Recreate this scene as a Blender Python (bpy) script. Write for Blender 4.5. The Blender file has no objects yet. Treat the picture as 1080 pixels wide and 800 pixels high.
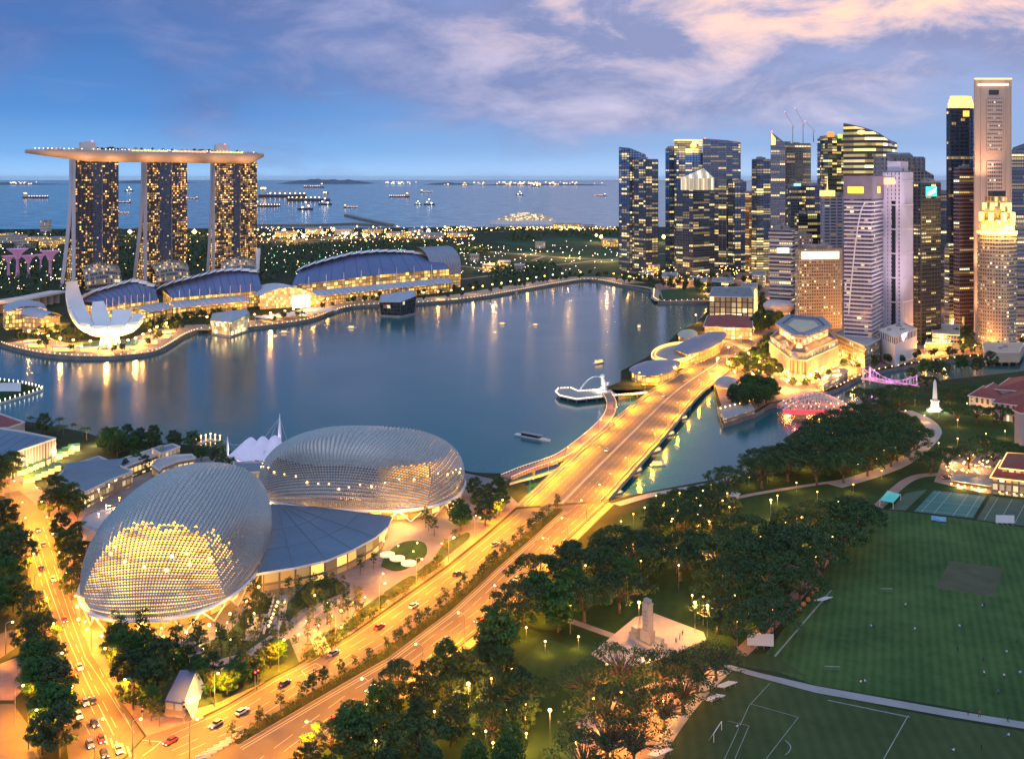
import bpy, bmesh, math, random
from mathutils import Vector, Matrix
S = bpy.context.scene
COL = S.collection
R = math.radians
# ---------------------------------------------------------------- camera
# eye 157 m above the bay, level, with a lens shift so that verticals stay vertical
HAZE = 0.8e-5
F, H, HY, CX, LZ = 1100.0, 157.0, 188.0, 540.0, 3.0
cam = bpy.data.cameras.new("camera"); co = bpy.data.objects.new("camera", cam); COL.objects.link(co)
co.location = (0, 0, H); co.rotation_euler = (R(90), 0, 0)
cam.sensor_width = 36; cam.lens = 36 * F / 1080; cam.shift_y = -(400 - HY) / 1080
cam.clip_start = 1; cam.clip_end = 200000
S.camera = co
# ---------------------------------------------------------------- world: dusk sky with cloud
W = bpy.data.worlds.new("World"); S.world = W; W.use_nodes = True
nt = W.node_tree; N = nt.nodes; L = nt.links; N.clear()
def nn(t, **k):
    n = N.new(t)
    for a, b in k.items(): setattr(n, a, b)
    return n
def mth(op, a, b=None, c=None, clamp=False):
    n = nn('ShaderNodeMath', operation=op); n.use_clamp = clamp
    for i, v in enumerate((a, b, c)):
        if v is None: continue
        if isinstance(v, (int, float)): n.inputs[i].default_value = v
        else: L.new(v, n.inputs[i])
    return n.outputs[0]
def ramp(fac, stops, interp='LINEAR'):
    n = nn('ShaderNodeValToRGB'); cr = n.color_ramp; cr.interpolation = interp
    while len(cr.elements) < len(stops): cr.elements.new(1)
    for e, (p, c) in zip(cr.elements, stops):
        e.position = p; e.color = (*c, 1) if len(c) == 3 else c
    L.new(fac, n.inputs[0]); return n.outputs[0]
def mixc(f, a, b, mode='MIX'):
    n = nn('ShaderNodeMix', data_type='RGBA', blend_type=mode)
    for i, v in ((0, f), (6, a), (7, b)):
        if isinstance(v, (int, float)): n.inputs[i].default_value = v
        elif isinstance(v, tuple): n.inputs[i].default_value = (*v, 1)
        else: L.new(v, n.inputs[i])
    return n.outputs[2]
SKY_STRENGTH = 1.15
tc = nn('ShaderNodeTexCoord'); sp = nn('ShaderNodeSeparateXYZ'); L.new(tc.outputs['Generated'], sp.inputs[0])
sx, sy, sz = sp.outputs
az = mth('MULTIPLY_ADD', mth('ARCTAN2', sx, sy), 1.05, 0.5, clamp=True)      # 0 = left edge, 1 = right edge of the view
e01 = mth('MULTIPLY', sz, 1.0, clamp=True)
left = ramp(e01, [(0, (.30, .52, .82)), (.022, (.15, .34, .64)), (.06, (.072, .215, .51)), (.12, (.055, .155, .40)), (.17, (.06, .14, .36)), (.3, (.04, .18, .36)), (.55, (.10, .26, .48)), (1, (.30, .44, .70))])
right = ramp(e01, [(0, (.38, .54, .80)), (.03, (.23, .35, .58)), (.09, (.24, .32, .55)), (.16, (.34, .36, .60)), (.3, (.07, .22, .40)), (.55, (.14, .28, .48)), (1, (.30, .44, .70))])
base = mixc(ramp(az, [(.12, (0, 0, 0)), (.8, (1, 1, 1))], 'EASE'), left, right)
def nz(scale, loc, det=8, dist=.5, rough=.55):
    mp = nn('ShaderNodeMapping'); L.new(tc.outputs['Generated'], mp.inputs[0]); mp.inputs['Scale'].default_value = scale; mp.inputs['Location'].default_value = loc; mp.inputs['Rotation'].default_value = (0, R(9), 0)
    c = nn('ShaderNodeTexNoise'); L.new(mp.outputs[0], c.inputs[0]); c.inputs['Scale'].default_value = 1; c.inputs['Detail'].default_value = det; c.inputs['Roughness'].default_value = rough; c.inputs['Distortion'].default_value = dist; return c.outputs[0]
n1, n2, n3 = nz((3.8, 3.8, 9.5), (3.1, .4, 2.3), 8, .3), nz((8, 8, 19), (7.3, 1.1, .5), 9, .35, .6), nz((9, 9, 60), (1.3, 4.1, 8.5), 5, .4)
up = ramp(e01, [(.035, (0, 0, 0)), (.075, (.55,) * 3), (.125, (1, 1, 1)), (.17, (1, 1, 1)), (.25, (.25,) * 3), (.4, (.1,) * 3)])
cover = mth('MULTIPLY', up, ramp(az, [(0, (.36,) * 3), (.3, (.62,) * 3), (.55, (1, 1, 1)), (1, (1, 1, 1))]))
cm = mth('ADD', mth('MULTIPLY_ADD', n1, 1.0, -.36), mth('ADD', mth('MULTIPLY', n2, .35), mth('MULTIPLY', cover, .34)))
cmask = ramp(cm, [(.30, (0, 0, 0)), (.60, (1, 1, 1))], 'EASE')
tone = ramp(n2, [(.42, (0, 0, 0)), (.68, (1, 1, 1))])
greyL = mixc(tone, (.06, .12, .32), (.13, .19, .42)); greyR = mixc(tone, (.20, .23, .40), (.50, .46, .60))
ccol = mixc(ramp(az, [(.1, (0, 0, 0)), (.62, (1, 1, 1))]), greyL, greyR)
warm = mth('MULTIPLY', mth('MULTIPLY', ramp(az, [(.40, (0, 0, 0)), (.80, (1, 1, 1))]), ramp(e01, [(.085, (0, 0, 0)), (.15, (1, 1, 1)), (.25, (.2,) * 3), (.5, (0, 0, 0))])), ramp(n2, [(.46, (0, 0, 0)), (.62, (1, 1, 1))]))
ccol = mixc(warm, ccol, (1.0, .60, .42))
streak = mth('MULTIPLY', ramp(n3, [(.55, (0, 0, 0)), (.70, (.25,) * 3)]), ramp(e01, [(.02, (0, 0, 0)), (.05, (1, 1, 1)), (.2, (0, 0, 0))]))
sky = mixc(streak, base, mixc(az, (.16, .24, .46), (.42, .44, .62)))
sky = mixc(mth('MULTIPLY', cmask, .93), sky, ccol)
# afterglow behind the camera (west) and the open sky overhead
back = mth('MULTIPLY', mth('MULTIPLY_ADD', sy, -1.6, .25, clamp=True), ramp(e01, [(0, (1, 1, 1)), (.8, (.25,) * 3)]))
sky = mixc(back, sky, (.58, .62, .86))
ns = nn('ShaderNodeTexSky', sky_type='NISHITA'); ns.sun_disc = False; ns.sun_elevation = R(1.5); ns.sun_rotation = R(215)
sky = mixc(.05, sky, mixc(1.0, ns.outputs[0], (.05, .05, .05), 'MULTIPLY'), 'ADD')
bg = nn('ShaderNodeBackground'); L.new(sky, bg.inputs[0]); bg.inputs[1].default_value = SKY_STRENGTH
wo = nn('ShaderNodeOutputWorld'); L.new(bg.outputs[0], wo.inputs[0])
W.cycles.sampling_method = 'MANUAL'; W.cycles.sample_map_resolution = 512
sl = bpy.data.lights.new("sun", 'SUN'); sl.energy = .18; sl.angle = R(25); sl.color = (1, .78, .72)
so = bpy.data.objects.new("sun", sl); COL.objects.link(so); so.location = (-300, -300, 600)
so.rotation_euler = Vector((.50, .72, -.42)).to_track_quat('-Z', 'Y').to_euler()      # low behind the camera's left shoulder
V = S.view_settings; V.view_transform = 'Standard'; V.look = 'None'; V.gamma = 1; V.use_curve_mapping = False; V.exposure = 0.28
C = S.cycles; C.use_denoising = True; C.max_bounces = 4; C.diffuse_bounces = 2; C.glossy_bounces = 3; C.transmission_bounces = 2
C.transparent_max_bounces = 6; C.sample_clamp_indirect = 3; C.caustics_reflective = False; C.caustics_refractive = False; C.blur_glossy = .5
C.volume_bounces = 0
# ---------------------------------------------------------------- pixel <-> place helpers
def G(px, py, z=LZ):
    Y = F * (H - z) / (py - HY); return Vector(((px - CX) * Y / F, Y, z))
def XA(px, Y): return (px - CX) * Y / F
def ZA(py, Y): return H - (py - HY) * Y / F
def GL(pts, z=LZ): return [G(x, y, z).xy for x, y in pts]
def inside(p, poly):
    r = False; n = len(poly); x, y = p[0], p[1]
    for i in range(n):
        a, b = poly[i], poly[i - 1]
        if (a[1] > y) != (b[1] > y) and x < (b[0] - a[0]) * (y - a[1]) / (b[1] - a[1]) + a[0]: r = not r
    return r
def scatter(poly, gap, seed, tries=3000):
    rng = random.Random(seed); xs = [p[0] for p in poly]; ys = [p[1] for p in poly]; out = []
    for _ in range(tries):
        p = Vector((rng.uniform(min(xs), max(xs)), rng.uniform(min(ys), max(ys))))
        if inside(p, poly) and all((p - q).length > gap for q in out): out.append(p)
    return out
def along(pts, step, off=0.0, start=0.0):
    out = []; pts = [Vector((p[0], p[1])) for p in pts]; acc = -start
    for a, b in zip(pts, pts[1:]):
        d = b - a; ln = d.length
        if ln < 1e-6: continue
        d /= ln; nrm = Vector((-d.y, d.x)); t = -acc
        while t < ln:
            if t >= 0: out.append((a + d * t + nrm * off, math.atan2(d.y, d.x)))
            t += step
        acc = ln - (t - step)
    return out
def smooth(pts, n=6):
    P = [Vector((p[0], p[1])) for p in pts]; P = [P[0] * 2 - P[1]] + P + [P[-1] * 2 - P[-2]]; out = []
    for i in range(1, len(P) - 2):
        for k in range(n):
            t = k / n; a, b, c, d = P[i - 1:i + 3]
            out.append(.5 * ((2 * b) + (c - a) * t + (2 * a - 5 * b + 4 * c - d) * t * t + (3 * b - a - 3 * c + d) * t ** 3))
    out.append(P[-2]); return out
# ---------------------------------------------------------------- mesh builder
ROOT = {}
class MB:
    def __init__(s): s.v = []; s.f = []; s.m = []; s.uv = []
    def face(s, pts, m=0, uv=None):
        i = len(s.v); s.v += [tuple(p) for p in pts]; s.f.append(tuple(range(i, i + len(pts)))); s.m.append(m)
        s.uv.append(uv or [(p[0], p[1]) for p in pts]); return s
    def prism(s, poly, z0, z1, m=0, mt=None, bottom=False, u0=0.0, top=True):
        n = len(poly); z1 = z1 if isinstance(z1, (list, tuple)) else [z1] * n; z0 = z0 if isinstance(z0, (list, tuple)) else [z0] * n; u = u0
        for i in range(n):
            j = (i + 1) % n; a, b = poly[i], poly[j]; ln = math.hypot(b[0] - a[0], b[1] - a[1])
            s.face([(a[0], a[1], z0[i]), (b[0], b[1], z0[j]), (b[0], b[1], z1[j]), (a[0], a[1], z1[i])], m, [(u, z0[i]), (u + ln, z0[j]), (u + ln, z1[j]), (u, z1[i])]); u += ln
        if top: s.face([(p[0], p[1], z) for p, z in zip(poly, z1)], m if mt is None else mt)
        if bottom: s.face([(p[0], p[1], z) for p, z in zip(poly, z0)][::-1], m if mt is None else mt)
        return s
    def box(s, c, size, rot=0.0, m=0, mt=None, bottom=True):
        x, y, z = c; a, b, h = size[0] / 2, size[1] / 2, size[2]; cs, sn = math.cos(rot), math.sin(rot)
        return s.prism([(x + u * cs - v * sn, y + u * sn + v * cs) for u, v in ((-a, -b), (a, -b), (a, b), (-a, b))], z, z + h, m, mt, bottom)
    def bar(s, a, b, w, h=None, m=0, up=Vector((0, 0, 1))):
        a, b = Vector(a), Vector(b); d = (b - a).normalized(); h = h or w
        x = d.cross(up); x = x.normalized() if x.length > 1e-4 else Vector((1, 0, 0)); y = x.cross(d); x *= w / 2; y *= h / 2
        A = [a - x - y, a + x - y, a + x + y, a - x + y]; B = [p + (b - a) for p in A]
        for i in range(4): s.face([A[i], A[(i + 1) % 4], B[(i + 1) % 4], B[i]], m)
        s.face(A[::-1], m); s.face(B, m); return s
    def tube(s, pts, r, n=8, m=0, cap=True):
        pts = [Vector(p) for p in pts]; r = r if isinstance(r, (list, tuple)) else [r] * len(pts); rings = []; up = Vector((0, 0, 1))
        for i, p in enumerate(pts):
            d = (pts[min(i + 1, len(pts) - 1)] - pts[max(i - 1, 0)]).normalized()
            x = d.cross(up); x = x.normalized() if x.length > .05 else Vector((1, 0, 0)); y = d.cross(x).normalized()
            rings.append([len(s.v) + k for k in range(n)])
            s.v += [tuple(p + (x * math.cos(6.28318 * k / n) + y * math.sin(6.28318 * k / n)) * r[i]) for k in range(n)]
        for a, b in zip(rings, rings[1:]):
            for k in range(n): s.f.append((a[k], b[k], b[(k + 1) % n], a[(k + 1) % n])); s.m.append(m); s.uv.append([(0, 0)] * 4)
        if cap:
            s.f.append(tuple(rings[0])); s.m.append(m); s.uv.append([(0, 0)] * n); s.f.append(tuple(rings[-1][::-1])); s.m.append(m); s.uv.append([(0, 0)] * n)
        return s
    def grid(s, fn, nu, nv, m=0, cu=False, su=1.0, sv=1.0):
        base = len(s.v); nuu = nu if cu else nu + 1
        for j in range(nv + 1):
            for i in range(nuu): s.v.append(tuple(fn(i / nu, j / nv)))
        for j in range(nv):
            for i in range(nu):
                a = base + j * nuu + i; b = base + j * nuu + (i + 1) % nuu; s.f.append((a, b, b + nuu, a + nuu)); s.m.append(m)
                s.uv.append([(i / nu * su, j / nv * sv), ((i + 1) / nu * su, j / nv * sv), ((i + 1) / nu * su, (j + 1) / nv * sv), (i / nu * su, (j + 1) / nv * sv)])
        return s
    def lathe(s, prof, x, y, n=16, m=0):
        return s.grid(lambda u, v: (lambda q: (x + q[0] * math.cos(u * 2 * math.pi), y + q[0] * math.sin(u * 2 * math.pi), q[1]))(prof[round(v * (len(prof) - 1))]), n, len(prof) - 1, m, True, n, len(prof) - 1)
    def ball(s, c, r, n=8, m=0, sz=1.0):
        k = n // 2; return s.lathe([(max(r * math.sin(math.pi * i / k), .001), c[2] - r * sz * math.cos(math.pi * i / k)) for i in range(k + 1)], c[0], c[1], n, m)
    def cone_pts(s, poly, z0, apex, m=0):
        n = len(poly)
        for i in range(n): s.face([(*poly[i][:2], z0), (*poly[(i + 1) % n][:2], z0), apex], m)
        return s
    def build(s, name, mats, parent=None, smooth=False):
        mats = mats if isinstance(mats, (list, tuple)) else [mats]
        off = ROOT.get(parent.name, Vector((0, 0, 0))) if parent else Vector((0, 0, 0))
        me = bpy.data.meshes.new(name); me.from_pydata([(p[0] - off[0], p[1] - off[1], p[2] - off[2]) for p in s.v], [], s.f)
        uvl = me.uv_layers.new(name="UVMap"); flat = [c for f in s.uv for p in f for c in p]
        if len(flat) == 2 * len(uvl.data): uvl.data.foreach_set('uv', flat)
        for m in mats: me.materials.append(m)
        me.polygons.foreach_set('material_index', [min(i, len(mats) - 1) for i in s.m])
        if smooth: me.polygons.foreach_set('use_smooth', [True] * len(s.f))
        me.update(); o = bpy.data.objects.new(name, me); COL.objects.link(o)
        if parent: o.parent = parent; ROOT[o.name] = off
        return o
EACH = set('hall_light pier roof_mast column column_light leg deck_lamp rooftop_unit warning_light post lamp terrace_lamp roof_lamp deck_pavilion deck_light deck_crane strut crown_buttress stair_light pile edge_lamp festoon_lamp canopy_rib roof_seam lit_terrace_x skylight_fin uplight'.split())
def _piece(fn):
    def g(s, *a, **k):
        top = not getattr(s, '_in', False)
        if top: s._in = True; s.__dict__.setdefault('cuts', []).append((len(s.v), len(s.f)))
        try: return fn(s, *a, **k)
        finally:
            if top: s._in = False
    return g
for _n in ('prism', 'box', 'bar', 'tube', 'grid', 'lathe', 'ball'): setattr(MB, _n, _piece(getattr(MB, _n)))
_build = MB.build
def build_parts(s, name, mats, parent=None, smooth=False):
    cuts = getattr(s, 'cuts', [])
    if name not in EACH or len(cuts) < 2 or cuts[0][1] or len(cuts) > 100 or name == 'roof_seam' and len(cuts) > 60: return _build(s, name, mats, parent, smooth)
    out = None
    for (v0, f0), (v1, f1) in zip(cuts, cuts[1:] + [(len(s.v), len(s.f))]):
        q = MB(); q.v = s.v[v0:v1]; q.f = [tuple(i - v0 for i in f) for f in s.f[f0:f1]]; q.m = s.m[f0:f1]; q.uv = s.uv[f0:f1]; o = _build(q, name, mats, parent, smooth); out = out or o
    return out
MB.build = build_parts
def tag(o, label=None, cat=None, group=None, kind=None):
    if label: o['label'] = label
    if cat: o['category'] = cat
    if group: o['group'] = group
    if kind: o['kind'] = kind
    return o
def thing(name, label, cat, loc=(0, 0, 0), group=None):
    o = bpy.data.objects.new(name, None); COL.objects.link(o); o.location = loc; o.empty_display_size = .5
    ROOT[o.name] = Vector(loc) if len(loc) == 3 else Vector((loc[0], loc[1], 0)); return tag(o, label, cat, group)
def struct(name, mb, mats, smooth=False): return tag(mb.build(name, mats, None, smooth), kind='structure')
KIDS = {}
def kids(o):
    if o.name not in KIDS: KIDS[o.name] = list(o.children)
    return KIDS[o.name]
def copy_tree(o, loc=None, rz=None, sc=None, label=None, group=None, parent=None):
    c = o.copy(); COL.objects.link(c)
    if parent: c.parent = parent
    if loc is not None: c.location = loc
    if rz is not None: c.rotation_euler = (0, 0, rz)
    if sc is not None: c.scale = (sc,) * 3 if isinstance(sc, (int, float)) else sc
    if label: c['label'] = label
    if group: c['group'] = group
    for ch in kids(o): copy_tree(ch, parent=c)
    return c
class Stamp:
    """first use moves the prototype itself, later uses copy it"""
    def __init__(s, root): s.o = root; s.used = False; kids(root); [kids(k) for k in kids(root)]
    def put(s, loc, rz=0.0, sc=1.0, label=None, group=None):
        if not s.used:
            s.used = True; o = s.o; o.location = loc; o.rotation_euler = (0, 0, rz); o.scale = (sc,) * 3 if isinstance(sc, (int, float)) else sc
            if label: o['label'] = label
            if group: o['group'] = group
            return o
        return copy_tree(s.o, loc, rz, sc, label, group)
# ---------------------------------------------------------------- materials
def newmat(name):
    global nt, N, L
    m = bpy.data.materials.new(name); m.use_nodes = True; nt = m.node_tree; N = nt.nodes; L = nt.links
    return m, N['Principled BSDF']
def mat(name, col, rough=.6, metal=0.0, em=None, es=0.0, var=.18, vs=.15, bump=0.0, bs=2.0, spec=.5, coat=0.0, sample=False):
    m, b = newmat(name); t = nn('ShaderNodeTexCoord')
    b.inputs['Roughness'].default_value = rough; b.inputs['Metallic'].default_value = metal; b.inputs['Specular IOR Level'].default_value = spec; b.inputs['Coat Weight'].default_value = coat
    if var:
        n = nn('ShaderNodeTexNoise'); L.new(t.outputs['Object'], n.inputs[0]); n.inputs['Scale'].default_value = vs; n.inputs['Detail'].default_value = 6; n.inputs['Roughness'].default_value = .65
        L.new(mixc(ramp(n.outputs[0], [(.3, (0, 0, 0)), (.7, (1, 1, 1))]), tuple(c * (1 - var) for c in col), tuple(min(1, c * (1 + var)) for c in col)), b.inputs['Base Color'])
    else: b.inputs['Base Color'].default_value = (*col, 1)
    if bump:
        n = nn('ShaderNodeTexNoise'); L.new(t.outputs['Object'], n.inputs[0]); n.inputs['Scale'].default_value = bs; n.inputs['Detail'].default_value = 4
        bn = nn('ShaderNodeBump'); bn.inputs['Strength'].default_value = bump; L.new(n.outputs[0], bn.inputs['Height']); L.new(bn.outputs[0], b.inputs['Normal'])
    if em: b.inputs['Emission Color'].default_value = (*em, 1); b.inputs['Emission Strength'].default_value = es
    m.cycles.emission_sampling = 'AUTO' if sample else 'NONE'
    return m
def facade(name, wall, glass, bay=1.6, flr=3.6, fx=.25, fy=.35, lit=.3, lc=(1, .62, .2), lc2=(1, .82, .45), es=1.6, row=.05, seed=1.0, metal=.55, wem=None, wes=0.0, cl=.12, run=1.0):
    """window grid in metres: u runs round the walls, v is the height; some rooms have their lights on"""
    m, b = newmat(name); uv = nn('ShaderNodeUVMap'); s_ = nn('ShaderNodeSeparateXYZ'); L.new(uv.outputs[0], s_.inputs[0])
    u = mth('DIVIDE', s_.outputs[0], bay); v = mth('DIVIDE', s_.outputs[1], flr)
    iu, iv, fu, fv = mth('FLOOR', u), mth('FLOOR', v), mth('FRACT', u), mth('FRACT', v)
    mx = mth('MULTIPLY', mth('GREATER_THAN', fu, fx / 2), mth('LESS_THAN', fu, 1 - fx / 2)); mask = mth('MULTIPLY', mx, mth('GREATER_THAN', fv, fy))
    iu2 = mth('FLOOR', mth('DIVIDE', iu, run)) if run != 1 else iu
    cv = nn('ShaderNodeCombineXYZ'); L.new(iu2, cv.inputs[0]); L.new(iv, cv.inputs[1]); cv.inputs[2].default_value = seed
    wn = nn('ShaderNodeTexWhiteNoise'); L.new(cv.outputs[0], wn.inputs[0])
    rv = nn('ShaderNodeCombineXYZ'); L.new(iv, rv.inputs[1]); rv.inputs[2].default_value = seed + 9
    rn = nn('ShaderNodeTexWhiteNoise'); L.new(rv.outputs[0], rn.inputs[0])
    cs = nn('ShaderNodeTexNoise'); vm = nn('ShaderNodeVectorMath', operation='MULTIPLY'); L.new(cv.outputs[0], vm.inputs[0]); vm.inputs[1].default_value = (cl * .8, cl * 1.6, 1); L.new(vm.outputs[0], cs.inputs[0]); cs.inputs['Detail'].default_value = 1; cs.inputs['Scale'].default_value = 1
    prob = mth('MULTIPLY', ramp(cs.outputs[0], [(.3, (.12,) * 3), (.68, (1, 1, 1))]), lit * 1.7)
    on = mth('MAXIMUM', mth('LESS_THAN', wn.outputs[0], prob), mth('MULTIPLY', mth('LESS_THAN', rn.outputs[0], row), mth('LESS_THAN', wn.outputs[0], .8)))
    sepc = nn('ShaderNodeSeparateColor'); L.new(wn.outputs[1], sepc.inputs[0])
    amt = mth('MULTIPLY_ADD', mth('POWER', sepc.outputs[1], 3.5), es * 2.2, es * .22)
    e = mth('MULTIPLY', mth('MULTIPLY', mask, on), amt)
    tcn = nn('ShaderNodeTexCoord'); wn2 = nn('ShaderNodeTexNoise'); L.new(tcn.outputs['Object'], wn2.inputs[0]); wn2.inputs['Scale'].default_value = .06; wn2.inputs['Detail'].default_value = 5
    wallv = mixc(wn2.outputs[0], tuple(c * .75 for c in wall), tuple(min(1, c * 1.2) for c in wall))
    glv = mixc(sepc.outputs[0], tuple(c * .6 for c in glass), tuple(c * 1.35 for c in glass))
    L.new(mixc(mask, wallv, glv), b.inputs['Base Color'])
    L.new(mth('MULTIPLY_ADD', mask, -.52, .65), b.inputs['Roughness']); L.new(mth('MULTIPLY', mask, metal), b.inputs['Metallic'])
    ec = mixc(sepc.outputs[2], lc, lc2)
    L.new(ec, b.inputs['Emission Color']); L.new(e, b.inputs['Emission Strength'])
    m.cycles.emission_sampling = 'NONE'
    return m
M = {}
WARM = (1, .50, .12); GOLD = (1, .66, .22)
M['asphalt'] = mat('asphalt', (.10, .085, .07), .75, var=.25, vs=.06, bump=.15, bs=3, sample=False)
M['deck_asphalt'] = mat('deck_asphalt', (.12, .10, .08), .72, var=.2, vs=.05)
M['paint'] = mat('road_paint', (.38, .37, .34), .6, var=.1, vs=1)
M['paving'] = mat('paving', (.23, .19, .18), .7, var=.28, vs=.10)
M['red_paving'] = mat('red_paving', (.26, .17, .14), .75, var=.2, vs=.2)
M['stone'] = mat('stone', (.36, .32, .28), .75, var=.14, vs=.3)
M['field_paint'] = mat('field_paint', (.30, .33, .30), .8, var=.3, vs=.5)
M['kerb'] = mat('kerb', (.34, .33, .31), .8, var=.2)
M['quay'] = mat('quay', (.20, .18, .16), .85, var=.3, vs=.1)
M['lawn'] = mat('lawn', (.024, .055, .016), .95, var=.35, vs=.05, spec=.1)
M['soil'] = mat('soil', (.035, .045, .022), .95, var=.4, vs=.04, spec=.1)
M['white'] = mat('white_paint', (.78, .78, .78), .45, var=.06, vs=.1)
M['offwhite'] = mat('off_white', (.62, .60, .57), .55, var=.1, vs=.1)
M['cream'] = mat('cream_wall', (.55, .46, .33), .7, var=.12, vs=.1)
M['concrete'] = mat('concrete', (.32, .31, .30), .8, var=.15, vs=.1)
M['darkmetal'] = mat('dark_metal', (.06, .065, .07), .4, .6, var=.1)
M['steel'] = mat('steel', (.45, .46, .48), .3, .85, var=.08)
M['roofgrey'] = mat('roof_grey', (.20, .22, .25), .5, .2, var=.15, vs=.08)
M['roofblue'] = mat('roof_blue', (.12, .16, .31), .45, .25, var=.12, vs=.05)
M['redtile'] = mat('red_tile', (.26, .05, .035), .7, var=.25, vs=.4)
M['darkglass'] = mat('dark_glass', (.03, .045, .06), .12, .4, var=.2, vs=.3)
M['black'] = mat('black', (.015, .015, .016), .5, var=0)
M['bark'] = mat('bark', (.13, .095, .065), .9, var=.3, vs=1)
M['glasslit'] = mat('lit_skylight', (.5, .5, .45), .3, em=(1, .72, .35), es=.45, var=0)
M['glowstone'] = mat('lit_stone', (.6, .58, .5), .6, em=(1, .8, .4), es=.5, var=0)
M['redtile2'] = mat('brown_tile', (.17, .10, .09), .7, var=.2, vs=.4)
M['roofblue2'] = mat('pale_blue_roof', (.22, .25, .33), .5, .1, var=.1)
M['glowsoft'] = mat('lit_railing', (.6, .5, .4), .5, em=(1, .55, .25), es=.8, var=0)
M['pinktrunk'] = mat('pink_trunk', (.4, .25, .35), .6, em=(.8, .3, .6), es=.12, var=0)
M['roofgrey2'] = mat('barrel_grey', (.26, .29, .36), .4, .3, var=.08)
M['navy'] = mat('navy', (.03, .04, .08), .5, var=.1)
M['glowwarm'] = mat('glow_warm', (.8, .6, .3), .5, em=(1, .48, .09), es=2.0, var=0)
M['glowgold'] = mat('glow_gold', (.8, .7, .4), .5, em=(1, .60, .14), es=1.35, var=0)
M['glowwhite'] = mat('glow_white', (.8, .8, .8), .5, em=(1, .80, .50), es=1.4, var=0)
M['lampglobe'] = mat('lamp_globe', (.9, .8, .6), .4, em=(1, .50, .12), es=8, var=0)
M['lampwhite'] = mat('lamp_white', (.9, .9, .8), .4, em=(1, .84, .55), es=7, var=0)
M['lampsoft'] = mat('lamp_soft', (.9, .8, .6), .4, em=(1, .58, .2), es=2.6, var=0)
M['redlight'] = mat('red_light', (.6, .1, .1), .4, em=(1, .08, .05), es=5, var=0)
M['greenlight'] = mat('green_light', (.1, .6, .3), .4, em=(.15, 1, .45), es=3, var=0)
M['pinkglow'] = mat('pink_glow', (.6, .3, .5), .5, em=(.80, .42, .74), es=.16, var=0)
def leafmat(name, c0, c1, c2):
    m, b = newmat(name); g = nn('ShaderNodeNewGeometry'); t = nn('ShaderNodeTexCoord'); oi = nn('ShaderNodeObjectInfo')
    n = nn('ShaderNodeTexNoise'); L.new(t.outputs['Object'], n.inputs[0]); n.inputs['Scale'].default_value = .35; n.inputs['Detail'].default_value = 2
    f = mth('ADD', mth('MULTIPLY', n.outputs[0], .55), mth('ADD', mth('MULTIPLY', g.outputs['Random Per Island'], .3), mth('MULTIPLY', oi.outputs['Random'], .22)))
    L.new(ramp(f, [(.22, c0), (.52, c1), (.85, c2)]), b.inputs['Base Color']); b.inputs['Roughness'].default_value = .75; b.inputs['Specular IOR Level'].default_value = .2
    return m
M['leaf'] = leafmat('leaf', (.022, .048, .016), (.046, .09, .026), (.085, .14, .042))
M['leafdark'] = leafmat('leaf_dark', (.020, .042, .018), (.042, .078, .028), (.075, .12, .045))
M['leafyellow'] = leafmat('leaf_yellow', (.07, .09, .02), (.12, .13, .03), (.18, .17, .04))
M['leafgreen'] = leafmat('leaf_green', (.025, .07, .018), (.04, .115, .025), (.07, .16, .04))
M['palm'] = leafmat('palm_leaf', (.03, .05, .015), (.05, .085, .025), (.08, .11, .04))
# ---------------------------------------------------------------- lights
LD = {}
def lamp_data(key, kind, power, col, size=.4, angle=150, blend=.6):
    if key not in LD:
        d = bpy.data.lights.new(key, kind); d.energy = power; d.color = col; d.shadow_soft_size = size
        if kind == 'SPOT': d.spot_size = R(angle); d.spot_blend = blend
        d.cycles.max_bounces = 2; LD[key] = d
    return LD[key]
def light(name, data, loc, parent=None, rot=None):
    o = bpy.data.objects.new(name, data); COL.objects.link(o)
    off = ROOT.get(parent.name, Vector((0, 0, 0))) if parent else Vector((0, 0, 0))
    o.location = Vector(loc) - off
    if rot: o.rotation_euler = rot
    if parent: o.parent = parent
    return o
# ================================================================ SETTING
m, b = newmat('sea_water'); t_ = nn('ShaderNodeTexCoord')
b.inputs['Base Color'].default_value = (.018, .108, .120, 1); b.inputs['IOR'].default_value = 1.333; b.inputs['Specular IOR Level'].default_value = .62
w1 = nn('ShaderNodeTexNoise'); w1.inputs['Scale'].default_value = .012; w1.inputs['Detail'].default_value = 5; L.new(t_.outputs['Object'], w1.inputs[0])
L.new(ramp(w1.outputs[0], [(.35, (.12,) * 3), (.65, (.19,) * 3)]), b.inputs['Roughness'])
mpw = nn('ShaderNodeMapping'); L.new(t_.outputs['Object'], mpw.inputs[0]); mpw.inputs['Scale'].default_value = (.35, .6, 1)
w2 = nn('ShaderNodeTexNoise'); w2.inputs['Scale'].default_value = 1; w2.inputs['Detail'].default_value = 3; L.new(mpw.outputs[0], w2.inputs[0])
bp = nn('ShaderNodeBump'); bp.inputs['Strength'].default_value = .10; bp.inputs['Distance'].default_value = .5; L.new(w2.outputs[0], bp.inputs['Height']); L.new(bp.outputs[0], b.inputs['Normal'])
M['water'] = m
mb = MB()
for k in range(48):
    a, c = 2 * math.pi * k / 48, 2 * math.pi * (k + 1) / 48
    mb.face([(0, 1000, 0), (95000 * math.cos(a), 95000 * math.sin(a), 0), (95000 * math.cos(c), 95000 * math.sin(c), 0)])
struct('water', mb, M['water'])
def ccw(p):
    a = sum(p[i - 1][0] * p[i][1] - p[i][0] * p[i - 1][1] for i in range(len(p))); return list(p) if a > 0 else list(p)[::-1]
def slab(name, pts, z0, z1, mats, m=0, mt=1): return struct(name, MB().prism(ccw(pts), z0, z1, m, mt), mats)
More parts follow.
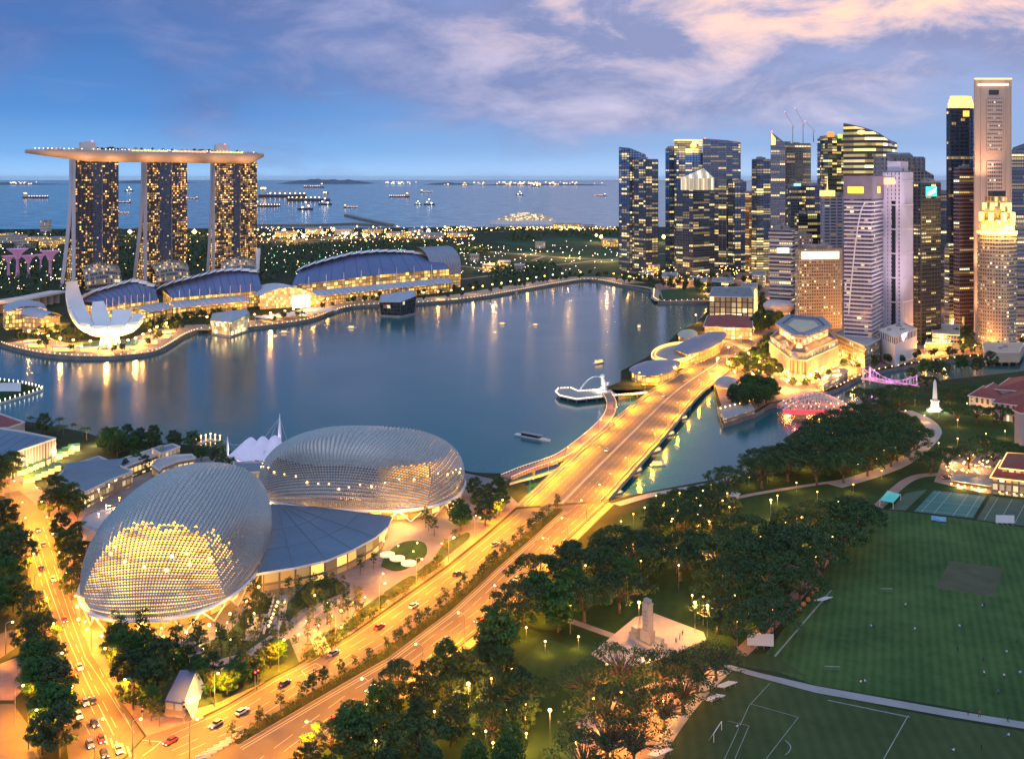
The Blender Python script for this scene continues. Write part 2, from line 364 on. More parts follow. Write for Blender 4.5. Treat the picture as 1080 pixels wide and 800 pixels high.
SH_FAR = [(0, 362), (20, 368), (50, 373.5), (90, 376), (130, 375), (165, 370), (183, 361), (196, 353), (214, 347), (236, 348), (264, 345), (300, 341), (330, 336), (352, 328), (372, 323), (400, 321), (440, 319.5), (500, 314), (545, 306.5), (590, 298.5), (622, 294.5), (655, 300)]
SHORE_FAR = smooth([p for p in GL(SH_FAR)], 4)
land_far = GL([(-260, 345)]) + SHORE_FAR + GL([(690, 307), (694, 318.5), (750, 317.5), (744, 331), (734, 340), (712, 353), (700, 366), (676, 380), (655, 391), (655, 402), (640, 408), (652, 417), (700, 409), (752, 400), (757, 431), (762, 447), (800, 434), (812, 426), (850, 420), (884, 409), (905, 398), (930, 390), (960, 384.5), (1010, 378), (1080, 372), (1300, 352), (1900, 330), (1600, 243), (655, 239), (560, 239.5), (300, 240.5), (-100, 242), (-500, 244)])
slab('far_shore_ground', land_far, -2, LZ, [M['quay'], M['soil']])
land_near = GL([(-300, 428), (0, 440), (40, 446), (88, 455), (110, 463), (150, 466), (220, 470), (262, 480), (300, 486), (470, 492), (500, 498), (532, 499), (556, 512), (556, 530), (600, 540), (640, 528), (665, 522), (690, 517), (755, 505), (780, 495), (825, 470), (845, 456), (872, 441), (903, 429), (925, 416), (960, 406), (1000, 400), (1080, 391), (1400, 370), (2600, 420), (1500, 1150), (-500, 1150)])
slab('near_shore_ground', land_near, -2, LZ, [M['quay'], M['soil']])
def sheet(name, px, mt, dz, z=LZ, sm=0):
    p = GL(px, z); p = smooth(p, sm) if sm else p
    return struct(name, MB().prism(ccw(p), z - .02, z + dz, 0, 0), [mt])
# lawns and paved plazas on the near shore
sheet('park_lawn', [(200, 900), (420, 735), (520, 655), (600, 590), (650, 548), (700, 520), (760, 508), (830, 475), (905, 432), (960, 410), (1080, 398), (1250, 420), (1250, 520), (930, 535), (870, 600), (770, 700), (650, 860)], M['lawn'], .02)
sheet('plaza', [(84, 540), (100, 520), (150, 500), (200, 480), (300, 486), (470, 494), (520, 505), (548, 532), (505, 562), (465, 597), (420, 632), (370, 668), (330, 690), (290, 712), (240, 742), (208, 757), (150, 765), (130, 735), (110, 705), (97, 690), (84, 655), (66, 600)], M['paving'], .03)
# roads
ROAD_U = [(-60, 990), (60, 880), (155, 775), (215, 757), (240, 744), (290, 714), (330, 693), (370, 670), (420, 635), (470, 600), (512, 566), (545, 537)]
ROAD_L = [(641, 528), (600, 567), (560, 612), (520, 653), (480, 684), (440, 716), (400, 741), (350, 780), (290, 830), (200, 930), (120, 1040)]
sheet('boulevard_road', ROAD_U + [(600, 532)] + ROAD_L, M['asphalt'], .05)
sheet('avenue_road', [(4, 520), (20, 517), (34, 528), (52, 548), (63, 590), (80, 645), (96, 690), (112, 713), (130, 742), (152, 776), (100, 830), (60, 900), (0, 1000), (-40, 990), (72, 800), (66, 750), (52, 700), (42, 650), (30, 600), (18, 555)], M['asphalt'], .054)
sheet('side_road', [(-40, 700), (-40, 675), (0, 668), (24, 660), (32, 672), (0, 694)], M['asphalt'], .05)
sheet('lower_road', [(-60, 720), (0, 742), (14, 742), (34, 770), (44, 810), (50, 880), (-80, 900)], M['asphalt'], .05)
sheet('road_apron', [(-20, 520), (4, 500), (30, 500), (40, 515), (70, 528), (90, 560), (72, 560), (50, 545), (30, 526)], M['red_paving'], .04)
sheet('lower_island', [(0, 700), (25, 690), (34, 715), (14, 738), (-10, 738)], M['red_paving'], .08)
sheet('avenue_pavement', [(63, 590), (75, 588), (96, 640), (110, 680), (130, 728), (152, 762), (212, 751), (215, 757), (155, 776), (130, 742), (112, 713), (96, 690), (80, 645)], M['red_paving'], .15)
# pavement along the boulevard, garden side
mb = MB(); up = GL([(215, 752), (290, 711), (330, 690), (370, 667), (420, 632), (470, 597), (512, 563), (545, 534)])
off = [(p[0] - 3.2, p[1] + 3.2) for p in up]
mb.prism(ccw(up + off[::-1]), LZ, LZ + .14); struct('boulevard_pavement', mb, M['red_paving'])
lo = GL([(641, 530), (600, 569), (560, 614), (520, 655), (480, 686), (440, 718), (400, 743), (350, 782)]); off = [(p[0] + 3.0, p[1] - 2.0) for p in lo]
struct('park_pavement', MB().prism(ccw(lo + off[::-1]), LZ, LZ + .14), M['red_paving'])
# median with planting
MED = [(246, 783), (332, 733), (404, 692), (470, 643), (520, 598), (562, 562), (590, 537)]
mc = GL(MED); mw = 2.1
def ribbon(pts, w, z0, z1, m=0, mt=0, mbb=None):
    mbb = mbb or MB(); pts = [Vector(p[:2]) for p in pts]; Lf, Rt = [], []
    for i, p in enumerate(pts):
        d = (pts[min(i + 1, len(pts) - 1)] - pts[max(i - 1, 0)]).normalized(); n = Vector((-d.y, d.x))
        Lf.append(p + n * w / 2); Rt.append(p - n * w / 2)
    zz = z1 if isinstance(z1, list) else [z1] * len(pts); z00 = z0 if isinstance(z0, list) else [z0] * len(pts)
    for i in range(len(pts) - 1):
        mbb.face([(*Rt[i], zz[i]), (*Rt[i + 1], zz[i + 1]), (*Lf[i + 1], zz[i + 1]), (*Lf[i], zz[i])], mt)
        mbb.face([(*Rt[i], z00[i]), (*Rt[i + 1], z00[i + 1]), (*Rt[i + 1], zz[i + 1]), (*Rt[i], zz[i])], m)
        mbb.face([(*Lf[i + 1], z00[i + 1]), (*Lf[i], z00[i]), (*Lf[i], zz[i]), (*Lf[i + 1], zz[i + 1])], m)
    for i, (a, c) in ((0, (Lf, Rt)), (len(pts) - 1, (Rt, Lf))): mbb.face([(*a[i], z00[i]), (*c[i], z00[i]), (*c[i], zz[i]), (*a[i], zz[i])], m)
    return mbb
struct('median_kerb', ribbon(mc, mw * 2, LZ, LZ + .2, 0, 1), [M['kerb'], M['soil']])
# painted lines
lines = MB()
def dashes(pts, off, ln=8, gap=4, w=.18, z=LZ + .062, mb_=None):
    for p, a in along(pts, ln + gap, off): (mb_ or lines).box((p.x, p.y, z - .004), (ln, w, .004), a, bottom=False)
U2 = GL([(180, 775), (240, 748), (290, 718), (330, 697), (370, 674), (420, 639), (470, 604), (512, 570), (548, 541)])
L2 = GL([(300, 815), (350, 776), (400, 737), (440, 712), (480, 680), (520, 649), (560, 608), (600, 563), (636, 530)])
for o_ in (-3.6, -7.2, -10.8): dashes(U2, o_)
for o_ in (3.4, 6.8, 10.2): dashes(L2, o_)
lines = ribbon(U2, .2, LZ + .058, LZ + .062, mbb=lines); lines = ribbon(L2, .2, LZ + .058, LZ + .062, mbb=lines)
lines = ribbon([p + Vector((2.5, -2.6)) for p in mc], .25, LZ + .058, LZ + .063, mbb=lines)
lines = ribbon([p + Vector((3.3, -3.3)) for p in mc], .25, LZ + .058, LZ + .063, mbb=lines)
AV = GL([(33, 560), (52, 620), (70, 670), (92, 720), (120, 775)]);
for o_ in (-5.5, -2, 1.5, 5): dashes(AV, o_, 7, 4)
lines = ribbon(AV, .25, LZ + .06, LZ + .064, mbb=lines)
AV2 = GL([(60, 596), (77, 648), (94, 693), (110, 716), (126, 742), (146, 772)]); lines = ribbon([p + Vector((-1.2, 0)) for p in AV2], .18, LZ + .058, LZ + .062, mbb=lines)
for k in range(5):
    a_ = G(112 + k * 6, 780 + k * 3); lines.box((a_.x, a_.y, LZ + .058), (.5, 5.5, .004), .5)
ab = GL([(150, 780), (170, 782), (160, 790), (150, 797)]); 
for i in range(3): lines.bar((*ab[i], LZ + .06), (*ab[i + 1], LZ + .06), .3, .01)
ab = [(318, 707), (333, 699), (340, 703), (322, 712)]
for i in range(4):
    q, r_ = G(*ab[i]), G(*ab[(i + 1) % 4]); lines.bar((q.x, q.y, LZ + .06), (r_.x, r_.y, LZ + .06), .25, .01)
struct('road_markings', lines, M['paint'])
# bridge deck: main road bridge over the river mouth
# ================================================================ PADANG (sports field)
def turf(name, c0, c1, ang, w=9.0):
    m, b = newmat(name); t = nn('ShaderNodeTexCoord'); mp = nn('ShaderNodeMapping'); L.new(t.outputs['Object'], mp.inputs[0]); mp.inputs['Rotation'].default_value = (0, 0, ang)
    wv = nn('ShaderNodeTexWave', wave_type='BANDS'); wv.inputs['Scale'].default_value = 1 / w; wv.inputs['Distortion'].default_value = .6; wv.inputs['Detail'].default_value = 2; L.new(mp.outputs[0], wv.inputs[0])
    n = nn('ShaderNodeTexNoise'); L.new(t.outputs['Object'], n.inputs[0]); n.inputs['Scale'].default_value = .028; n.inputs['Detail'].default_value = 9; n.inputs['Roughness'].default_value = .78
    f = mth('ADD', mth('MULTIPLY', wv.outputs[0], .10), mth('MULTIPLY', n.outputs[0], 1.0))
    L.new(ramp(f, [(.38, c0), (.72, c1)]), b.inputs['Base Color']); b.inputs['Roughness'].default_value = .95; b.inputs['Specular IOR Level'].default_value = .1
    return m
M['turf'] = turf('turf', (.034, .074, .022), (.090, .155, .046), .35)
M['turf2'] = turf('turf_worn', (.040, .064, .024), (.078, .105, .038), .1, 12)
sheet('cricket_field', [(905, 548), (930, 537), (1000, 545), (1080, 556), (1300, 570), (1500, 900), (1080, 762), (1000, 745), (860, 722), (812, 705), (800, 700), (820, 672), (858, 620), (885, 580)], M['turf'], .05)
sheet('football_field', [(765, 706), (860, 731), (1000, 758), (1080, 771), (1500, 900), (1500, 1100), (560, 1000), (670, 830), (720, 760)], M['turf2'], .05)
sheet('field_path', [(763, 699), (800, 709), (860, 723), (1000, 748), (1080, 761), (1500, 868), (1500, 885), (1080, 768), (1000, 755), (860, 730), (800, 714), (764, 704)], M['concrete'], .09)
sheet('worn_turf', [(770, 688), (815, 690), (850, 712), (790, 704), (765, 697)], M['turf2'], .06)
M['pitch'] = mat('pitch_clay', (.085, .082, .038), .95, var=.25, vs=.15)
sheet('cricket_pitch', [(1002, 591), (1058, 599), (1049, 629), (986, 620)], M['pitch'], .06)
fl = MB()
def fline(px, w=.16, z=LZ + .07):
    p = GL(px)
    for a, c in zip(p, p[1:]): fl.bar((*a, z), (*c, z), w, .01)
fline([(817, 692), (877, 622)], .55); fline([(873, 738), (960, 756)], .4)
fline([(755, 820), (790, 744), (812, 720)]); fline([(792, 742), (842, 756), (808, 800)]); fline([(775, 800), (790, 765), (768, 760)]); fline([(932, 800), (958, 754)], .25)
fl2 = [G(828 + 6 * math.sin(t / 8 * 3.14), 780 + 16 * (t / 8)).xy for t in range(9)]
for a, c in zip(fl2, fl2[1:]): fl.bar((*a, LZ + .07), (*c, LZ + .07), .25, .01)
struct('field_markings', fl, M['field_paint'])
# courts
M['court'] = mat('court_green', (.035, .16, .13), .8, var=.12, vs=.2)
M['court2'] = mat('court_dark', (.06, .10, .06), .85, var=.2, vs=.2)
sheet('tennis_court', [(985, 517), (1040, 523), (1026, 546), (964, 539)], M['court'], .07)
sheet('grass_court', [(1045, 523), (1120, 531), (1110, 558), (1030, 548)], M['court2'], .07)
sheet('small_court', [(955, 520), (978, 516), (955, 538), (938, 537)], M['court2'], .07)
cl = MB()
def cline(pl):
    p = GL(pl)
    for a, c in zip(p, p[1:]): cl.bar((*a, LZ + .085), (*c, LZ + .085), .22, .01)
for t in (.12, .34, .66, .88):
    a_ = (985 + 55 * t, 517 + 6 * t); c_ = (964 + 62 * t, 539 + 7 * t); cline([a_, c_])
cline([(984, 519), (1038, 525)]); cline([(967, 537), (1026, 544)]); cline([(976, 528), (1033, 534)])
for t in (.1, .3, .5, .7, .9): cline([(1045 + 75 * t, 524 + 8 * t), (1030 + 80 * t, 547 + 10 * t)])
struct('court_markings', cl, M['paint'])
# park lawns, paths, monument terrace, riverside green
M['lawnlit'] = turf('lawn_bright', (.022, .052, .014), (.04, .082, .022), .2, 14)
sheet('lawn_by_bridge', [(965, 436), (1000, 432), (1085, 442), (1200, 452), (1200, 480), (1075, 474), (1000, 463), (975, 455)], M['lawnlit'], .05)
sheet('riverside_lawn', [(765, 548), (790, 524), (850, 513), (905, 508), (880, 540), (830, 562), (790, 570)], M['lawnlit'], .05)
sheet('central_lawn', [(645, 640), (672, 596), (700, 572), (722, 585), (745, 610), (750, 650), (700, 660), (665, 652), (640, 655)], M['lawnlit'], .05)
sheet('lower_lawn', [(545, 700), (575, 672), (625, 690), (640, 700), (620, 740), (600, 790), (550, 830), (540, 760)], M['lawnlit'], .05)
M['granite'] = mat('granite_terrace', (.42, .33, .27), .75, var=.12, vs=.35)
TERR = [(624, 690), (670, 652), (690, 648), (742, 668), (745, 676), (700, 694), (660, 705), (640, 700)]
struct('monument_terrace', MB().prism(ccw(GL(TERR)), LZ, LZ + .6, 0, 0), M['granite'])
NPATH = [0]
def path(name, px, w, mt='paving', dz=.06, z=LZ):
    NPATH[0] += 1; dz += .004 * NPATH[0]
    return struct(name, ribbon(smooth(GL(px, z), 6), w, z - .02, z + dz), M[mt])
path('park_path', [(595, 652), (612, 658), (640, 668), (652, 672)], 3.4)
path('park_path', [(688, 566), (700, 577), (730, 583), (755, 588)], 6, 'stone')
path('park_path', [(762, 528), (800, 520), (850, 512), (900, 505)], 3.2, 'stone')
path('park_path', [(880, 512), (920, 500), (950, 488), (972, 472), (985, 455), (975, 442), (955, 433)], 9, 'stone')
path('park_path', [(690, 800), (712, 765), (740, 730), (765, 706)], 4.0, 'stone', .1)
path('riverside_walk', [(650, 532), (690, 521), (755, 509), (782, 498), (826, 474), (848, 459), (874, 444), (905, 432), (930, 419)], 5, 'stone')
sheet('tree_row_ground', [(612, 765), (645, 735), (700, 716), (762, 700), (742, 732), (700, 780), (668, 830), (600, 830)], M['red_paving'], .045)
path('field_edge_walk', [(780, 690), (830, 640), (870, 590), (900, 555), (925, 535), (960, 505), (1000, 500), (1080, 502)], 5, 'red_paving')
sheet('club_forecourt', [(985, 508), (1000, 470), (1080, 480), (1300, 500), (1300, 530), (1040, 520)], M['red_paving'], .05)
# far shore surfaces
M['promenade'] = mat('promenade_paving', (.38, .29, .20), .7, var=.15, vs=.08)
sp_ = SHORE_FAR; 
sp_ = [p for p, a in along(SHORE_FAR, 9, 23)]; struct('promenade', ribbon(sp_, 44, LZ - .02, LZ + .17), M['promenade'])
struct('promenade', ribbon(smooth(GL([(655, 299.5), (690, 305), (694, 317), (745, 316)]), 3), 10, LZ - .5, LZ + .19), M['promenade'])
M['fargrass'] = mat('far_grass', (.035, .06, .03), .95, var=.5, vs=.008, spec=.1)
M['farfield'] = mat('far_field', (.045, .085, .035), .95, var=.25, vs=.01, spec=.1)
sheet('far_meadow', [(470, 262), (560, 248), (655, 245), (760, 248), (760, 300), (640, 286), (560, 296), (500, 290)], M['fargrass'], .1)
sheet('far_lawn', [(560, 268), (640, 262), (656, 268), (656, 276), (600, 281)], M['farfield'], .3)
sheet('far_lawn', [(600, 287), (656, 277), (656, 291), (620, 292)], M['farfield'], .3)
sheet('far_lawn', [(520, 255), (600, 251), (650, 256), (560, 262)], M['farfield'], .3)
sheet('bayfront_green', [(697, 306), (740, 303), (748, 316), (700, 317)], M['farfield'], .4)
M['litroad'] = mat('expressway', (.22, .17, .12), .8, var=.2, vs=.02)
for px, w in (([(480, 262), (520, 266), (560, 269), (600, 272), (656, 275)], 14), ([(480, 280), (520, 284), (540, 282), (575, 270)], 10), ([(570, 281), (610, 277), (656, 272), (760, 262)], 12), ([(270, 254), (360, 252), (480, 246), (600, 243), (660, 245)], 26), ([(470, 296), (500, 293), (540, 288)], 10), ([(660, 285), (720, 300), (780, 312), (800, 330)], 16)):
    path('far_road', px, w, 'litroad', .3)
# downtown streets by the river, right
sheet('downtown_paving', [(752, 398), (745, 345), (760, 318), (700, 318), (690, 300), (760, 286), (1000, 300), (1250, 330), (1250, 350), (1080, 369), (1010, 375), (960, 382), (930, 388), (905, 396), (884, 406), (850, 417), (812, 424), (790, 436), (765, 442)], M['red_paving'], .14)
for px, w in (([(748, 394), (762, 378), (790, 360), (803, 345), (812, 325), (820, 312)], 16), ([(775, 385), (800, 366), (812, 350)], 7), ([(1000, 376), (1008, 350), (1010, 330), (1012, 310)], 12), ([(812, 422), (800, 405), (778, 390), (760, 382)], 11), ([(905, 392), (925, 380), (1000, 368), (1080, 362)], 9), ([(884, 404), (905, 392), (892, 372), (886, 350)], 8)):
    path('downtown_road', px, w, 'asphalt', .16)
M['hill'] = mat('far_hills', (.07, .11, .16), .9, var=.2, vs=.0005)
rng = random.Random(5)
for (x0, x1, Y, hh) in ((300, 392, 30000, 160), (450, 500, 26000, 60), (505, 640, 24000, 45), (-80, 60, 26000, 60), (120, 200, 34000, 110)):
    mb = MB(); n = 26; X0, X1 = XA(x0, Y), XA(x1, Y); hs = [hh * abs(math.sin(math.pi * i / n)) ** .6 * rng.uniform(.6, 1) for i in range(n + 1)]
    mb.grid(lambda u, v: (X0 + (X1 - X0) * u, Y + (v - .5) * 2500, max(-5, hs[round(u * n)] * (1 - (2 * v - 1) ** 2) - 2)), n, 6); struct('hills', mb, M['hill'], True)
# ================================================================ HOTEL OF THREE TOWERS AND SKY DECK
f_h = [facade('hotel_windows', (.13, .11, .09), (.10, .12, .17), 2.9, 3.3, .30, .38, lit=l, lc=(1, .42, .08), lc2=(1, .60, .18), es=1.3, row=0, seed=s_, cl=.3, metal=.6) for l, s_ in ((.30, 1), (.52, 2), (.62, 3))]
f_hd = facade('hotel_glass', (.09, .10, .13), (.12, .17, .26), 2.9, 3.3, .25, .35, lit=.10, lc=(1, .45, .12), es=.7, row=0, seed=5, cl=.2, metal=.5)
f_ha = facade('hotel_atrium', (.15, .10, .05), (.10, .09, .07), 2, 4, .3, .3, lit=.7, lc=(1, .40, .08), es=1.0, row=.2, seed=6)
M['fin'] = mat('tower_fin', (.66, .60, .60), .5, var=.06, vs=.02)
hotel = thing('hotel', 'three splayed hotel towers joined by a long boat shaped roof deck', 'hotel', (-500, 1480, LZ))
def hotel_tower(px0, wid, Y, th, win, top=183, spread=(34, 11), split=(.36, .60), lab=None):
    O = Vector((XA(px0, Y), Y)); r = Vector((math.cos(th), math.sin(th))); d = Vector((-math.sin(th), math.cos(th)))
    P = lambda a, c, z: (*(O + r * a + d * c), z)
    mb = MB(); us = [0, split[0] * wid, split[1] * wid, wid]
    for i in range(3):
        a, b_ = us[i], us[i + 1]; o_ = 0 if i != 1 else 1.6
        mb.face([P(a, o_, LZ), P(b_, o_, LZ), P(b_, o_, top), P(a, o_, top)], 1 if i == 1 else 0, [(a, 0), (b_, 0), (b_, top), (a, top)])
    for a in us[1:3]: mb.face([P(a, 0, LZ), P(a, 1.6, LZ), P(a, 1.6, top), P(a, 0, top)], 2)
    mb.face([P(wid, 0, LZ), P(wid, 9, LZ), P(wid, 9, top), P(wid, 0, top)], 2)
    t = mb.build('tower', [win, f_hd, M['fin']], hotel)
    if lab: t['label'] = lab
    nb = 26; curve = lambda z: spread[1] - 2 + (spread[0] - spread[1]) * max(0, 1 - (z - LZ) / 140) ** 1.35
    rear = MB(); fin = MB(); atr = MB()
    for k in range(nb):
        z0, z1 = LZ + (top - LZ) * k / nb, LZ + (top - LZ) * (k + 1) / nb; c0, c1 = curve(z0), curve(z1)
        rear.face([P(wid, c0 + 9, z0), P(0, c0 + 9, z0), P(0, c1 + 9, z1), P(wid, c1 + 9, z1)], 0, [(0, z0), (wid, z0), (wid, z1), (0, z1)])
        rear.face([P(.4, c0, z0), P(wid, c0, z0), P(wid, c1, z1), P(.4, c1, z1)], 0, [(0, z0), (wid, z0), (wid, z1), (0, z1)])
        for a in (-.8, wid + .01):
            for (q0, q1) in ((c0, c1),):
                A = [P(a, q0 - .5, z0), P(a + .8, q0 - .5, z0), P(a + .8, q0 + 9, z0), P(a, q0 + 9, z0)]; B = [P(a, q1 - .5, z1), P(a + .8, q1 - .5, z1), P(a + .8, q1 + 9, z1), P(a, q1 + 9, z1)]
                for i in range(4): fin.face([A[i], A[(i + 1) % 4], B[(i + 1) % 4], B[i]])
        atr.face([P(2, 8, z0), P(2, c0, z0), P(2, c1, z1), P(2, 8, z1)], 0, [(0, z0), (c0, z0), (c1, z1), (0, z1)])
    rear.build('rear_slab', [win], t)
    fin.prism([P(-.8, -.6, 0)[:2], P(0, -.6, 0)[:2], P(0, 8.6, 0)[:2], P(-.8, 8.6, 0)[:2]], LZ, top + .5); fin.build('edge_fin', [M['fin']], t)
    atr.build('atrium_glass', [f_ha], t)
    bl = MB()
    for k in range(54):
        z = LZ + 3.3 * k + 1.1
        if z > top - 2: break
        for a, b_ in ((0, us[1]), (us[2], wid)): bl.prism([P(a, -.7, 0)[:2], P(b_, -.7, 0)[:2], P(b_, -.02, 0)[:2], P(a, -.02, 0)[:2]], z, z + .35, bottom=True)
    for a in [i * 5.8 for i in range(1, int(wid / 5.8))]:
        if not us[1] < a < us[2]: bl.prism([P(a - .15, -.6, 0)[:2], P(a + .15, -.6, 0)[:2], P(a + .15, -.03, 0)[:2], P(a - .15, -.03, 0)[:2]], LZ, top)
    bl.build('balcony_line', [M['darkmetal']], t)
    cr = MB(); cr.prism([P(3, 2, 0)[:2], P(wid - 3, 2, 0)[:2], P(wid - 3, 17, 0)[:2], P(3, 17, 0)[:2]], top - .1, top + 6, bottom=True); cr.build('neck', [f_hd], t)
    cb = MB()
    for a in (4, wid * .35, wid * .65, wid - 4): cb.tube([P(a, 1, top - 8), P(a - 3, 0, top + 6)], .9, 6)
    cb.build('strut', [M['fin']], t)
    # podium glass at the foot
    pg = MB(); n = 10
    pg.grid(lambda u, v: P(wid * (.1 + .85 * u), -14 * math.cos(v * 1.57) - .8, LZ + (30 + 6 * math.sin(u * 3)) * math.sin(v * 1.57)), 14, 8, su=40, sv=30); pg.build('podium_glass', [M['podglass']], t)
M['podglass'] = facade('podium_glazing', (.45, .38, .30), (.07, .09, .12), 2.0, 3.4, .12, .30, lit=.25, lc=(1, .55, .25), es=.5, row=.25, seed=8)
hotel_tower(79.5, 64, 1440, R(50), f_h[0], 183, (36, 9), (.40, .62), 'left hotel tower with a dark strip and fewer lit rooms')
hotel_tower(155, 63, 1490, R(47), f_h[1], 182.5, (36, 9), (.30, .62), 'middle hotel tower with a dark vertical strip')
hotel_tower(226.5, 66, 1545, R(37), f_h[2], 182, (28, 9), (.44, .60), 'right hotel tower with most of its rooms lit')
A0, A1 = Vector((-650, 1392)), Vector((-372, 1566)); dk = (A1 - A0).normalized(); dn = Vector((-dk.y, dk.x)); LEN = (A1 - A0).length
def deckP(s_, c, z):       # s along in metres, c across
    k = s_ / LEN; bend = 9 * (1 - (2 * k - 1) ** 2); p = A0 + dk * s_ + dn * (c - bend + 2); return (p.x, p.y, z)
def hw(s_): return 19 * min(1, (max(s_, .01) / 95) ** .5) * min(1, (max(LEN - s_, .01) / 14) ** .35)
mb = MB(); ns_ = 60
def hull(u, v):
    s_ = LEN * v; w = hw(s_); a = u * 2 * math.pi; c = math.cos(a) * w; zz = math.sin(a); k = min(1, .30 + s_ / 110)
    ztop = 195.2 - 2.0 * s_ / LEN
    return deckP(s_, c, ztop + (0 if zz > 0 else zz * 15 * k * min(1, .25 + (LEN - s_) / 30)))
mb.grid(hull, 24, ns_, 0, True)
mb.face([hull(i / 24, 1) for i in range(24)][::-1])
dko = mb.build('sky_deck', [mat('deck_hull', (.52, .42, .35), .5, var=.06, vs=.05)], hotel, True); dko['label'] = 'long boat shaped roof deck overhanging the left tower'
mb = MB()
for v0 in range(ns_):
    s0, s1 = LEN * v0 / ns_, LEN * (v0 + 1) / ns_; z = 195.4 - 2.0 * s0 / LEN
    mb.face([deckP(s0, -hw(s0) + .4, z), deckP(s1, -hw(s1) + .4, z), deckP(s1, hw(s1) - .4, z), deckP(s0, hw(s0) - .4, z)])
mb.build('deck_floor', [M['roofgrey']], dko)
mb = MB(); g2 = MB()
for v0 in range(1, ns_):
    s0, s1 = LEN * v0 / ns_, LEN * (v0 + 1) / ns_; z = 195.2 - 2.0 * s0 / LEN
    if v0 < ns_ - 1:
        mb.bar(deckP(s0, -hw(s0) + .3, z + 1.4), deckP(s1, -hw(s1) + .3, z + 1.4), .35, .35)
        mb.bar(deckP(s0, -hw(s0) + .3, z), deckP(s0, -hw(s0) + .3, z + 1.4), .3, .3)
    if 24 <= v0 <= 53 and v0 % 10 != 3: g2.bar(deckP(s0 + .3, -hw(s0) + 1.6, z + 1.0), deckP(s1 - .6, -hw(s1) + 1.6, z + 1.0), 1.6, 1.8)
mb.build('railing', [M['steel']], dko); g2.build('lit_terrace', [M['glowwarm']], dko)
for s_, w_, l_, h_ in ((78, 13, 20, 11), (262, 12, 18, 12)):
    p = deckP(s_, 0, 195.2 - 2 * s_ / LEN); b_ = MB().box(p, (l_, w_, h_), math.atan2(dk.y, dk.x)); b_.box((p[0], p[1], p[2] + h_), (l_ * .4, w_ * .5, 2), math.atan2(dk.y, dk.x)); b_.build('rooftop_box', [M['offwhite']], dko)
mb = MB(); rng = random.Random(3)
for k in range(26):
    s_ = rng.uniform(20, LEN - 15); p = deckP(s_, rng.uniform(-10, 8), 195.3 - 2 * s_ / LEN); mb.box(p, (rng.uniform(4, 12), rng.uniform(3, 6), rng.uniform(1.8, 3.6)), .56)
mb.build('deck_pavilion', [M['offwhite']], dko)
mb = MB()
for k in range(60): s_ = 12 + k * (LEN - 20) / 60; p = deckP(s_, rng.uniform(-15, 4) * hw(s_) / 19, 197.5 - 2 * s_ / LEN); mb.ball(p, .55, 6)
mb.build('deck_lamp', [M['lampglobe']], dko)
mb = MB()
for s_ in (84, 268): mb.ball(deckP(s_, 2, 208.5 - 2 * s_ / LEN), 1.1, 6)
mb.build('warning_light', [M['redlight']], dko)
for px_, Y_ in ((62, 1400), (95, 1425), (125, 1445), (165, 1465), (198, 1490), (238, 1515), (266, 1540)): light('deck_uplight', lamp_data('deckup', 'SPOT', 42000, (1, .50, .20), 2, 120, .9), (XA(px_, Y_), Y_ - 16, 158), hotel, Vector((0, .45, .9)).to_track_quat('-Z', 'Y').to_euler())
# deck palms and shrubs: clusters along the deck
DECKTREES = [deckP(s_, rng.uniform(-9, 9), 195.2 - 2 * s_ / LEN) for s_ in [92 + k * 2.6 for k in range(15)] + [205 + k * 3 for k in range(15)] + [140, 150, 163, 180, 190, 285, 60, 45]]
# ================================================================ LOTUS SHAPED MUSEUM
mc0 = G(116, 363); mus = thing('museum', 'white lotus shaped museum with upswept petals on the waterfront point', 'museum', mc0)
M['petal'] = mat('petal_white', (.74, .76, .78), .42, var=.06, vs=.05, coat=.1)
PET = [(160, 49, 1.62), (196, 38, 1.30), (128, 42, 1.25), (232, 33, .92), (268, 32, .86), (304, 34, .84), (340, 36, .86), (14, 37, .90), (50, 39, .96), (90, 40, 1.05)]
for ang, Rr, T in PET:
    a = R(ang); ca, sa = math.cos(a), math.sin(a); hwid = math.radians(19.5)
    cxr = 3.0
    def rz(t, Rr=Rr, T=T): return (cxr + Rr * math.sin(t * T) * .83, 13 + Rr * .92 * (1 - math.cos(t * T)))
    def pet(u, v, Rr=Rr, T=T, ca=ca, sa=sa):
        rr, zz = rz(v); w = (rr * math.tan(hwid) + .6) * ((1 - .62 * v ** 2.2) if T > 1.2 else (1 - .42 * max(0, v - .5))) * min(1, 1.35 - .3 * v)
        th = 5.2 * min(1, .35 + v * 1.1) * (1 - .35 * v); c = math.cos(u * 2 * math.pi); s_ = math.sin(u * 2 * math.pi)
        t = v * T; nx, nz = math.sin(t), -math.cos(t)          # outward/down normal of the arc
        off_ = th * (abs(s_) ** .8 if s_ > 0 else -.12 * abs(s_))
        return (mc0.x + ca * (rr + nx * off_) - sa * w * c, mc0.y + sa * (rr + nx * off_) + ca * w * c, zz + nz * off_)
    mb = MB().grid(pet, 20, 14, 0, True); p_ = mb.build('petal', [M['petal']], mus, True)
    cap = MB().face([pet(i / 20, 1) for i in range(20)]); cap.build('skylight', [M['darkglass'] if T > 1.2 else M['glasslit']] if 'glasslit' in M else [M['darkglass']], p_)
mb = MB()
mb.lathe([(.1, 15.5), (7, 14), (10, 16), (11, 19)], mc0.x, mc0.y, 20); mb.build('bowl', [M['petal']], mus, True)
mb = MB()
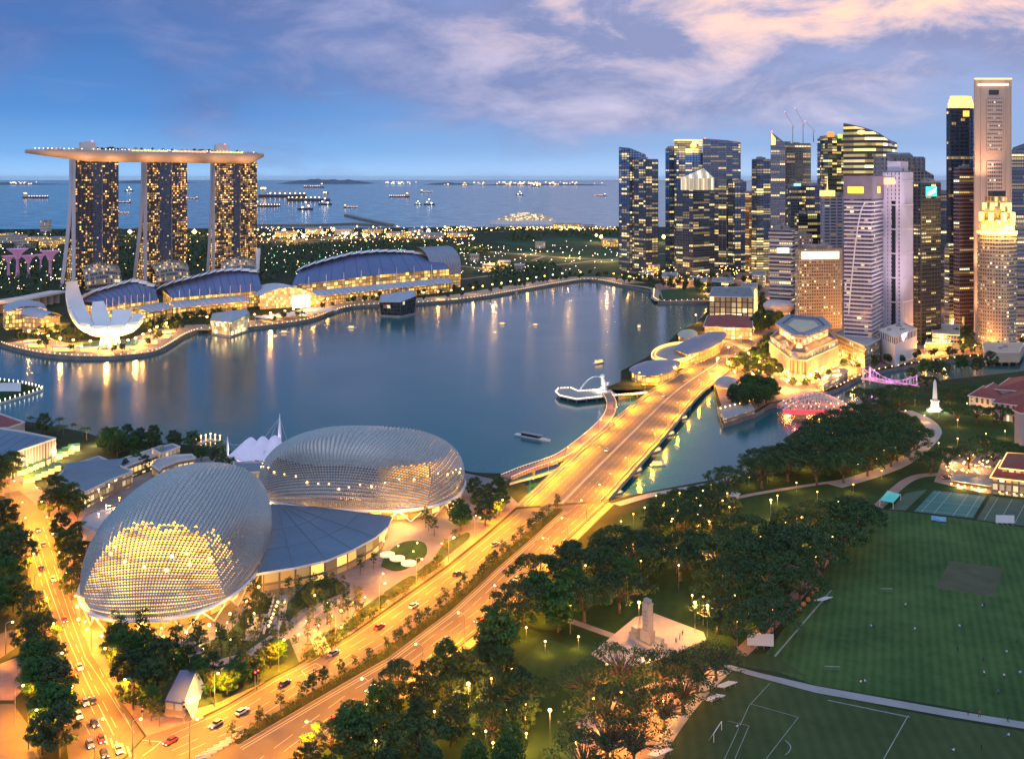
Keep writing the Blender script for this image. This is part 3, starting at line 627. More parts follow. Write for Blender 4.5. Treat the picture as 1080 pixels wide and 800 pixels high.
for k in range(10):
    a = k * .628; mb.tube([(mc0.x + 9 * math.cos(a), mc0.y + 9 * math.sin(a), LZ), (mc0.x + 6.5 * math.cos(a + .5), mc0.y + 6.5 * math.sin(a + .5), 15)], .7, 6); mb.tube([(mc0.x + 9 * math.cos(a), mc0.y + 9 * math.sin(a), LZ), (mc0.x + 6.5 * math.cos(a - .5), mc0.y + 6.5 * math.sin(a - .5), 15)], .7, 6)
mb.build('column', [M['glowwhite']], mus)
MB().lathe([(5, LZ), (5, 10), (5, 14)], mc0.x, mc0.y, 12).build('lobby_glass', [M['glowwarm']], mus)
MB().lathe([(26, LZ), (26, LZ + .8), (17, LZ + .8), (16.8, LZ + .4), (.1, LZ + .4)], mc0.x, mc0.y, 40).build('lily_pond', [M['water']], mus)
for ang in (200, 235, 270, 305, 340, 170):
    a = R(ang); dd = lamp_data('museum_flood', 'SPOT', 42000, (1, .58, .20), 1, 95, .8)
    light('floodlight', dd, (mc0.x + 34 * math.cos(a), mc0.y + 30 * math.sin(a), LZ + 2), mus, Vector((-math.cos(a) * .6, -math.sin(a) * .6, .75)).to_track_quat('-Z', 'Y').to_euler())
# ================================================================ WATERFRONT MALL AND HALLS
M['goldfac'] = facade('lit_shopfront', (.35, .24, .12), (.5, .4, .2), 3.0, 4.2, .18, .22, lit=.75, lc=(1, .42, .06), lc2=(1, .58, .14), es=1.05, row=.4, seed=11, metal=0, cl=.2)
M['goldfac2'] = facade('lit_gallery', (.32, .22, .12), (.4, .3, .15), 6.0, 5.0, .12, .18, lit=.6, lc=(1, .44, .07), lc2=(1, .58, .16), es=1.0, row=.5, seed=12, metal=0, cl=.2)
M['shell'] = mat('roof_shell', (.52, .53, .60), .4, .1, var=.08, vs=.03)
M['canopy'] = mat('canopy_roof', (.38, .40, .47), .45, .1, var=.1, vs=.03)
cano = [((150, 327), 1100), ((181, 321), 1142), ((262, 313), 1205), ((330, 308), 1256), ((478, 295), 1421)]
def canopy_at(px):
    for (a, Ya), (b_, Yb) in zip(cano, cano[1:]):
        if px <= b_[0]: t = (px - a[0]) / (b_[0] - a[0]); return Ya + (Yb - Ya) * t, a[1] + (b_[1] - a[1]) * t
    return cano[-1][1], cano[-1][0][1]
def hall(label, eave, crest, ribs, ribw, fac='goldfac2', dy=40, cy=55, low=20):
    px0, px1 = eave[0][0], eave[-1][0]
    def lin(l, x):
        x = min(max(x, l[0][0]), l[-1][0])
        for a, b_ in zip(l, l[1:]):
            if x <= b_[0]: return a[1] + (b_[1] - a[1]) * (x - a[0]) / (b_[0] - a[0])
        return l[-1][1]
    h = thing('convention_hall', label, 'hall', (*G(px0, 330).xy, LZ))
    def E(u): px = px0 + (px1 - px0) * u; Y = canopy_at(px)[0] + dy; return Vector((XA(px, Y), Y, ZA(lin(eave, px), Y)))
    c0, c1 = crest[0][0], crest[-1][0]
    def Cc(u): px = c0 + (c1 - c0) * u; Y = canopy_at(px)[0] + dy + cy; return Vector((XA(px, Y), Y, ZA(lin(crest, px), Y)))
    def fn(u, v): e, c = E(u), Cc(u); p = e.lerp(c, v); p.z += 5 * math.sin(math.pi * v * .75) * (1 - .5 * v); return p
    rf = MB().grid(fn, 24, 8).grid(lambda u, v: Cc(u) + Vector((0, 30 * v, 2.9 - 14 * v * v)), 24, 4).build('roof', [M['roofblue']], h, True)
    ln = MB()
    for k in range(13):
        pts = [fn(k / 12, v / 6) + Vector((0, 0, .12)) for v in range(7)]
        for a, b_ in zip(pts, pts[1:]): ln.bar(a, b_, .35, .25)
    ln.build('roof_seam', [M['navy']], rf)
    for k in range(ribs):
        u0, u1 = k / ribs, (k + 1.08) / ribs; a, b_ = Cc(u0), Cc(min(u1, 1)); w = ribw[0] + (ribw[1] - ribw[0]) * k / ribs
        def rb(u, v, a=a, b_=b_, w=w): p = a.lerp(b_, u); return (p.x, p.y + 12 - (12 + w) * v, p.z + 1.5 + 3.6 * math.sin(math.pi * min(v * .8, 1)) + 1.6 * u - 3 * max(0, v - .7))
        MB().grid(rb, 3, 7).build('roof_shell', [M['white']], rf, True)
    mb = MB(); n = 16
    for i in range(n):
        a, b_ = E(i / n), E((i + 1) / n); l = (b_ - a).length
        mb.face([(a.x, a.y + 4, LZ), (b_.x, b_.y + 4, LZ), (b_.x, b_.y + 4, b_.z), (a.x, a.y + 4, a.z)], 0, [(i * l, 0), (i * l + l, 0), (i * l + l, b_.z), (i * l, a.z)])
    for u in (0, 1):
        a, c = E(u), Cc(u); mb.face([(a.x, a.y + 4, LZ), (c.x, c.y, LZ), (c.x, c.y, c.z), (a.x, a.y + 4, a.z)][::(1 if u else -1)], 0, [(0, 0), (50, 0), (50, 30), (0, 20)])
    mb.build('glass_wall', [M[fac]], h)
    mt = MB()
    for i in range(1, 9): a = E(i / 9) + Vector((0, -5, 0)); mt.tube([(a.x, a.y, a.z - 14), (a.x, a.y, a.z + 9)], [.5, .25], 6)
    mt.build('roof_mast', [M['white']], h)
    return h
hall('low blue curved roof hall with white stepped ribs directly behind the lotus museum', [(108, 325), (130, 320), (166, 317)], [(84, 320), (100, 311), (143, 298.5), (164, 306)], 10, (16, 5), 'goldfac', 42, 42)
hall('middle blue curved roof hall with broad white arches on its left', [(180, 314), (198, 313), (276, 306)], [(172, 306), (185, 300), (205, 295.5), (234, 288), (256, 287.5), (272, 290)], 12, (26, 4), 'goldfac', 36, 48)
hall('longest blue curved roof hall with a stepped white crest and golden lit gallery', [(308, 301), (400, 290), (474, 283.5)], [(316, 287), (330, 281), (352, 275), (372, 270), (400, 267.5), (430, 268), (455, 272.5)], 15, (20, 4), 'goldfac2', 36, 60)
# lower canopy with lit shopfront
mall = thing('shopping_mall', 'long low grey canopy over golden lit shopfronts along the promenade', 'mall', (XA(300, 1230), 1230, LZ))
for i, ((a, Ya), (b_, Yb)) in enumerate(zip(cano, cano[1:])):
    if i == 2: continue
    A = Vector((XA(a[0] + 1.5, Ya), Ya)); B = Vector((XA(b_[0] - 1.5, Yb), Yb)); d = (B - A).normalized(); n = Vector((-d.y, d.x)); Ln = (B - A).length
    MB().grid(lambda u, v: (*(A + d * Ln * u + n * (26 * v - 6)), 15.5 + 5 * math.sin(v * 2.3)), 12, 8).build('canopy', [M['canopy']], mall, True)
    P = [A, B, B + n * 22, A + n * 22]; MB().prism([p for p in P], LZ, 15.4, 0, 0).build('shopfront', [M['goldfac']], mall)
    se = MB()
    for k in range(int(Ln / 9)):
        q = A + d * (k * 9); pts = [(*(q + n * (26 * v - 6)), 15.7 + 5 * math.sin(v * 2.3)) for v in (0, .33, .66, 1)]
        for p, q2 in zip(pts, pts[1:]): se.bar(p, q2, .3, .3)
    se.build('canopy_rib', [M['white']], mall)
# arched atrium between them
Aq = Vector((XA(274, 1225), 1225)); Bq = Vector((XA(334, 1262), 1262)); d = (Bq - Aq).normalized(); n = Vector((-d.y, d.x)); Ln = (Bq - Aq).length
atr = thing('atrium_pavilion', 'brightly lit arched glass atrium with pale curved roof beside the tall white mast', 'pavilion', (*Aq, LZ))
ar = lambda u: 10 + 14 * abs(math.sin(math.pi * (u * .9 + .08))) ** .7
MB().grid(lambda u, v: (*(Aq + d * Ln * u + n * (55 * v - 4)), LZ + ar(u) + .8), 18, 4).build('arched_roof', [M['shell']], atr, True)
mb = MB()
for i in range(18):
    u0, u1 = i / 18, (i + 1) / 18; a, b_ = Aq + d * Ln * u0, Aq + d * Ln * u1; mb.face([(*a, LZ), (*b_, LZ), (*b_, LZ + ar(u1)), (*a, LZ + ar(u0))], 0, [(Ln * u0, 0), (Ln * u1, 0), (Ln * u1, ar(u1)), (Ln * u0, ar(u0))])
M['goldbright'] = facade('atrium_glazing', (.5, .4, .2), (.5, .42, .25), 2.5, 3.2, .12, .12, lit=.95, lc=(1, .60, .16), lc2=(1, .70, .28), es=.9, row=.6, seed=14, metal=0)
mb.build('glazed_front', [M['goldbright']], atr)
mb = MB().prism([*[Aq + d * Ln * u for u in (.56, .84)], Aq + d * Ln * .84 - n * 8, Aq + d * Ln * .56 - n * 8][::-1], LZ, LZ + 14); mb.build('entrance_box', [M['glowwhite']], atr)
# tall tapered mast
p = G(272, 312); ms = thing('mast', 'tall white tapered mast on splayed legs beside the arched atrium', 'mast', (p.x, p.y, LZ))
zt = ZA(262, p.y); MB().lathe([(.6, 25), (1.6, 34), (3.4, zt - 4), (3.6, zt)], p.x, p.y, 14).build('funnel', [M['white']], ms, True)
mb = MB()
for a in (0, 2.1, 4.2): mb.tube([(p.x + 8 * math.cos(a), p.y + 8 * math.sin(a), LZ), (p.x, p.y, 27)], .5, 6)
mb.build('leg', [M['white']], ms)
# grey barrel roof at the end of the exhibition hall
c = Vector((XA(440, 1480), 1480)); eh = thing('exhibition_annex', 'grey barrel roofed annex behind the right end of the longest blue roof', 'hall', (*c, LZ)); dd_ = Vector((.80, .6)); nn_ = Vector((-.6, .8))
MB().grid(lambda u, v: (*(c + dd_ * (52 * v) + nn_ * (34 * math.cos(math.pi * u))), 22 + 37 * abs(math.sin(math.pi * u)) ** .7), 20, 10).build('barrel_roof', [M['roofgrey2']] if 'roofgrey2' in M else [M['canopy']], eh, True)
MB().prism([c - nn_ * 33, c + dd_ * 52 - nn_ * 33, c + dd_ * 52 + nn_ * 33, c + nn_ * 33], LZ, 24).build('wall', [M['goldfac']], eh)
mb = MB()
for v in range(1, 11):
    pts = [(*(c + dd_ * (5.2 * v) + nn_ * (34 * math.cos(math.pi * u / 12))), 22.3 + 37 * abs(math.sin(math.pi * u / 12)) ** .7) for u in range(13)]
    for a, b_ in zip(pts, pts[1:]): mb.bar(a, b_, .4, .3)
mb.build('roof_rib', [M['steel']], eh)
# crystal pavilions in the water
def crystal(label, pts, hs, mt, rm, zb=1.5):
    P = GL(pts, zb); c = sum(P, Vector((0, 0))) / len(P); t = thing('crystal_pavilion', label, 'pavilion', (*c, 0))
    MB().prism(ccw([c + (q - c) * 1.08 for q in P]), -1, zb).build('base', [M['concrete']], t)
    out = [c + (q - c) * 1.12 for q in P]; mb = MB(); n = len(P); u = 0
    for i in range(n):
        j = (i + 1) % n; l = (P[j] - P[i]).length; mb.face([(*P[i], zb), (*P[j], zb), (*out[j], zb + hs[j]), (*out[i], zb + hs[i])], 0, [(u, 0), (u + l, 0), (u + l, hs[j]), (u, hs[i])]); u += l
    mb.build('glass_facet', [mt], t)
    ap = c + Vector((3, 2)); mb = MB()
    for i in range(n): j = (i + 1) % n; mb.face([(*out[i], zb + hs[i]), (*out[j], zb + hs[j]), (*ap, zb + max(hs) * 1.15)])
    mb.build('faceted_roof', [rm], t)
    fr = MB()
    for i in range(n): fr.bar((*P[i], zb), (*out[i], zb + hs[i]), .5, .5); fr.bar((*out[i], zb + hs[i]), (*out[(i + 1) % n], zb + hs[(i + 1) % n]), .5, .5)
    fr.build('frame', [M['steel']], t)
crystal('golden glowing faceted glass pavilion standing in the water near the museum', [(224, 351), (243, 354), (261, 348), (258, 343), (226, 343)], [13, 14, 17, 17, 12], facade('crystal_lit', (.5, .4, .2), (.6, .5, .3), 4, 4, .06, .08, lit=1, lc=(1, .62, .20), lc2=(1, .8, .4), es=1.2, row=1, seed=4, metal=0), M['canopy'])
crystal('dark glass faceted pavilion with pale pointed roof standing in the water', [(402, 332), (422, 333), (437, 330), (434, 324), (404, 324)], [15, 16, 20, 20, 15], facade('crystal_dark', (.10, .11, .11), (.06, .08, .09), 4, 4, .1, .1, lit=.05, es=.4, row=0, seed=4), M['canopy'])
# curved roofs at the left of the museum, and the raised expressway
for lab, px0, px1, py, Y in (('grey arched roof with golden lit front beside the expressway', 6, 50, 329, 1060), ('small grey curved roof pavilion between the arched roof and the museum', 44, 64, 336, 1030)):
    a = Vector((XA(px0, Y), Y)); b_ = Vector((XA(px1, Y + 20), Y + 20)); t = thing('arched_pavilion', lab, 'pavilion', (*a, LZ)); d = (b_ - a).normalized(); n = Vector((-d.y, d.x)); Ln = (b_ - a).length; z0 = ZA(py, Y)
    MB().grid(lambda u, v: (*(a + d * Ln * u + n * (34 * v - 2)), z0 + 5 * abs(math.sin(math.pi * u)) ** .8 + 3 * v), 14, 6).build('arched_roof', [M['canopy']], t, True)
    MB().prism([a + n, b_ + n, b_ + n * 28, a + n * 28], LZ, z0 - .2).build('lit_wall', [M['goldfac']], t)
ex = thing('raised_expressway', 'raised white concrete expressway running past the arched roof on piers', 'bridge', (XA(0, 1260), 1260, LZ))
ep = [Vector((XA(x, Y), Y)) for x, Y in ((-60, 1130), (0, 1190), (30, 1235), (62, 1300))]
ribbon(ep, 22, 15, 17.2).build('deck', [M['offwhite']], ex); ribbon([q + Vector((6, -9)) for q in ep], .5, 17.2, 18.6).build('parapet', [M['white']], ex)
mb = MB()
for q, a in along(ep, 14): mb.box((q.x, q.y, LZ), (3, 14, 12.2), a)
mb.build('pier', [M['concrete']], ex)
# promenade kiosks with white canopies
kroof = thing('kiosk', '', 'kiosk')
MB().box((0, 0, 0), (17, 6, .3)).build('floor', [M['stone']], kroof); MB().box((0, 1, .3), (13, 3, 2.8)).build('counter', [M['glowwarm']], kroof)
mb = MB(); mb.grid(lambda u, v: ((u - .5) * 20, (v - .5) * 8, 4 + .9 * math.sin(math.pi * v)), 6, 4); mb.build('canopy', [M['offwhite']], kroof)
mb = MB(); [mb.tube([(x, y, .3), (x, y, 4.2)], .15, 5) for x in (-9, -3, 3, 9) for y in (-3.4, 3.4)]; mb.build('post', [M['white']], kroof)
st = Stamp(kroof)
for (x, y, a, lab) in ((38, 366, .0, 'white canopied kiosk at the left end of the museum promenade'), (68, 370.5, 0, 'second white canopied kiosk from the left below the museum'), (93, 371, 0, 'white canopied kiosk left of centre below the museum bowl'), (127, 370, .05, 'white canopied kiosk right of centre below the museum bowl'), (158, 363, .45, 'white canopied kiosk right of the museum where the shore bends'), (171, 357, .6, 'small white canopied kiosk furthest right on the museum point')):
    st.put(G(x, y), a, label=lab, group='kiosks along the museum promenade')
st2 = thing('shade_awning', 'long pale awning beside the bright atrium plaza', 'awning'); MB().grid(lambda u, v: ((u - .5) * 7, (v - .5) * 26, 4 + 1.2 * math.sin(math.pi * u)), 6, 4).build('fabric', [M['offwhite']], st2, True)
mb = MB(); [mb.tube([(x, y, 0), (x, y, 4)], .15, 5) for x in (-3, 3) for y in (-12, 0, 12)]; mb.build('post', [M['steel']], st2); st = Stamp(st2)
for k in range(11): st.put(G(278 + k * 7.3, 339 - k * .9), .75, label='long pale awning in the row on the plaza before the bright atrium', group='awnings on the atrium plaza')
# supertrees
stree = thing('tree_tower', '', 'garden tower')
MB().lathe([(4.2, 0), (2.6, 8), (2.0, 20), (2.6, 30), (4.5, 35)], 0, 0, 12).build('trunk', [M['pinktrunk'] if 'pinktrunk' in M else M['fin']], stree, True)
mb = MB()
for k in range(22):
    a = k * 2 * math.pi / 22; mb.tube([(3 * math.cos(a), 3 * math.sin(a), 28), (6 * math.cos(a), 6 * math.sin(a), 36), (15 * math.cos(a), 15 * math.sin(a), 43)], .45, 5)
mb.build('branch', [M['pinkglow']], stree)
MB().lathe([(3, 33), (7, 38), (13, 42.5)], 0, 0, 18).build('canopy', [M['pinkglow']], stree, True); st = Stamp(stree)
for (x, yt, s_, lab) in ((9, 269.5, .72, 'small pink lit garden tower furthest left in the woodland'), (18.5, 262, 1.05, 'tall pink lit garden tower second from the left'), (30, 269, .8, 'short pink lit garden tower between the two tall ones'), (53, 264, 1.0, 'tall pink lit garden tower nearest the left hotel leg'), (43, 268, .6, 'faint small garden tower behind the tall right one')):
    Y = F * (H - LZ - 43 * s_) / (yt - HY); st.put((XA(x, Y), Y, LZ), 0, s_, lab, 'pink lit garden towers')
# ================================================================ ARTS CENTRE: two spiky domes, lobby roof, annex
M['shade'] = mat('aluminium_shade', (.40, .41, .40), .36, .5, var=.22, vs=.9)
M['dframe'] = mat('dome_frame', (.30, .30, .30), .4, .4, var=.05)
def shellmat(name, hall_, es):
    """glass seen between the shades; the halls behind it are lit"""
    m, b = newmat(name); t = nn('ShaderNodeTexCoord'); s_ = nn('ShaderNodeSeparateXYZ'); L.new(t.outputs['Object'], s_.inputs[0])
    b.inputs['Base Color'].default_value = (.08, .09, .10, 1); b.inputs['Roughness'].default_value = .25
    n = nn('ShaderNodeTexNoise'); n.inputs['Scale'].default_value = .11; n.inputs['Detail'].default_value = 3; L.new(t.outputs['Object'], n.inputs[0])
    if hall_ == 1:    # hall lights behind the end that faces the avenue
        lit = ramp(mth('ADD', mth('MULTIPLY_ADD', s_.outputs[1], -.12, -3.9), mth('MULTIPLY', n.outputs[0], .25), clamp=True), [(0, (0, 0, 0)), (.45, (1, 1, 1))])
        lit = mth('MAXIMUM', lit, mth('MULTIPLY', mth('LESS_THAN', s_.outputs[2], 17), .55))
    else:
        lit = mth('MAXIMUM', ramp(mth('MULTIPLY_ADD', s_.outputs[0], .06, -.62, clamp=True), [(0, (.03,) * 3), (.8, (.9,) * 3)]), mth('MULTIPLY', mth('LESS_THAN', s_.outputs[2], 10), .30))
    floors = mth('GREATER_THAN', mth('FRACT', mth('MULTIPLY', s_.outputs[2], .22)), .16)
    spots = ramp(n.outputs[0], [(.32, (.35,) * 3), (.7, (1.5,) * 3)])
    b.inputs['Emission Color'].default_value = (1, .42, .045, 1)
    L.new(mth('MULTIPLY', mth('MULTIPLY', lit, spots), mth('MULTIPLY', mth('MULTIPLY_ADD', floors, .5, .5), es)), b.inputs['Emission Strength'])
    m.cycles.emission_sampling = 'NONE'; return m
def dome(label, cx, cy, rot, a, b, z0, h, nu, nv, openfn, smat, skew=0.0, e1=.92, e2=.80, sq=1.0):
    t = thing('domed_theatre', label, 'theatre', (cx, cy, LZ)); cr, sr = math.cos(rot), math.sin(rot)
    def P(u, v, o_=0.0):                      # square grid wrapped over an oval shell
        U, V_ = 2 * u - 1, 2 * v - 1; dx, dy = U * math.sqrt(1 - V_ * V_ / 2), V_ * math.sqrt(1 - U * U / 2); r = min(1, math.hypot(dx, dy)); k = max(r, 1e-6); dx /= k; dy /= k
        rho = math.sin(math.pi / 2 * r) ** e1; cz = max(0.0, math.cos(math.pi / 2 * r)) ** e2; g_ = max(1e-9, abs(dx) ** sq + abs(dy) ** sq) ** (-1 / sq) if r > 1e-5 else 1; dx *= g_; dy *= g_
        q = Vector((a * rho * dx, b * rho * dy * (1 + skew * rho * dx), h * cz)); q += Vector((rho * dx, rho * dy, cz + .05)).normalized() * o_
        return Vector((cx + q.x * cr - q.y * sr, cy + q.x * sr + q.y * cr, z0 + q.z))
    MB().grid(lambda u, v: P(u, v, -.55), 48, 36).build('glass_shell', [smat], t, True)
    mb = MB(); c0 = Vector((cx, cy, z0))
    for i in range(nu):
        for j in range(nv):
            Q = [P(i / nu, j / nv), P((i + 1) / nu, j / nv), P((i + 1) / nu, (j + 1) / nv), P(i / nu, (j + 1) / nv)]
            c = (Q[0] + Q[1] + Q[2] + Q[3]) / 4; n = (Q[2] - Q[0]).cross(Q[3] - Q[1])
            if n.length < 1e-5: continue
            n.normalize()
            if n.dot(c - c0) < 0: n = -n; Q = Q[::-1]
            sz = min((Q[1] - Q[0]).length, (Q[3] - Q[0]).length, 2.4); op = openfn(c)
            E = sorted(range(4), key=lambda e: Q[e].z + Q[(e + 1) % 4].z + .01 * (Q[e].y + Q[(e + 1) % 4].y)); lo = (Q[E[0]] + Q[(E[0] + 1) % 4]) / 2
            apex = c + n * sz * (.55 if op == 0 else .42) + (lo - c) * (.15 if op == 0 else .0)
            for e in E[op:]: mb.face([Q[e], Q[(e + 1) % 4], apex])
    mb.build('sunshade', [M['shade']], t)
    mb = MB()
    for i in range(0, nu + 1, 2):
        pts = [P(i / nu, v / 24, -.05) for v in range(25)]
        for p, q in zip(pts, pts[1:]): mb.bar(p, q, .16, .2)
    for j in range(0, nv + 1, 2):
        pts = [P(u / 30, j / nv, -.05) for u in range(31)]
        for p, q in zip(pts, pts[1:]): mb.bar(p, q, .14, .2)
    mb.build('lattice_frame', [M['dframe']], t)
    ring = []
    for k in range(96):
        an = 2 * math.pi * k / 96; g_ = (abs(math.cos(an)) ** sq + abs(math.sin(an)) ** sq) ** (-1 / sq); x, y = (a + .5) * math.cos(an) * g_, (b + .5) * math.sin(an) * g_ * (1 + skew * math.cos(an) * g_); ring.append(Vector((cx + x * cr - y * sr, cy + x * sr + y * cr, z0)))
    MB().tube(ring + ring[:1], .75, 8, cap=False).build('base_ring', [M['white']], t, True)
    c0 = Vector((cx, cy)); inner = [c0 + (Vector((p.x, p.y)) - c0) * .86 for p in ring[::3]]
    MB().prism(ccw(inner), LZ, z0 + 1.0, 0, 0).build('lobby_glass', [M['goldfac2']], t)
    cb = MB(); rr = ring[::4]
    for p, q in zip(rr, rr[1:] + rr[:1]):
        mpt = (p + q) / 2; g = c0 + (Vector((mpt.x, mpt.y)) - c0) * .965
        cb.tube([(g.x, g.y, LZ), (p.x, p.y, z0)], .32, 6); cb.tube([(g.x, g.y, LZ), (q.x, q.y, z0)], .32, 6)
    cb.build('column', [M['white']], t)
    return t, P, ring
DR = random.Random(2)
d1, P1, ring1 = dome('large spiky dome lit gold from inside at its near end beside the tree lined avenue', -129, 414, R(95), 66, 31.5, 9.5, 26.5, 100, 66, lambda c: 1 if c.y + DR.random() ** 2 * 9 < 377 + max(0, -c.x - 136) * 1.0 or c.z < 15 else 0, shellmat('lit_glass_near_dome', 1, 4.2), -.08, .84, .72, 2.35)
d2, P2, ring2 = dome('spiky silvery dome behind the lobby roof at the edge of the bay', -72, 502, R(-7), 48.5, 36, 9, 25.5, 84, 60, lambda c: 0 if c.z > 27 or c.y > 505 else 1, shellmat('lit_glass_far_dome', 2, 2.2), .04, .80, .62, 2.5)
mb = MB()
for k, (px, py) in enumerate([(118, 583), (130, 591), (150, 597), (176, 599), (199, 596), (222, 588), (181, 586), (198, 585), (120, 575)]):
    best = min((P1(.02 + .5 * i / 40, j / 60, .15) for i in range(41) for j in range(1, 60)), key=lambda q: (CX + q.x * F / q.y - px) ** 2 + (HY + (H - q.z) * F / q.y - py) ** 2)
    mb.ball(best, .6 if k < 7 else .4, 8)
mb.build('hall_light', [M['lampglobe']], d1)
mb = MB()
for i in range(26):
    an = math.pi * (1.02 + .98 * i / 25); rr_ = .90 - .02 * (i % 3); p = P2(.5 + .5 * rr_ * math.cos(an) * .98, .5 + .5 * rr_ * math.sin(an) * .98, .3); mb.ball(p, .3 if i % 3 else .48, 6)
mb.build('uplight', [M['lampglobe']], d2)
for rg, idx, par in ((ring1, (36, 44, 52, 60, 66), d1), (ring2, (52, 60, 68, 76, 84, 92), d2)):
    for i in idx:
        q = rg[i]; c_ = Vector(ROOT[par.name]); o_ = (Vector((q.x, q.y)) - c_.xy).normalized() * 4; light('uplighter', lamp_data('dome_up', 'POINT', 500, (1, .48, .10), .6), (q.x + o_.x, q.y + o_.y, 10.5), par)
# pavement lights under the near dome
mb = MB()
for p in ring1[::3]:
    c0 = Vector((-129, 416)); g = c0 + (Vector((p.x, p.y)) - c0) * 1.02
    mb.ball((g.x, g.y, LZ + 1.3), .55, 6)
mb.build('column_light', [M['lampglobe']], d1)
for i in (24, 32, 40, 48, 56, 64, 72, 80):
    p = ring1[i]; light('undercroft_light', lamp_data('undercroft', 'POINT', 4500, (1, .42, .06), .5), (p.x, p.y, LZ + 4), d1)
for i in (50, 60, 70, 80, 90):
    p = ring2[i]; light('undercroft_light', lamp_data('undercroft2', 'POINT', 5500, (1, .45, .08), .5), (p.x, p.y - 1, LZ + 4), d2)
# lobby roof between the domes
M['slate'] = mat('slate_roof', (.15, .20, .27), .5, .25, var=.14, vs=.06)
RZ = 11.0; rp = GL([(286, 531), (330, 534), (372, 539), (414, 545), (409, 555), (396, 566), (372, 579), (345, 590), (310, 598), (271, 604), (276, 580), (281, 556)], RZ)
lob = thing('lobby_building', 'low building with a fan shaped blue grey roof between the two domes', 'building', (*rp[7], LZ)); c0 = sum(rp, Vector((0, 0))) / len(rp)
MB().prism(ccw(rp), [RZ - .9] * 12, [RZ] * 12, 1, 0, True).build('fan_roof', [M['slate'], M['white']], lob)
mb = MB(); ap = GL([(292, 529)], RZ)[0]
for k in range(5):
    e = GL([(414, 545), (396, 566), (372, 579), (345, 590), (310, 598)], RZ)[k]; a = ap.lerp(e, .10); mb.bar((*a, RZ + .1), (*ap.lerp(e, .985), RZ + .1), .35, .25)
for t_ in (.45, .72):
    pts = [ap.lerp(e, t_) for e in GL([(414, 545), (396, 566), (372, 579), (345, 590), (310, 598), (271, 604)], RZ)]
    for a, b_ in zip(pts, pts[1:]): mb.bar((*a, RZ + .08), (*b_, RZ + .08), .2, .16)
mb.build('roof_seam', [M['roofgrey']], lob)
MB().prism(ccw([c0 + (q - c0) * .93 for q in rp]), LZ, RZ - .9, 0, 0).build('lobby_glass', [M['goldfac2']], lob)
mb = MB()
for k in range(5):
    q = G(283 - k * 2.2, 548 + k * 12, RZ); mb.face([(q.x - 2, q.y + 4, RZ + .2), (q.x - 7.5, q.y + 1.5, RZ - 1), (q.x - 2, q.y - 1.5, RZ + 2.5)]); mb.face([(q.x - 2, q.y + 4, RZ + .2), (q.x - 2, q.y - 1.5, RZ + 2.5), (q.x - .2, q.y + 2, RZ + .2)])
mb.build('skylight_fin', [M['glowgold']], lob)
for px, py in ((300, 612), (340, 604), (380, 588), (412, 565), (432, 556)):
    q = G(px, py); light('canopy_light', lamp_data('canopy_l', 'POINT', 8000, (1, .44, .09), .8), (q.x, q.y - 1, 8.5), lob)
# drum annex on the far left of the near dome, with lamps on the roof
q = G(140, 548, 12); an = thing('round_annex', 'low round pinkish building with lamps on its roof beside the near dome', 'building', (q.x, q.y, LZ))
dp = [Vector((q.x + (21 if math.cos(a) < 0 else 34) * math.cos(a), q.y + 2 + 19 * math.sin(a))) for a in [i * math.pi / 20 for i in range(40)]]
M['pinkconc'] = mat('pink_render', (.42, .36, .36), .7, var=.08, vs=.1)
MB().prism(dp, LZ, 11.4).build('drum_wall', [M['pinkconc']], an); MB().prism([q.xy + (p - q.xy) * 1.02 for p in dp], 11.5, 12.3, bottom=True).build('roof', [M['pinkconc']], an)
mb = MB()
for i in range(40):
    a, b_ = dp[i], dp[(i + 1) % 40]; mb.bar((*a, 12.3), (*a, 13.3), .15, .15); mb.bar((*a, 13.3), (*b_, 13.3), .18, .14)
mb.build('railing', [M['steel']], an)
mb = MB(); rng = random.Random(8)
LAMPS_ANNEX = [(104, 519), (107, 528), (112, 536), (104, 545), (126, 528), (131, 531), (137, 529), (143, 525), (146, 528), (140, 534), (120, 540), (115, 514), (132, 540)]
for x, y in LAMPS_ANNEX: g = G(x, y, 12.3); mb.tube([(g.x, g.y, 12.3), (g.x, g.y, 13.4)], .1, 5); mb.ball((g.x, g.y, 13.7), .38, 6)
mb.build('roof_lamp', [M['lampglobe']], an)
for x, y in ((137, 529), (115, 532)): g = G(x, y, 12.3); light('roof_light', lamp_data('annexl', 'POINT', 6000, (1, .5, .2), .5), (g.x, g.y, 15), an)
MB().prism(GL([(152, 517), (178, 507), (182, 510), (156, 521)], 13), 12.3, 14.5).build('roof_plant', [M['offwhite']], an)
sv = thing('service_block', 'dark grey low service block with white edge walls left of the near dome', 'building', (*G(100, 570).xy, LZ)); pb = GL([(92, 563), (118, 566), (130, 556), (112, 545), (90, 548)], 8)
MB().prism(ccw(pb), LZ, 8).build('wall', [M['navy']], sv); MB().prism(GL([(92, 564), (93, 564), (93, 546), (92, 546)], 9), LZ, 9.5).build('edge_wall', [M['white']], sv); MB().bar((*pb[0], 8.6), (*pb[2], 8.6), .8, 1.2).build('parapet', [M['offwhite']], sv)
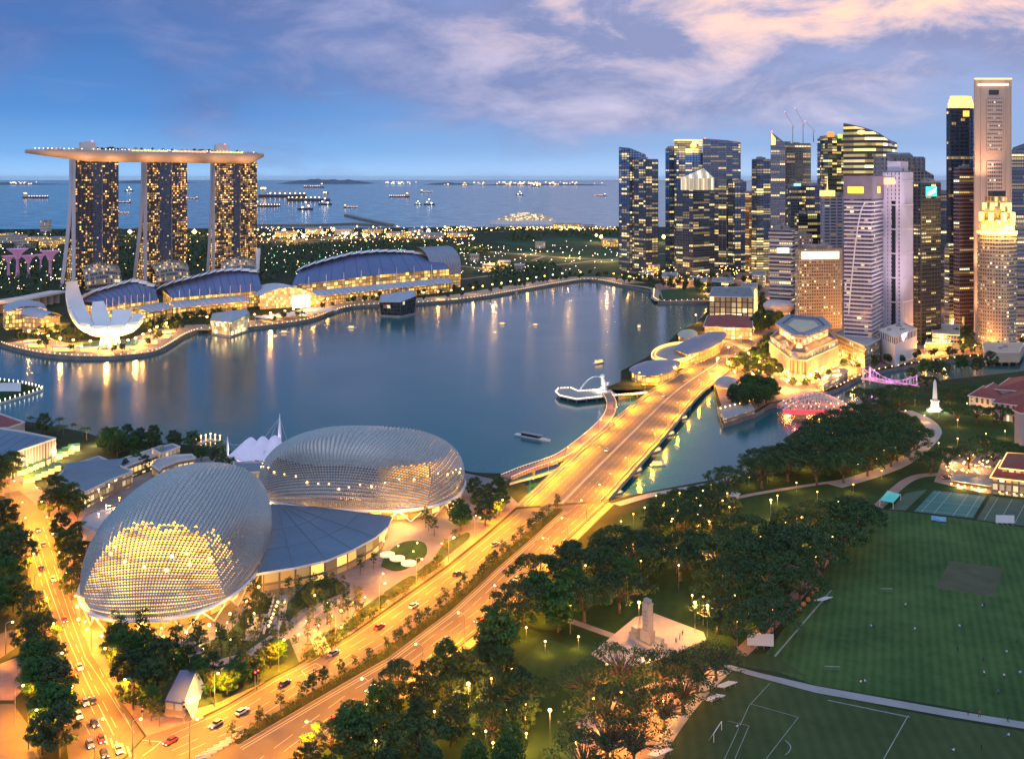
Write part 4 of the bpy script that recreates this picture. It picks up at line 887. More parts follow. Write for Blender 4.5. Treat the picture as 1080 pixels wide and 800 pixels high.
# bayside mall strip and the market stalls, left
def block(name, label, cat, px, z1, wall, roof='roofgrey', z0=LZ, par=.9, kit=3, seed=1, group=None, zp=None):
    """building from its roof outline as seen; parts: wall, roof, parapet, rooftop units"""
    P = ccw(GL(px, z1)); c = sum(P, Vector((0, 0))) / len(P); t = thing(name, label, cat, (*c, z0), group)
    MB().prism(P, z0, z1, 0, 1).build('wall', [wall if not isinstance(wall, str) else M[wall], M[roof]], t)
    if par:
        mb = MB()
        for i in range(len(P)): mb.bar((*P[i], z1 + par / 2), (*P[(i + 1) % len(P)], z1 + par / 2), .5, par)
        mb.build('parapet', [M['offwhite']], t)
    rng = random.Random(seed)
    if kit:
        mb = MB()
        for _ in range(kit):
            q = c + (P[rng.randrange(len(P))] - c) * rng.uniform(.1, .6); mb.box((*q, z1 + .01), (rng.uniform(2, 5), rng.uniform(2, 4), rng.uniform(1, 2.4)), rng.uniform(0, 3))
        mb.build('rooftop_unit', [M['concrete']], t)
    return t, P, c
f_ribbed = facade('ribbed_wall', (.40, .36, .33), (.22, .19, .18), 2.2, 60, .45, .02, lit=0, row=0, seed=3, metal=0)
t, P, c = block('exhibition_shed', 'large flat roofed shed with grid roof and ribbed grey wall beside the bay', 'building', [(-60, 470), (-60, 444), (22, 455.5), (59, 463), (10, 480), (-30, 488)], 15, f_ribbed, 'slate', kit=0)
mb = MB()
for k in range(8): a, b_ = G(-30 + k * 10, 450 + k * 1.6, 15), G(-60 + k * 9, 468 + k * 2.2, 15); mb.bar((a.x, a.y, 15.1), (b_.x, b_.y, 15.1), .35, .2)
mb.build('roof_seam', [M['roofgrey']], t)
block('shop_building', 'low pinkish shop building behind the ribbed shed at the left', 'building', [(-60, 440), (0, 437), (26, 446), (8, 452), (-60, 452)], 9, 'pinkconc', 'redtile', kit=0, seed=4)
f_shop = facade('shop_windows', (.30, .22, .17), (.3, .25, .15), 3, 3.8, .25, .35, lit=.6, lc=(1, .46, .12), es=.9, row=.2, seed=21, metal=0)
block('restaurant_building', 'flat roofed terrace building with a curved blue grey roof hood', 'building', [(58, 506), (90, 520), (117, 507), (140, 498), (104, 482), (72, 492)], 10, f_shop, 'roofgrey', seed=6, kit=0)
q = G(98, 494, 10); MB().grid(lambda u, v: (q.x - 13 + 26 * u, q.y - 6 + 12 * v + 8 * u, 10 + 3 * abs(math.sin(math.pi * v))), 10, 8).build('curved_hood', [M['slate']], t, True)
block('shop_terrace', 'long narrow terrace of lit shops leading towards the bay', 'building', [(100, 494), (168, 472), (176, 477), (110, 501)], 9, f_shop, 'pinkconc', seed=7, kit=0)
block('shop_terrace', 'curved lit restaurant row just behind the near dome', 'building', [(160, 491), (166, 485), (184, 481), (202, 480), (206, 484), (188, 487), (172, 493), (168, 497)], 9, f_shop, 'pinkconc', seed=8, kit=0)
block('shop_terrace', 'end block of the shop terrace near the landing stage', 'building', [(160, 474), (182, 469), (190, 472), (170, 479)], 11, f_shop, 'roofgrey', seed=9, kit=1)
block('kiosk_building', 'small square building between the domes and the white tent', 'building', [(246, 488), (276, 488), (282, 498), (250, 500)], 8, f_shop, 'roofgrey', seed=19, kit=1)
# food stalls: rows of lit canopies
stall = thing('food_stall', '', 'stall'); MB().box((0, 0, 0), (5, 4, 2.2)).build('counter', [M['glowwarm']], stall)
MB().face([(-3, -2.6, 2.9), (3, -2.6, 2.9), (3, 0, 4), (-3, 0, 4)]).face([(-3, 0, 4), (3, 0, 4), (3, 2.6, 2.9), (-3, 2.6, 2.9)]).build('canopy', [mat('stall_green', (.05, .16, .08), .7)], stall)
mb = MB(); [mb.tube([(x, y, 0), (x, y, 3)], .08, 4) for x in (-2.8, 2.8) for y in (-2.4, 2.4)]; mb.build('post', [M['white']], stall); st = Stamp(stall)
for r_, (x0, y0, x1, y1, n) in enumerate(((22, 500, 72, 478, 9), (30, 508, 58, 496, 5), (40, 492, 78, 475, 7))):
    for k in range(n):
        u = k / (n - 1); st.put(G(x0 + (x1 - x0) * u, y0 + (y1 - y0) * u), .5, label='green canopied food stall with a glowing counter in the market beside the ribbed shed', group='market food stalls')
for x, y in ((30, 503), (48, 496), (64, 486), (80, 478), (50, 510), (100, 470)):
    g = G(x, y); light('market_light', lamp_data('market', 'POINT', 9000, (1, .62, .22), .8), (g.x, g.y, 8))
# outdoor stage tent with masts
q = G(266, 484); tent = thing('stage_tent', 'white lilac stretched tent with tall pointed mast at the water edge', 'tent', (q.x, q.y, LZ))
M['tent'] = mat('tent_fabric', (.72, .68, .78), .5, em=(.75, .60, .9), es=.10, var=.08, vs=.2)
def tn(u, v):
    a = G(236 + 64 * u, 484 + 4 * math.sin(3 * u), LZ + 4); b_ = G(258 + 38 * u, 466 + 3 * u, LZ + 9)
    p = a.lerp(b_, v); p.z += (5.5 * abs(math.sin(math.pi * u * 3)) + 7 * u) * math.sin(math.pi * v * .6 + .3) * .55; return p
MB().grid(tn, 30, 10).build('canopy', [M['tent']], tent, True)
for (x, yb, yt, r_) in ((295, 478, 436, .9), (240, 486, 460, .6), (261, 482, 465, .55)):
    g = G(x, yb); zt = ZA(yt, g.y); ms = MB().tube([(g.x, g.y, LZ), (g.x, g.y, LZ + (zt - LZ) * .45), (g.x, g.y, zt)], [r_, r_ * 1.3, .12], 8).build('mast', [M['white']], tent, True)
    mb = MB()
    for dx in (-9, -5, 5): mb.tube([(g.x, g.y, zt - 2), (g.x + dx, g.y - 4, LZ + 8)], .07, 4)
    mb.build('cable', [M['steel']], tent)
light('stage_light', lamp_data('stage', 'POINT', 5000, (.75, .5, 1), 1), (q.x - 6, q.y - 4, LZ + 5), tent); light('stage_light', lamp_data('stage', 'POINT', 5000, (.75, .5, 1), 1), (q.x + 10, q.y, LZ + 5), tent)
# landing stage
ld = thing('landing_stage', 'small lit landing stage reaching into the bay behind the shops', 'jetty', (*G(215, 463).xy, 0))
ribbon(GL([(205, 468), (222, 463), (232, 465)], 2), 6, 1.4, 2.0).build('deck', [M['stone']], ld)
mb = MB()
for x, y in ((207, 467), (212, 465.5), (217, 464.5), (222, 463), (227, 464), (232, 465)): g = G(x, y, 2); mb.tube([(g.x, g.y, -1), (g.x, g.y, 5)], .15, 5); mb.ball((g.x, g.y, 5.3), .5, 6)
mb.build('lamp_post', [M['lampglobe']], ld)
# floating platform corner at the left edge
fp = thing('floating_platform', 'corner of a floating platform with a white walkway at the left edge', 'pontoon', (*G(20, 414).xy, 0))
MB().prism(ccw(GL([(-60, 404), (0, 400), (24, 404), (46, 409.5), (30, 415), (0, 424), (-60, 440)], 1.6)), -.5, 1.6, 0, 1).build('platform', [M['offwhite'], M['lawn']], fp)
MB().grid(lambda u, v: (*G(-20 + 42 * u, 411 - 8 * v, 3).xy, 2 + 3 * abs(math.sin(math.pi * v))), 8, 8).build('roof', [M['offwhite']], fp, True)
mb = MB(); ed = GL([(0, 401), (24, 404), (46, 409.5), (30, 415), (0, 424)], 1.6)
for p, a in along(ed, 5): mb.ball((p.x, p.y, 3.0), .35, 6); mb.tube([(p.x, p.y, 1.6), (p.x, p.y, 2.8)], .1, 4)
mb.build('edge_lamp', [M['lampwhite']], fp)
# garden shapes in the forecourt
M['bed'] = mat('planting_bed', (.03, .06, .02), .95, var=.5, vs=.3)
def bed(px, h=.25, mt='bed', name='planting_bed', sm=4): return struct(name, MB().prism(ccw(smooth(GL(px) + GL(px)[:1], sm)[:-1] if sm else GL(px)), LZ, LZ + h), [M[mt]])
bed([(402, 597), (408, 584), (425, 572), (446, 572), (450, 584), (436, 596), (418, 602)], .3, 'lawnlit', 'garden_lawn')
bed([(300, 640), (316, 622), (330, 612), (355, 612), (364, 622), (345, 632), (318, 642), (304, 655)], .3)
bed([(320, 690), (360, 662), (378, 648), (384, 655), (360, 672), (330, 696)], .3); bed([(378, 645), (402, 628), (408, 633), (384, 652)], .3)
bed([(405, 625), (432, 608), (440, 613), (412, 632)], .3); bed([(440, 603), (456, 592), (462, 598), (446, 608)], .3)
bed([(458, 590), (468, 575), (492, 562), (494, 568), (474, 584), (463, 594)], .3)
bed([(232, 740), (215, 745), (190, 752), (160, 750), (120, 690), (110, 650), (130, 668), (190, 690), (240, 668), (266, 640), (290, 628), (286, 650), (262, 672), (300, 655), (306, 676), (316, 700), (280, 718)], .25, 'bed', 'planting_bed', 0)
for px, w in (([(258, 694), (290, 676), (310, 668), (330, 668), (342, 690)], 5), ([(277, 648), (270, 660), (262, 676)], 5.5), ([(308, 668), (330, 648), (352, 636), (370, 632)], 3.2), ([(200, 712), (230, 700), (262, 690), (290, 672)], 4), ([(300, 628), (296, 650), (288, 668)], 3)): path('garden_path', px, w, 'stone', .32)
for i, (x, y) in enumerate(((408.5, 586), (419, 590), (431, 595))):
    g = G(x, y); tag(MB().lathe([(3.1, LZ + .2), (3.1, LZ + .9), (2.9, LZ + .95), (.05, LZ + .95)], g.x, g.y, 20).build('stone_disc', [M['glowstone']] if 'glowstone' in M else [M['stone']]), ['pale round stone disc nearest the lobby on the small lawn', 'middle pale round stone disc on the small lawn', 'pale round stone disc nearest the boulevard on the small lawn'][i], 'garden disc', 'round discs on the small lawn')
# stepped pavilion by the garden, with a channel of lights, and the glass wedge entrance
ch = thing('light_well', 'stone edged sunken stair with a line of lights in the garden', 'stairwell', (*G(288, 655).xy, LZ))
MB().prism(ccw(GL([(277, 669), (289, 629), (290.5, 629), (279, 669)])), LZ, LZ + 1.3).build('side_wall', [M['offwhite']], ch); MB().prism(ccw(GL([(292, 669), (300, 634), (301.5, 634.5), (294, 669)])), LZ, LZ + 1.3).build('side_wall', [M['offwhite']], ch)
mb = MB(); [mb.ball((*G(293 - k * 1.6, 637 + k * 4.2).xy, LZ + .9), .4, 6) for k in range(7)]; mb.build('stair_light', [M['lampglobe']], ch)
wd = thing('entrance_pavilion', 'small blue roofed pavilion with sloping glass end beside the boulevard trees', 'pavilion', (*G(190, 745).xy, LZ)); wp = GL([(174, 738), (194, 741), (207, 706), (190, 706)], 7.5)
MB().prism(ccw(wp), LZ, 7).build('wall', [f_shop], wd); MB().prism(ccw([Vector((-119, 0)) * 0 + q for q in wp]), 7.0, 7.5).build('roof', [M['roofblue']], wd)
a, b_ = wp[1], wp[2]; MB().face([(*a, 7.6), (*b_, 7.6), (b_.x + 3, b_.y - 1, LZ), (a.x + 3, a.y - 1, LZ)]).build('sloping_glass', [M['glasslit']], wd)
for lab, px, z in (('low grey pergola roof in the garden below the near dome', [(184, 680), (200, 692), (216, 686), (200, 674)], 6), ('small slatted roof beside the pergola', [(198, 672), (214, 668), (222, 676), (206, 682)], 5), ('white framed shelter on the lower garden path', [(243, 696), (258, 690), (262, 697), (247, 704)], 5), ('white edged canopy at the garden kerb', [(232, 706), (244, 700), (248, 706), (236, 713)], 5)):
    P = ccw(GL(px, z)); t = thing('garden_shelter', lab, 'shelter', (*P[0], LZ)); MB().prism(P, z - .3, z, bottom=True).build('roof', [M['roofgrey']], t)
    mb = MB(); [mb.tube([(*(p * .97 + sum(P, Vector((0, 0))) / 4 * .03), LZ), (*(p * .97 + sum(P, Vector((0, 0))) / 4 * .03), z - .3)], .14, 5) for p in P]; mb.build('post', [M['white']], t); mb = MB(); [mb.bar((*P[i], z), (*P[(i + 1) % 4], z), .3, .35) for i in range(4)]; mb.build('edge_trim', [M['offwhite']], t)
GARDEN_LIGHTS = [(360, 667), (332, 633), (345, 641), (323, 660), (336, 665), (315, 675), (405, 575), (420, 580), (440, 577), (436, 586), (466, 578), (478, 572), (502, 548), (404, 610), (385, 635), (372, 640), (300, 640), (268, 652), (262, 664), (240, 662), (228, 670), (210, 672), (190, 668), (170, 668), (152, 660), (138, 654), (286, 690), (350, 655), (243, 680), (214, 690), (184, 700), (210, 742), (118, 620), (112, 610), (126, 650), (100, 600), (84, 590)]
gl = thing('garden_lamp', '', 'garden lamp'); MB().tube([(0, 0, 0), (0, 0, 1.6)], .09, 5).build('post', [M['darkmetal']], gl); MB().ball((0, 0, 1.9), .32, 8).build('globe', [M['lampglobe']], gl, True); light('bulb', lamp_data('garden', 'POINT', 1100, (1, .50, .10), .4), (0, 0, 2.9), gl); st = Stamp(gl)
for i, (x, y) in enumerate(GARDEN_LIGHTS): st.put(G(x, y), label='small glowing lamp among the planting in the domes garden', group='lamps in the domes garden')
# ================================================================ BRIDGES
br = thing('road_bridge', 'wide multi lane road bridge lit orange crossing the river mouth', 'bridge', (*G(690, 470).xy, 0))
BU = [(545, 534.5), (620, 468.5), (686, 414.5), (742, 377)]; BL = [(641, 528), (700, 463.5), (746, 410), (783, 382)]
def spline_px(px, z=LZ, n=8): return smooth(GL(px, z), n)
bu, bl = spline_px(BU), spline_px(BL); nB = len(bu)
ZB = lambda k: LZ + 1.4 * math.sin(math.pi * k / (nB - 1)) * .9
mb = MB(); au = 0
for k in range(nB - 1):
    a, b_, c, d = bl[k], bl[k + 1], bu[k + 1], bu[k]; z0, z1 = ZB(k) + .05, ZB(k + 1) + .05
    mb.face([(*a, z0), (*b_, z1), (*c, z1), (*d, z0)], 0); mb.face([(*d, z0 - 1.6), (*c, z1 - 1.6), (*b_, z1 - 1.6), (*a, z0 - 1.6)], 1)
    for p, q, s_ in ((a, b_, 1), (d, c, -1)): mb.face([(*p, z0 - 1.6), (*q, z1 - 1.6), (*q, z1), (*p, z0)][::s_], 1)
mb.build('deck', [M['deck_asphalt'], M['concrete']], br)
mb = MB(); ln = MB(); rail = MB(); soil = MB()
def lane(t, k, dz=.0): return (*bl[k].lerp(bu[k], t), ZB(k) + dz)
for k in range(nB - 1):
    for t in (.004, .07, .93, .996): mb.bar(lane(t, k, .45), lane(t, k + 1, .45), .5, .8)
    for t in (.5, .535): ln.bar(lane(t, k, .07), lane(t, k + 1, .07), .28, .02)
    ln.bar(lane(.085, k, .07), lane(.085, k + 1, .07), .2, .02); ln.bar(lane(.915, k, .07), lane(.915, k + 1, .07), .2, .02)
    soil.bar(lane(.517, k, .2), lane(.517, k + 1, .2), 1.0, .4)
    for t in (.17, .25, .335, .42, .62, .70, .78, .86):
        for h_ in (.05, .55): a, b_ = Vector(lane(t, k, .07)), Vector(lane(t, k + 1, .07)); ln.bar(a.lerp(b_, h_), a.lerp(b_, h_ + .36), .16, .02)
    for t in (.002, .998): rail.bar(lane(t, k, 1.35), lane(t, k + 1, 1.35), .12, .12)
mb.build('parapet', [M['stone']], br); ln.build('lane_marking', [M['paint']], br); soil.build('median', [M['concrete']], br); rail.build('handrail', [M['steel']], br)
pm = MB()
for k in (5, 9, 13, 17, 21):
    a, b_ = bl[k], bu[k]; d = (b_ - a); c = (a + b_) / 2; pm.box((c.x, c.y, -2), (d.length * .92, 2.6, ZB(k) + .2), math.atan2(d.y, d.x))
pm.build('pier', [M['concrete']], br)
# curved pedestrian bridge on the bay side
pb = thing('footbridge', 'slender curved pedestrian bridge sweeping out beside the road bridge to the jetty', 'bridge', (*G(600, 480).xy, 0))
FB = smooth(GL([(534, 503), (556, 494), (590, 482), (612, 467), (630, 452), (642, 438), (645, 425), (640, 414)], 4.5), 6)
ribbon(FB, 6.5, 3.4, 4.4).build('deck', [M['red_paving']], pb)
mb = MB()
for s_ in (-3.2, 3.2):
    o = [Vector((p.x, p.y)) for p, a in along(FB, 2.5, s_)]
    for a, b_ in zip(o, o[1:]): mb.bar((*a, 5.4), (*b_, 5.4), .25, .2)
    for a in o: mb.bar((*a, 4.4), (*a, 5.4), .12, .12)
mb.build('railing', [M['glowsoft']] if 'glowsoft' in M else [M['steel']], pb)
mb = MB(); [mb.tube([(p.x, p.y, -2), (p.x, p.y, 3.4)], [.9, 1.4], 8) for p, a in along(FB, 24)]; mb.build('pier', [M['concrete']], pb)
ap = thing('lower_walkway', 'lit green floored walkway ramp below the curved footbridge', 'walkway', (*G(570, 500).xy, 0))
ribbon(smooth(GL([(540, 508), (570, 500), (600, 490), (618, 478)], 3.4), 5), 4, 2.6, 3.2).build('deck', [mat('green_deck', (.06, .16, .07), .7)], ap)
mb = MB()
for p, a in along(smooth(GL([(540, 510), (570, 502), (600, 492), (618, 480)], 3.4), 5), 3): mb.box((p.x, p.y, 3.2), (3, .3, 1), a)
mb.build('white_railing', [M['offwhite']], ap)
# jetty with the white fountain statue
jt = thing('jetty', 'white edged viewing jetty with a line of lights standing in the bay', 'jetty', (*G(615, 415).xy, 0))
JP = [(586, 413), (589, 409.5), (602, 409), (610, 412.5), (640, 411), (680, 411), (684, 414), (640, 417.5), (608, 421), (590, 417)]
jp = ccw(GL(JP, 3)); MB().prism(jp, 2.2, 3, 0, 1, True).build('deck', [M['offwhite'], M['stone']], jt)
mb = MB()
for p, a in along(GL([(586, 413), (590, 417), (608, 421), (640, 417.5), (684, 414)], 3), 2.4): mb.box((p.x, p.y, 3.0), (1.6, .5, .8), a)
for p, a in along(GL([(586, 413), (589, 409.5), (602, 409), (610, 412.5), (632, 411)], 3), 2.4): mb.box((p.x, p.y, 3.0), (1.6, .5, .8), a)
mb.build('lit_parapet', [M['glowwhite']], jt)
mb = MB()
for p, a in along(GL([(590, 416), (608, 419.5), (640, 416.5), (680, 413.5)], 3), 8): mb.tube([(p.x, p.y, -2), (p.x, p.y, 2.3)], .5, 6)
mb.build('pile', [M['concrete']], jt)
g = G(636, 410, 3); sta = thing('fountain_statue', 'floodlit white animal statue spouting water in an arc over the bay', 'statue', (g.x, g.y, 3))
MB().lathe([(3, 3), (3, 3.8), (2, 4.0), (1.9, 5)], g.x, g.y, 12).build('plinth', [M['offwhite']], sta)
mb = MB().tube([(g.x + 1.2, g.y, 5), (g.x + .6, g.y, 6.5), (g.x + .1, g.y, 8.5), (g.x - .2, g.y, 10.2), (g.x - .5, g.y, 11.6)], [1.9, 2.1, 1.6, 1.4, 1.1], 10); mb.ball((g.x - .5, g.y, 12.3), 1.7, 10); mb.ball((g.x - 1.9, g.y, 11.9), .9, 8); mb.tube([(g.x + 1.6, g.y, 5.4), (g.x + 3.4, g.y, 6), (g.x + 3.6, g.y, 8)], [.8, .6, 1.1], 8)
mb.build('figure', [M['white']], sta, True)
MB().tube([(g.x - 2.6 - k * 1.6, g.y - k * .4, 11.9 + .5 * k - .16 * k * k) for k in range(11)], [.15 + .05 * k for k in range(11)], 6).build('water_jet', [mat('spray', (.7, .75, .8), .3)], sta, True)
light('flood', lamp_data('statue', 'POINT', 4200, (1, .9, .7), .5), (g.x - 3, g.y - 8, 5), sta)
# steel truss bridge (red lit) and suspension bridge (pink lit)
def river_bridge(name, label, A, B, w, zdeck, style, em):
    A, B = G(*A, zdeck).xy, G(*B, zdeck).xy; d = (B - A).normalized(); n = Vector((-d.y, d.x)); Ln = (B - A).length
    t = thing(name, label, 'bridge', (*A, 0)); MB().prism(ccw([A - n * w / 2, B - n * w / 2, B + n * w / 2, A + n * w / 2]), zdeck - 1.1, zdeck, 0, 0, True).build('deck', [M['litroad']], t)
    if style == 'truss':
        for s_ in (-1, 0, 1):
            mb = MB(); o = n * (w / 2 * s_ * .98); N_ = 16; top = lambda u: zdeck + .6 + 8.4 * math.sin(math.pi * u)
            for k in range(N_):
                u0, u1 = k / N_, (k + 1) / N_; p, q = A + d * Ln * u0 + o, A + d * Ln * u1 + o
                mb.bar((*p, top(u0)), (*q, top(u1)), .8, .7); mb.bar((*p, zdeck), (*p, top(u0)), .4, .4); mb.bar((*p, zdeck), (*q, top(u1)) if u0 < .5 else (*q, zdeck + .1), .35, .35)
                if u0 >= .5: mb.bar((*p, top(u0)), (*q, zdeck), .35, .35)
            mb.build('truss', [M['offwhite']], t)
        mb = MB()
        for s_ in (-1, 1): o = n * (w / 2 + .6) * s_; mb.bar((*(A + o), zdeck - .6), (*(B + o), zdeck - .6), .8, 3.0)
        mb.build('edge_girder', [em], t)
        mb = MB()
        for k in range(9):
            for s_ in (-.5, 0, .5): p = A + d * Ln * (.08 + k * .105) + n * w * s_; mb.ball((*p, zdeck + 3.2), .32, 6)
        mb.build('lamp', [M['lampglobe']], t)
        for u in (.2, .5, .8): p = A + d * Ln * u; light('deck_light', lamp_data('bridge_red', 'POINT', 3000, (1, .16, .12), .6), (*p, zdeck + 4), t)
    else:
        mb = MB(); cb = MB()
        for s_ in (-1, 1):
            o = n * (w / 2 * s_)
            for u in (.04, .96): p = A + d * Ln * u + o; mb.box((*p, zdeck - 3), (1.2, 1.2, 11), 0)
            f_ = lambda u: zdeck + 1.2 + 6.6 * (2 * (u - .04) / .92 - 1) ** 2
            for k in range(14):
                u0, u1 = .04 + .92 * k / 14, .04 + .92 * (k + 1) / 14; p, q = A + d * Ln * u0 + o, A + d * Ln * u1 + o; cb.bar((*p, f_(u0)), (*q, f_(u1)), .35, .35); cb.bar((*p, zdeck), (*p, f_(u0)), .2, .2)
            cb.bar((*(A + o), zdeck - .2), (*(B + o), zdeck - .2), .6, 1.2)
        mb.build('tower', [M['offwhite']], t); cb.build('suspension_cable', [em], t)
        for u in (.15, .5, .85): p = A + d * Ln * u; light('deck_light', lamp_data('bridge_pink', 'POINT', 2600, (.8, .25, 1), .6), (*p, zdeck + 3), t)
    return t
M['redgirder'] = mat('lit_red_girder', (.6, .08, .08), .5, em=(1, .07, .10), es=.75, var=0)
river_bridge('truss_bridge', 'white steel truss road bridge with red lit edge over the river', (823, 430), (898, 431), 17, 5.5, 'truss', M['redgirder'])
river_bridge('suspension_bridge', 'low suspension footbridge glowing pink over the river', (912, 398), (966, 408), 8, 5.5, 'susp', M['pinkglow'])
# quay terrace with restaurants below the road bridge
qt = thing('quay_restaurant', 'lit riverside restaurant terrace with grey dome roof beside the road bridge', 'restaurant', (*G(775, 430).xy, LZ))
MB().prism(ccw(GL([(757, 428), (764, 441), (796, 431), (790, 420)], 6)), LZ, 5.6, 0, 1).build('terrace_wall', [f_shop, M['stone']], qt); c = G(767, 411); MB().lathe([(9, LZ + 3), (8.6, LZ + 6), (6, LZ + 8.5), (2, LZ + 9.6), (.05, LZ + 9.8)], c.x, c.y, 18).build('dome_roof', [M['pinkconc']], qt, True)
mb = MB(); [mb.ball((*G(760 + k * 5, 437 - k * 1.3).xy, 7.2), .5, 6) for k in range(8)]; mb.build('terrace_lamp', [M['lampglobe']], qt)
# ================================================================ WATERFRONT HALLS BELOW THE TOWERS
def curved_roof(name, label, px, z, wallm, roofm, rise=4, cat='pavilion', lit=True):
    P = ccw(GL(px, z)); c = sum(P, Vector((0, 0))) / len(P); t = thing(name, label, cat, (*c, LZ)); MB().prism([c + (q - c) * .94 for q in P], LZ, z, 0, 0).build('wall', [wallm], t)
    S_ = smooth(P + P[:1], 4)[:-1]; n = len(S_); mb = MB(); rings = [[(*(c + (q - c) * s_), z + rise * (1 - s_ ** 2)) for q in S_] for s_ in (1.03, .75, .45, .15)]
    for a, b_ in zip(rings, rings[1:]):
        for i in range(n): mb.face([a[i], a[(i + 1) % n], b_[(i + 1) % n], b_[i]])
    mb.face(rings[-1]); mb.face([(*q[:2], z - .5) for q in rings[0]][::-1])
    for i in range(n): a, b_ = rings[0][i], rings[0][(i + 1) % n]; mb.face([(a[0], a[1], z - .5), (b_[0], b_[1], z - .5), b_, a])
    mb.build('roof', [M[roofm]], t); return t, P, c
M['mauve'] = mat('mauve_roof', (.25, .23, .29), .45, .1, var=.1, vs=.05)
curved_roof('waterfront_hall', 'mauve curved roof pavilion nearest the jetty with glowing front', [(664, 389), (680, 381), (700, 379), (716, 381), (712, 389), (694, 395), (676, 395)], 11, M['goldfac'], 'mauve', 2.5)
t, P, c = curved_roof('waterfront_hall', 'ring shaped lit terrace building between the two mauve roofs', [(688, 378), (692, 369), (710, 363), (730, 363), (736, 371), (728, 379), (706, 384)], 9, M['goldfac'], 'stone', .4)
S_ = smooth(P + P[:1], 5)[:-1]; mb = MB()
for s_ in (1.0, .86):
    for a, b_ in zip(S_, S_[1:] + S_[:1]): mb.bar((*(c + (a - c) * s_), 10.2), (*(c + (b_ - c) * s_), 10.2), .6, 1.2)
mb.build('lit_rim', [M['glowwarm']], t)
curved_roof('waterfront_hall', 'long mauve leaf shaped roof beside the road at the bridge end', [(712, 366), (728, 357), (748, 350), (765, 351), (760, 360), (742, 369), (726, 373)], 13, M['goldfac'], 'mauve', 3.5)
t, P, c = curved_roof('round_pavilion', 'small round cream pavilion on the water edge below the pier building', [(715, 353), (719, 348.5), (728, 347), (735, 350), (734, 355), (724, 357)], 9, M['goldfac'], 'cream', 1)
f_pier = facade('arcade', (.5, .38, .2), (.35, .25, .12), 4.2, 5, .3, .25, lit=.95, lc=(1, .58, .14), lc2=(1, .72, .3), es=1.5, row=1, seed=31, metal=0)
def hip(name, label, px, z, rise, wallm, roofm='redtile', cat='building', ov=1.05, floors=0):
    P = ccw(GL(px, z)); c = sum(P, Vector((0, 0))) / len(P); t = thing(name, label, cat, (*c, LZ)); MB().prism(P, LZ, z, 0, 0).build('wall', [wallm], t)
    Q = [c + (q - c) * ov for q in P]; mb = MB(); n = len(Q)
    if n == 4:
        i0 = 0 if (Q[1] - Q[0]).length > (Q[2] - Q[1]).length else 1; A, B, C_, D = [Q[(i0 + k) % 4] for k in range(4)]; w = (C_ - B).length * .5; l = (B - A).length; k = min(.48, w / l)
        r0 = ((A + D) / 2).lerp((B + C_) / 2, k); r1 = ((A + D) / 2).lerp((B + C_) / 2, 1 - k)
        e = lambda p: (*p, z + .05); rr = lambda p: (*p, z + rise)
        mb.face([e(A), e(B), rr(r1), rr(r0)]); mb.face([e(B), e(C_), rr(r1)]); mb.face([e(C_), e(D), rr(r0), rr(r1)]); mb.face([e(D), e(A), rr(r0)]); mb.face([e(D), e(C_), e(B), e(A)])
    else: mb.cone_pts(Q, z, (*c, z + rise))
    mb.build('roof', [M[roofm]], t); mb = MB()
    for i in range(n): mb.bar((*Q[i], z), (*Q[(i + 1) % n], z), .6, .5)
    mb.build('cornice', [M['offwhite']], t); return t, P, c
hip('pier_building', 'long red roofed pier building with a glowing arcade on the bay', [(743, 344), (793, 346), (792, 334), (747, 333)], 14, 5, f_pier)
f_frame = facade('lit_frame_building', (.10, .07, .05), (.5, .38, .2), 6.0, 6.0, .25, .2, lit=.9, lc=(1, .55, .14), es=1.5, row=.6, seed=32, metal=0)
block('customs_building', 'dark framed three storey building with glowing square bays behind the pier', 'building', [(748, 313), (796, 314), (792, 303), (752, 303)], 24, f_frame, 'roofgrey', seed=12, kit=4)
t_ = thing('observation_pole', 'slim lit column tower beside the framed building', 'tower', (*G(797, 340).xy, LZ)); g = G(797, 340); MB().lathe([(2.2, LZ), (2, 20), (1.7, ZA(306, g.y)), (.1, ZA(304, g.y))], g.x, g.y, 10).build('shaft', [M['glowgold']], t_, True)
# ================================================================ NEOCLASSICAL HOTEL
M['flute'] = facade('colonnade', (.62, .50, .32), (.30, .20, .09), 3.2, 30, .42, .02, lit=.0, row=0, seed=41, metal=0)
M['attic'] = facade('attic_windows', (.60, .48, .32), (.20, .13, .06), 3.2, 4.5, .5, .45, lit=.6, lc=(1, .6, .2), es=1.1, row=.2, seed=42, metal=0)
M['limestone'] = mat('limestone', (.58, .48, .34), .7, var=.1, vs=.15)
gd = thing('grand_hotel', 'grand floodlit neoclassical hotel with colonnades and a pale raised upper storey', 'hotel', (*G(846, 404).xy, LZ))
A, B, C_, D, E_, F_ = [G(x, y, z).xy for x, y, z in ((834, 401, LZ), (850, 403, LZ), (885, 385, LZ), (872, 343, 26), (828, 339, 26), (811, 381, LZ))]
fp_ = ccw([A, B, C_, D, E_, F_]); c = sum(fp_, Vector((0, 0))) / 6
sc_ = lambda k: [c + (p - c) * k for p in fp_]
MB().prism(sc_(1.0), LZ, LZ + 5.5, 0, 1).build('base_storey', [M['attic'], M['limestone']], gd)
MB().prism(sc_(.965), LZ + 5.5, LZ + 15.5, 0, 1).build('colonnade_wall', [M['flute'], M['limestone']], gd)
MB().prism(sc_(1.01), LZ + 15.5, LZ + 17, 0, 0, True).build('cornice', [M['limestone']], gd)
MB().prism(sc_(.95), LZ + 17, LZ + 20.5, 0, 1).build('attic_storey', [M['attic'], M['limestone']], gd)
MB().prism(sc_(.97), LZ + 20.5, LZ + 21.3, 0, 0, True).build('attic_cornice', [M['limestone']], gd)
mb = MB(); P_ = sc_(.995)
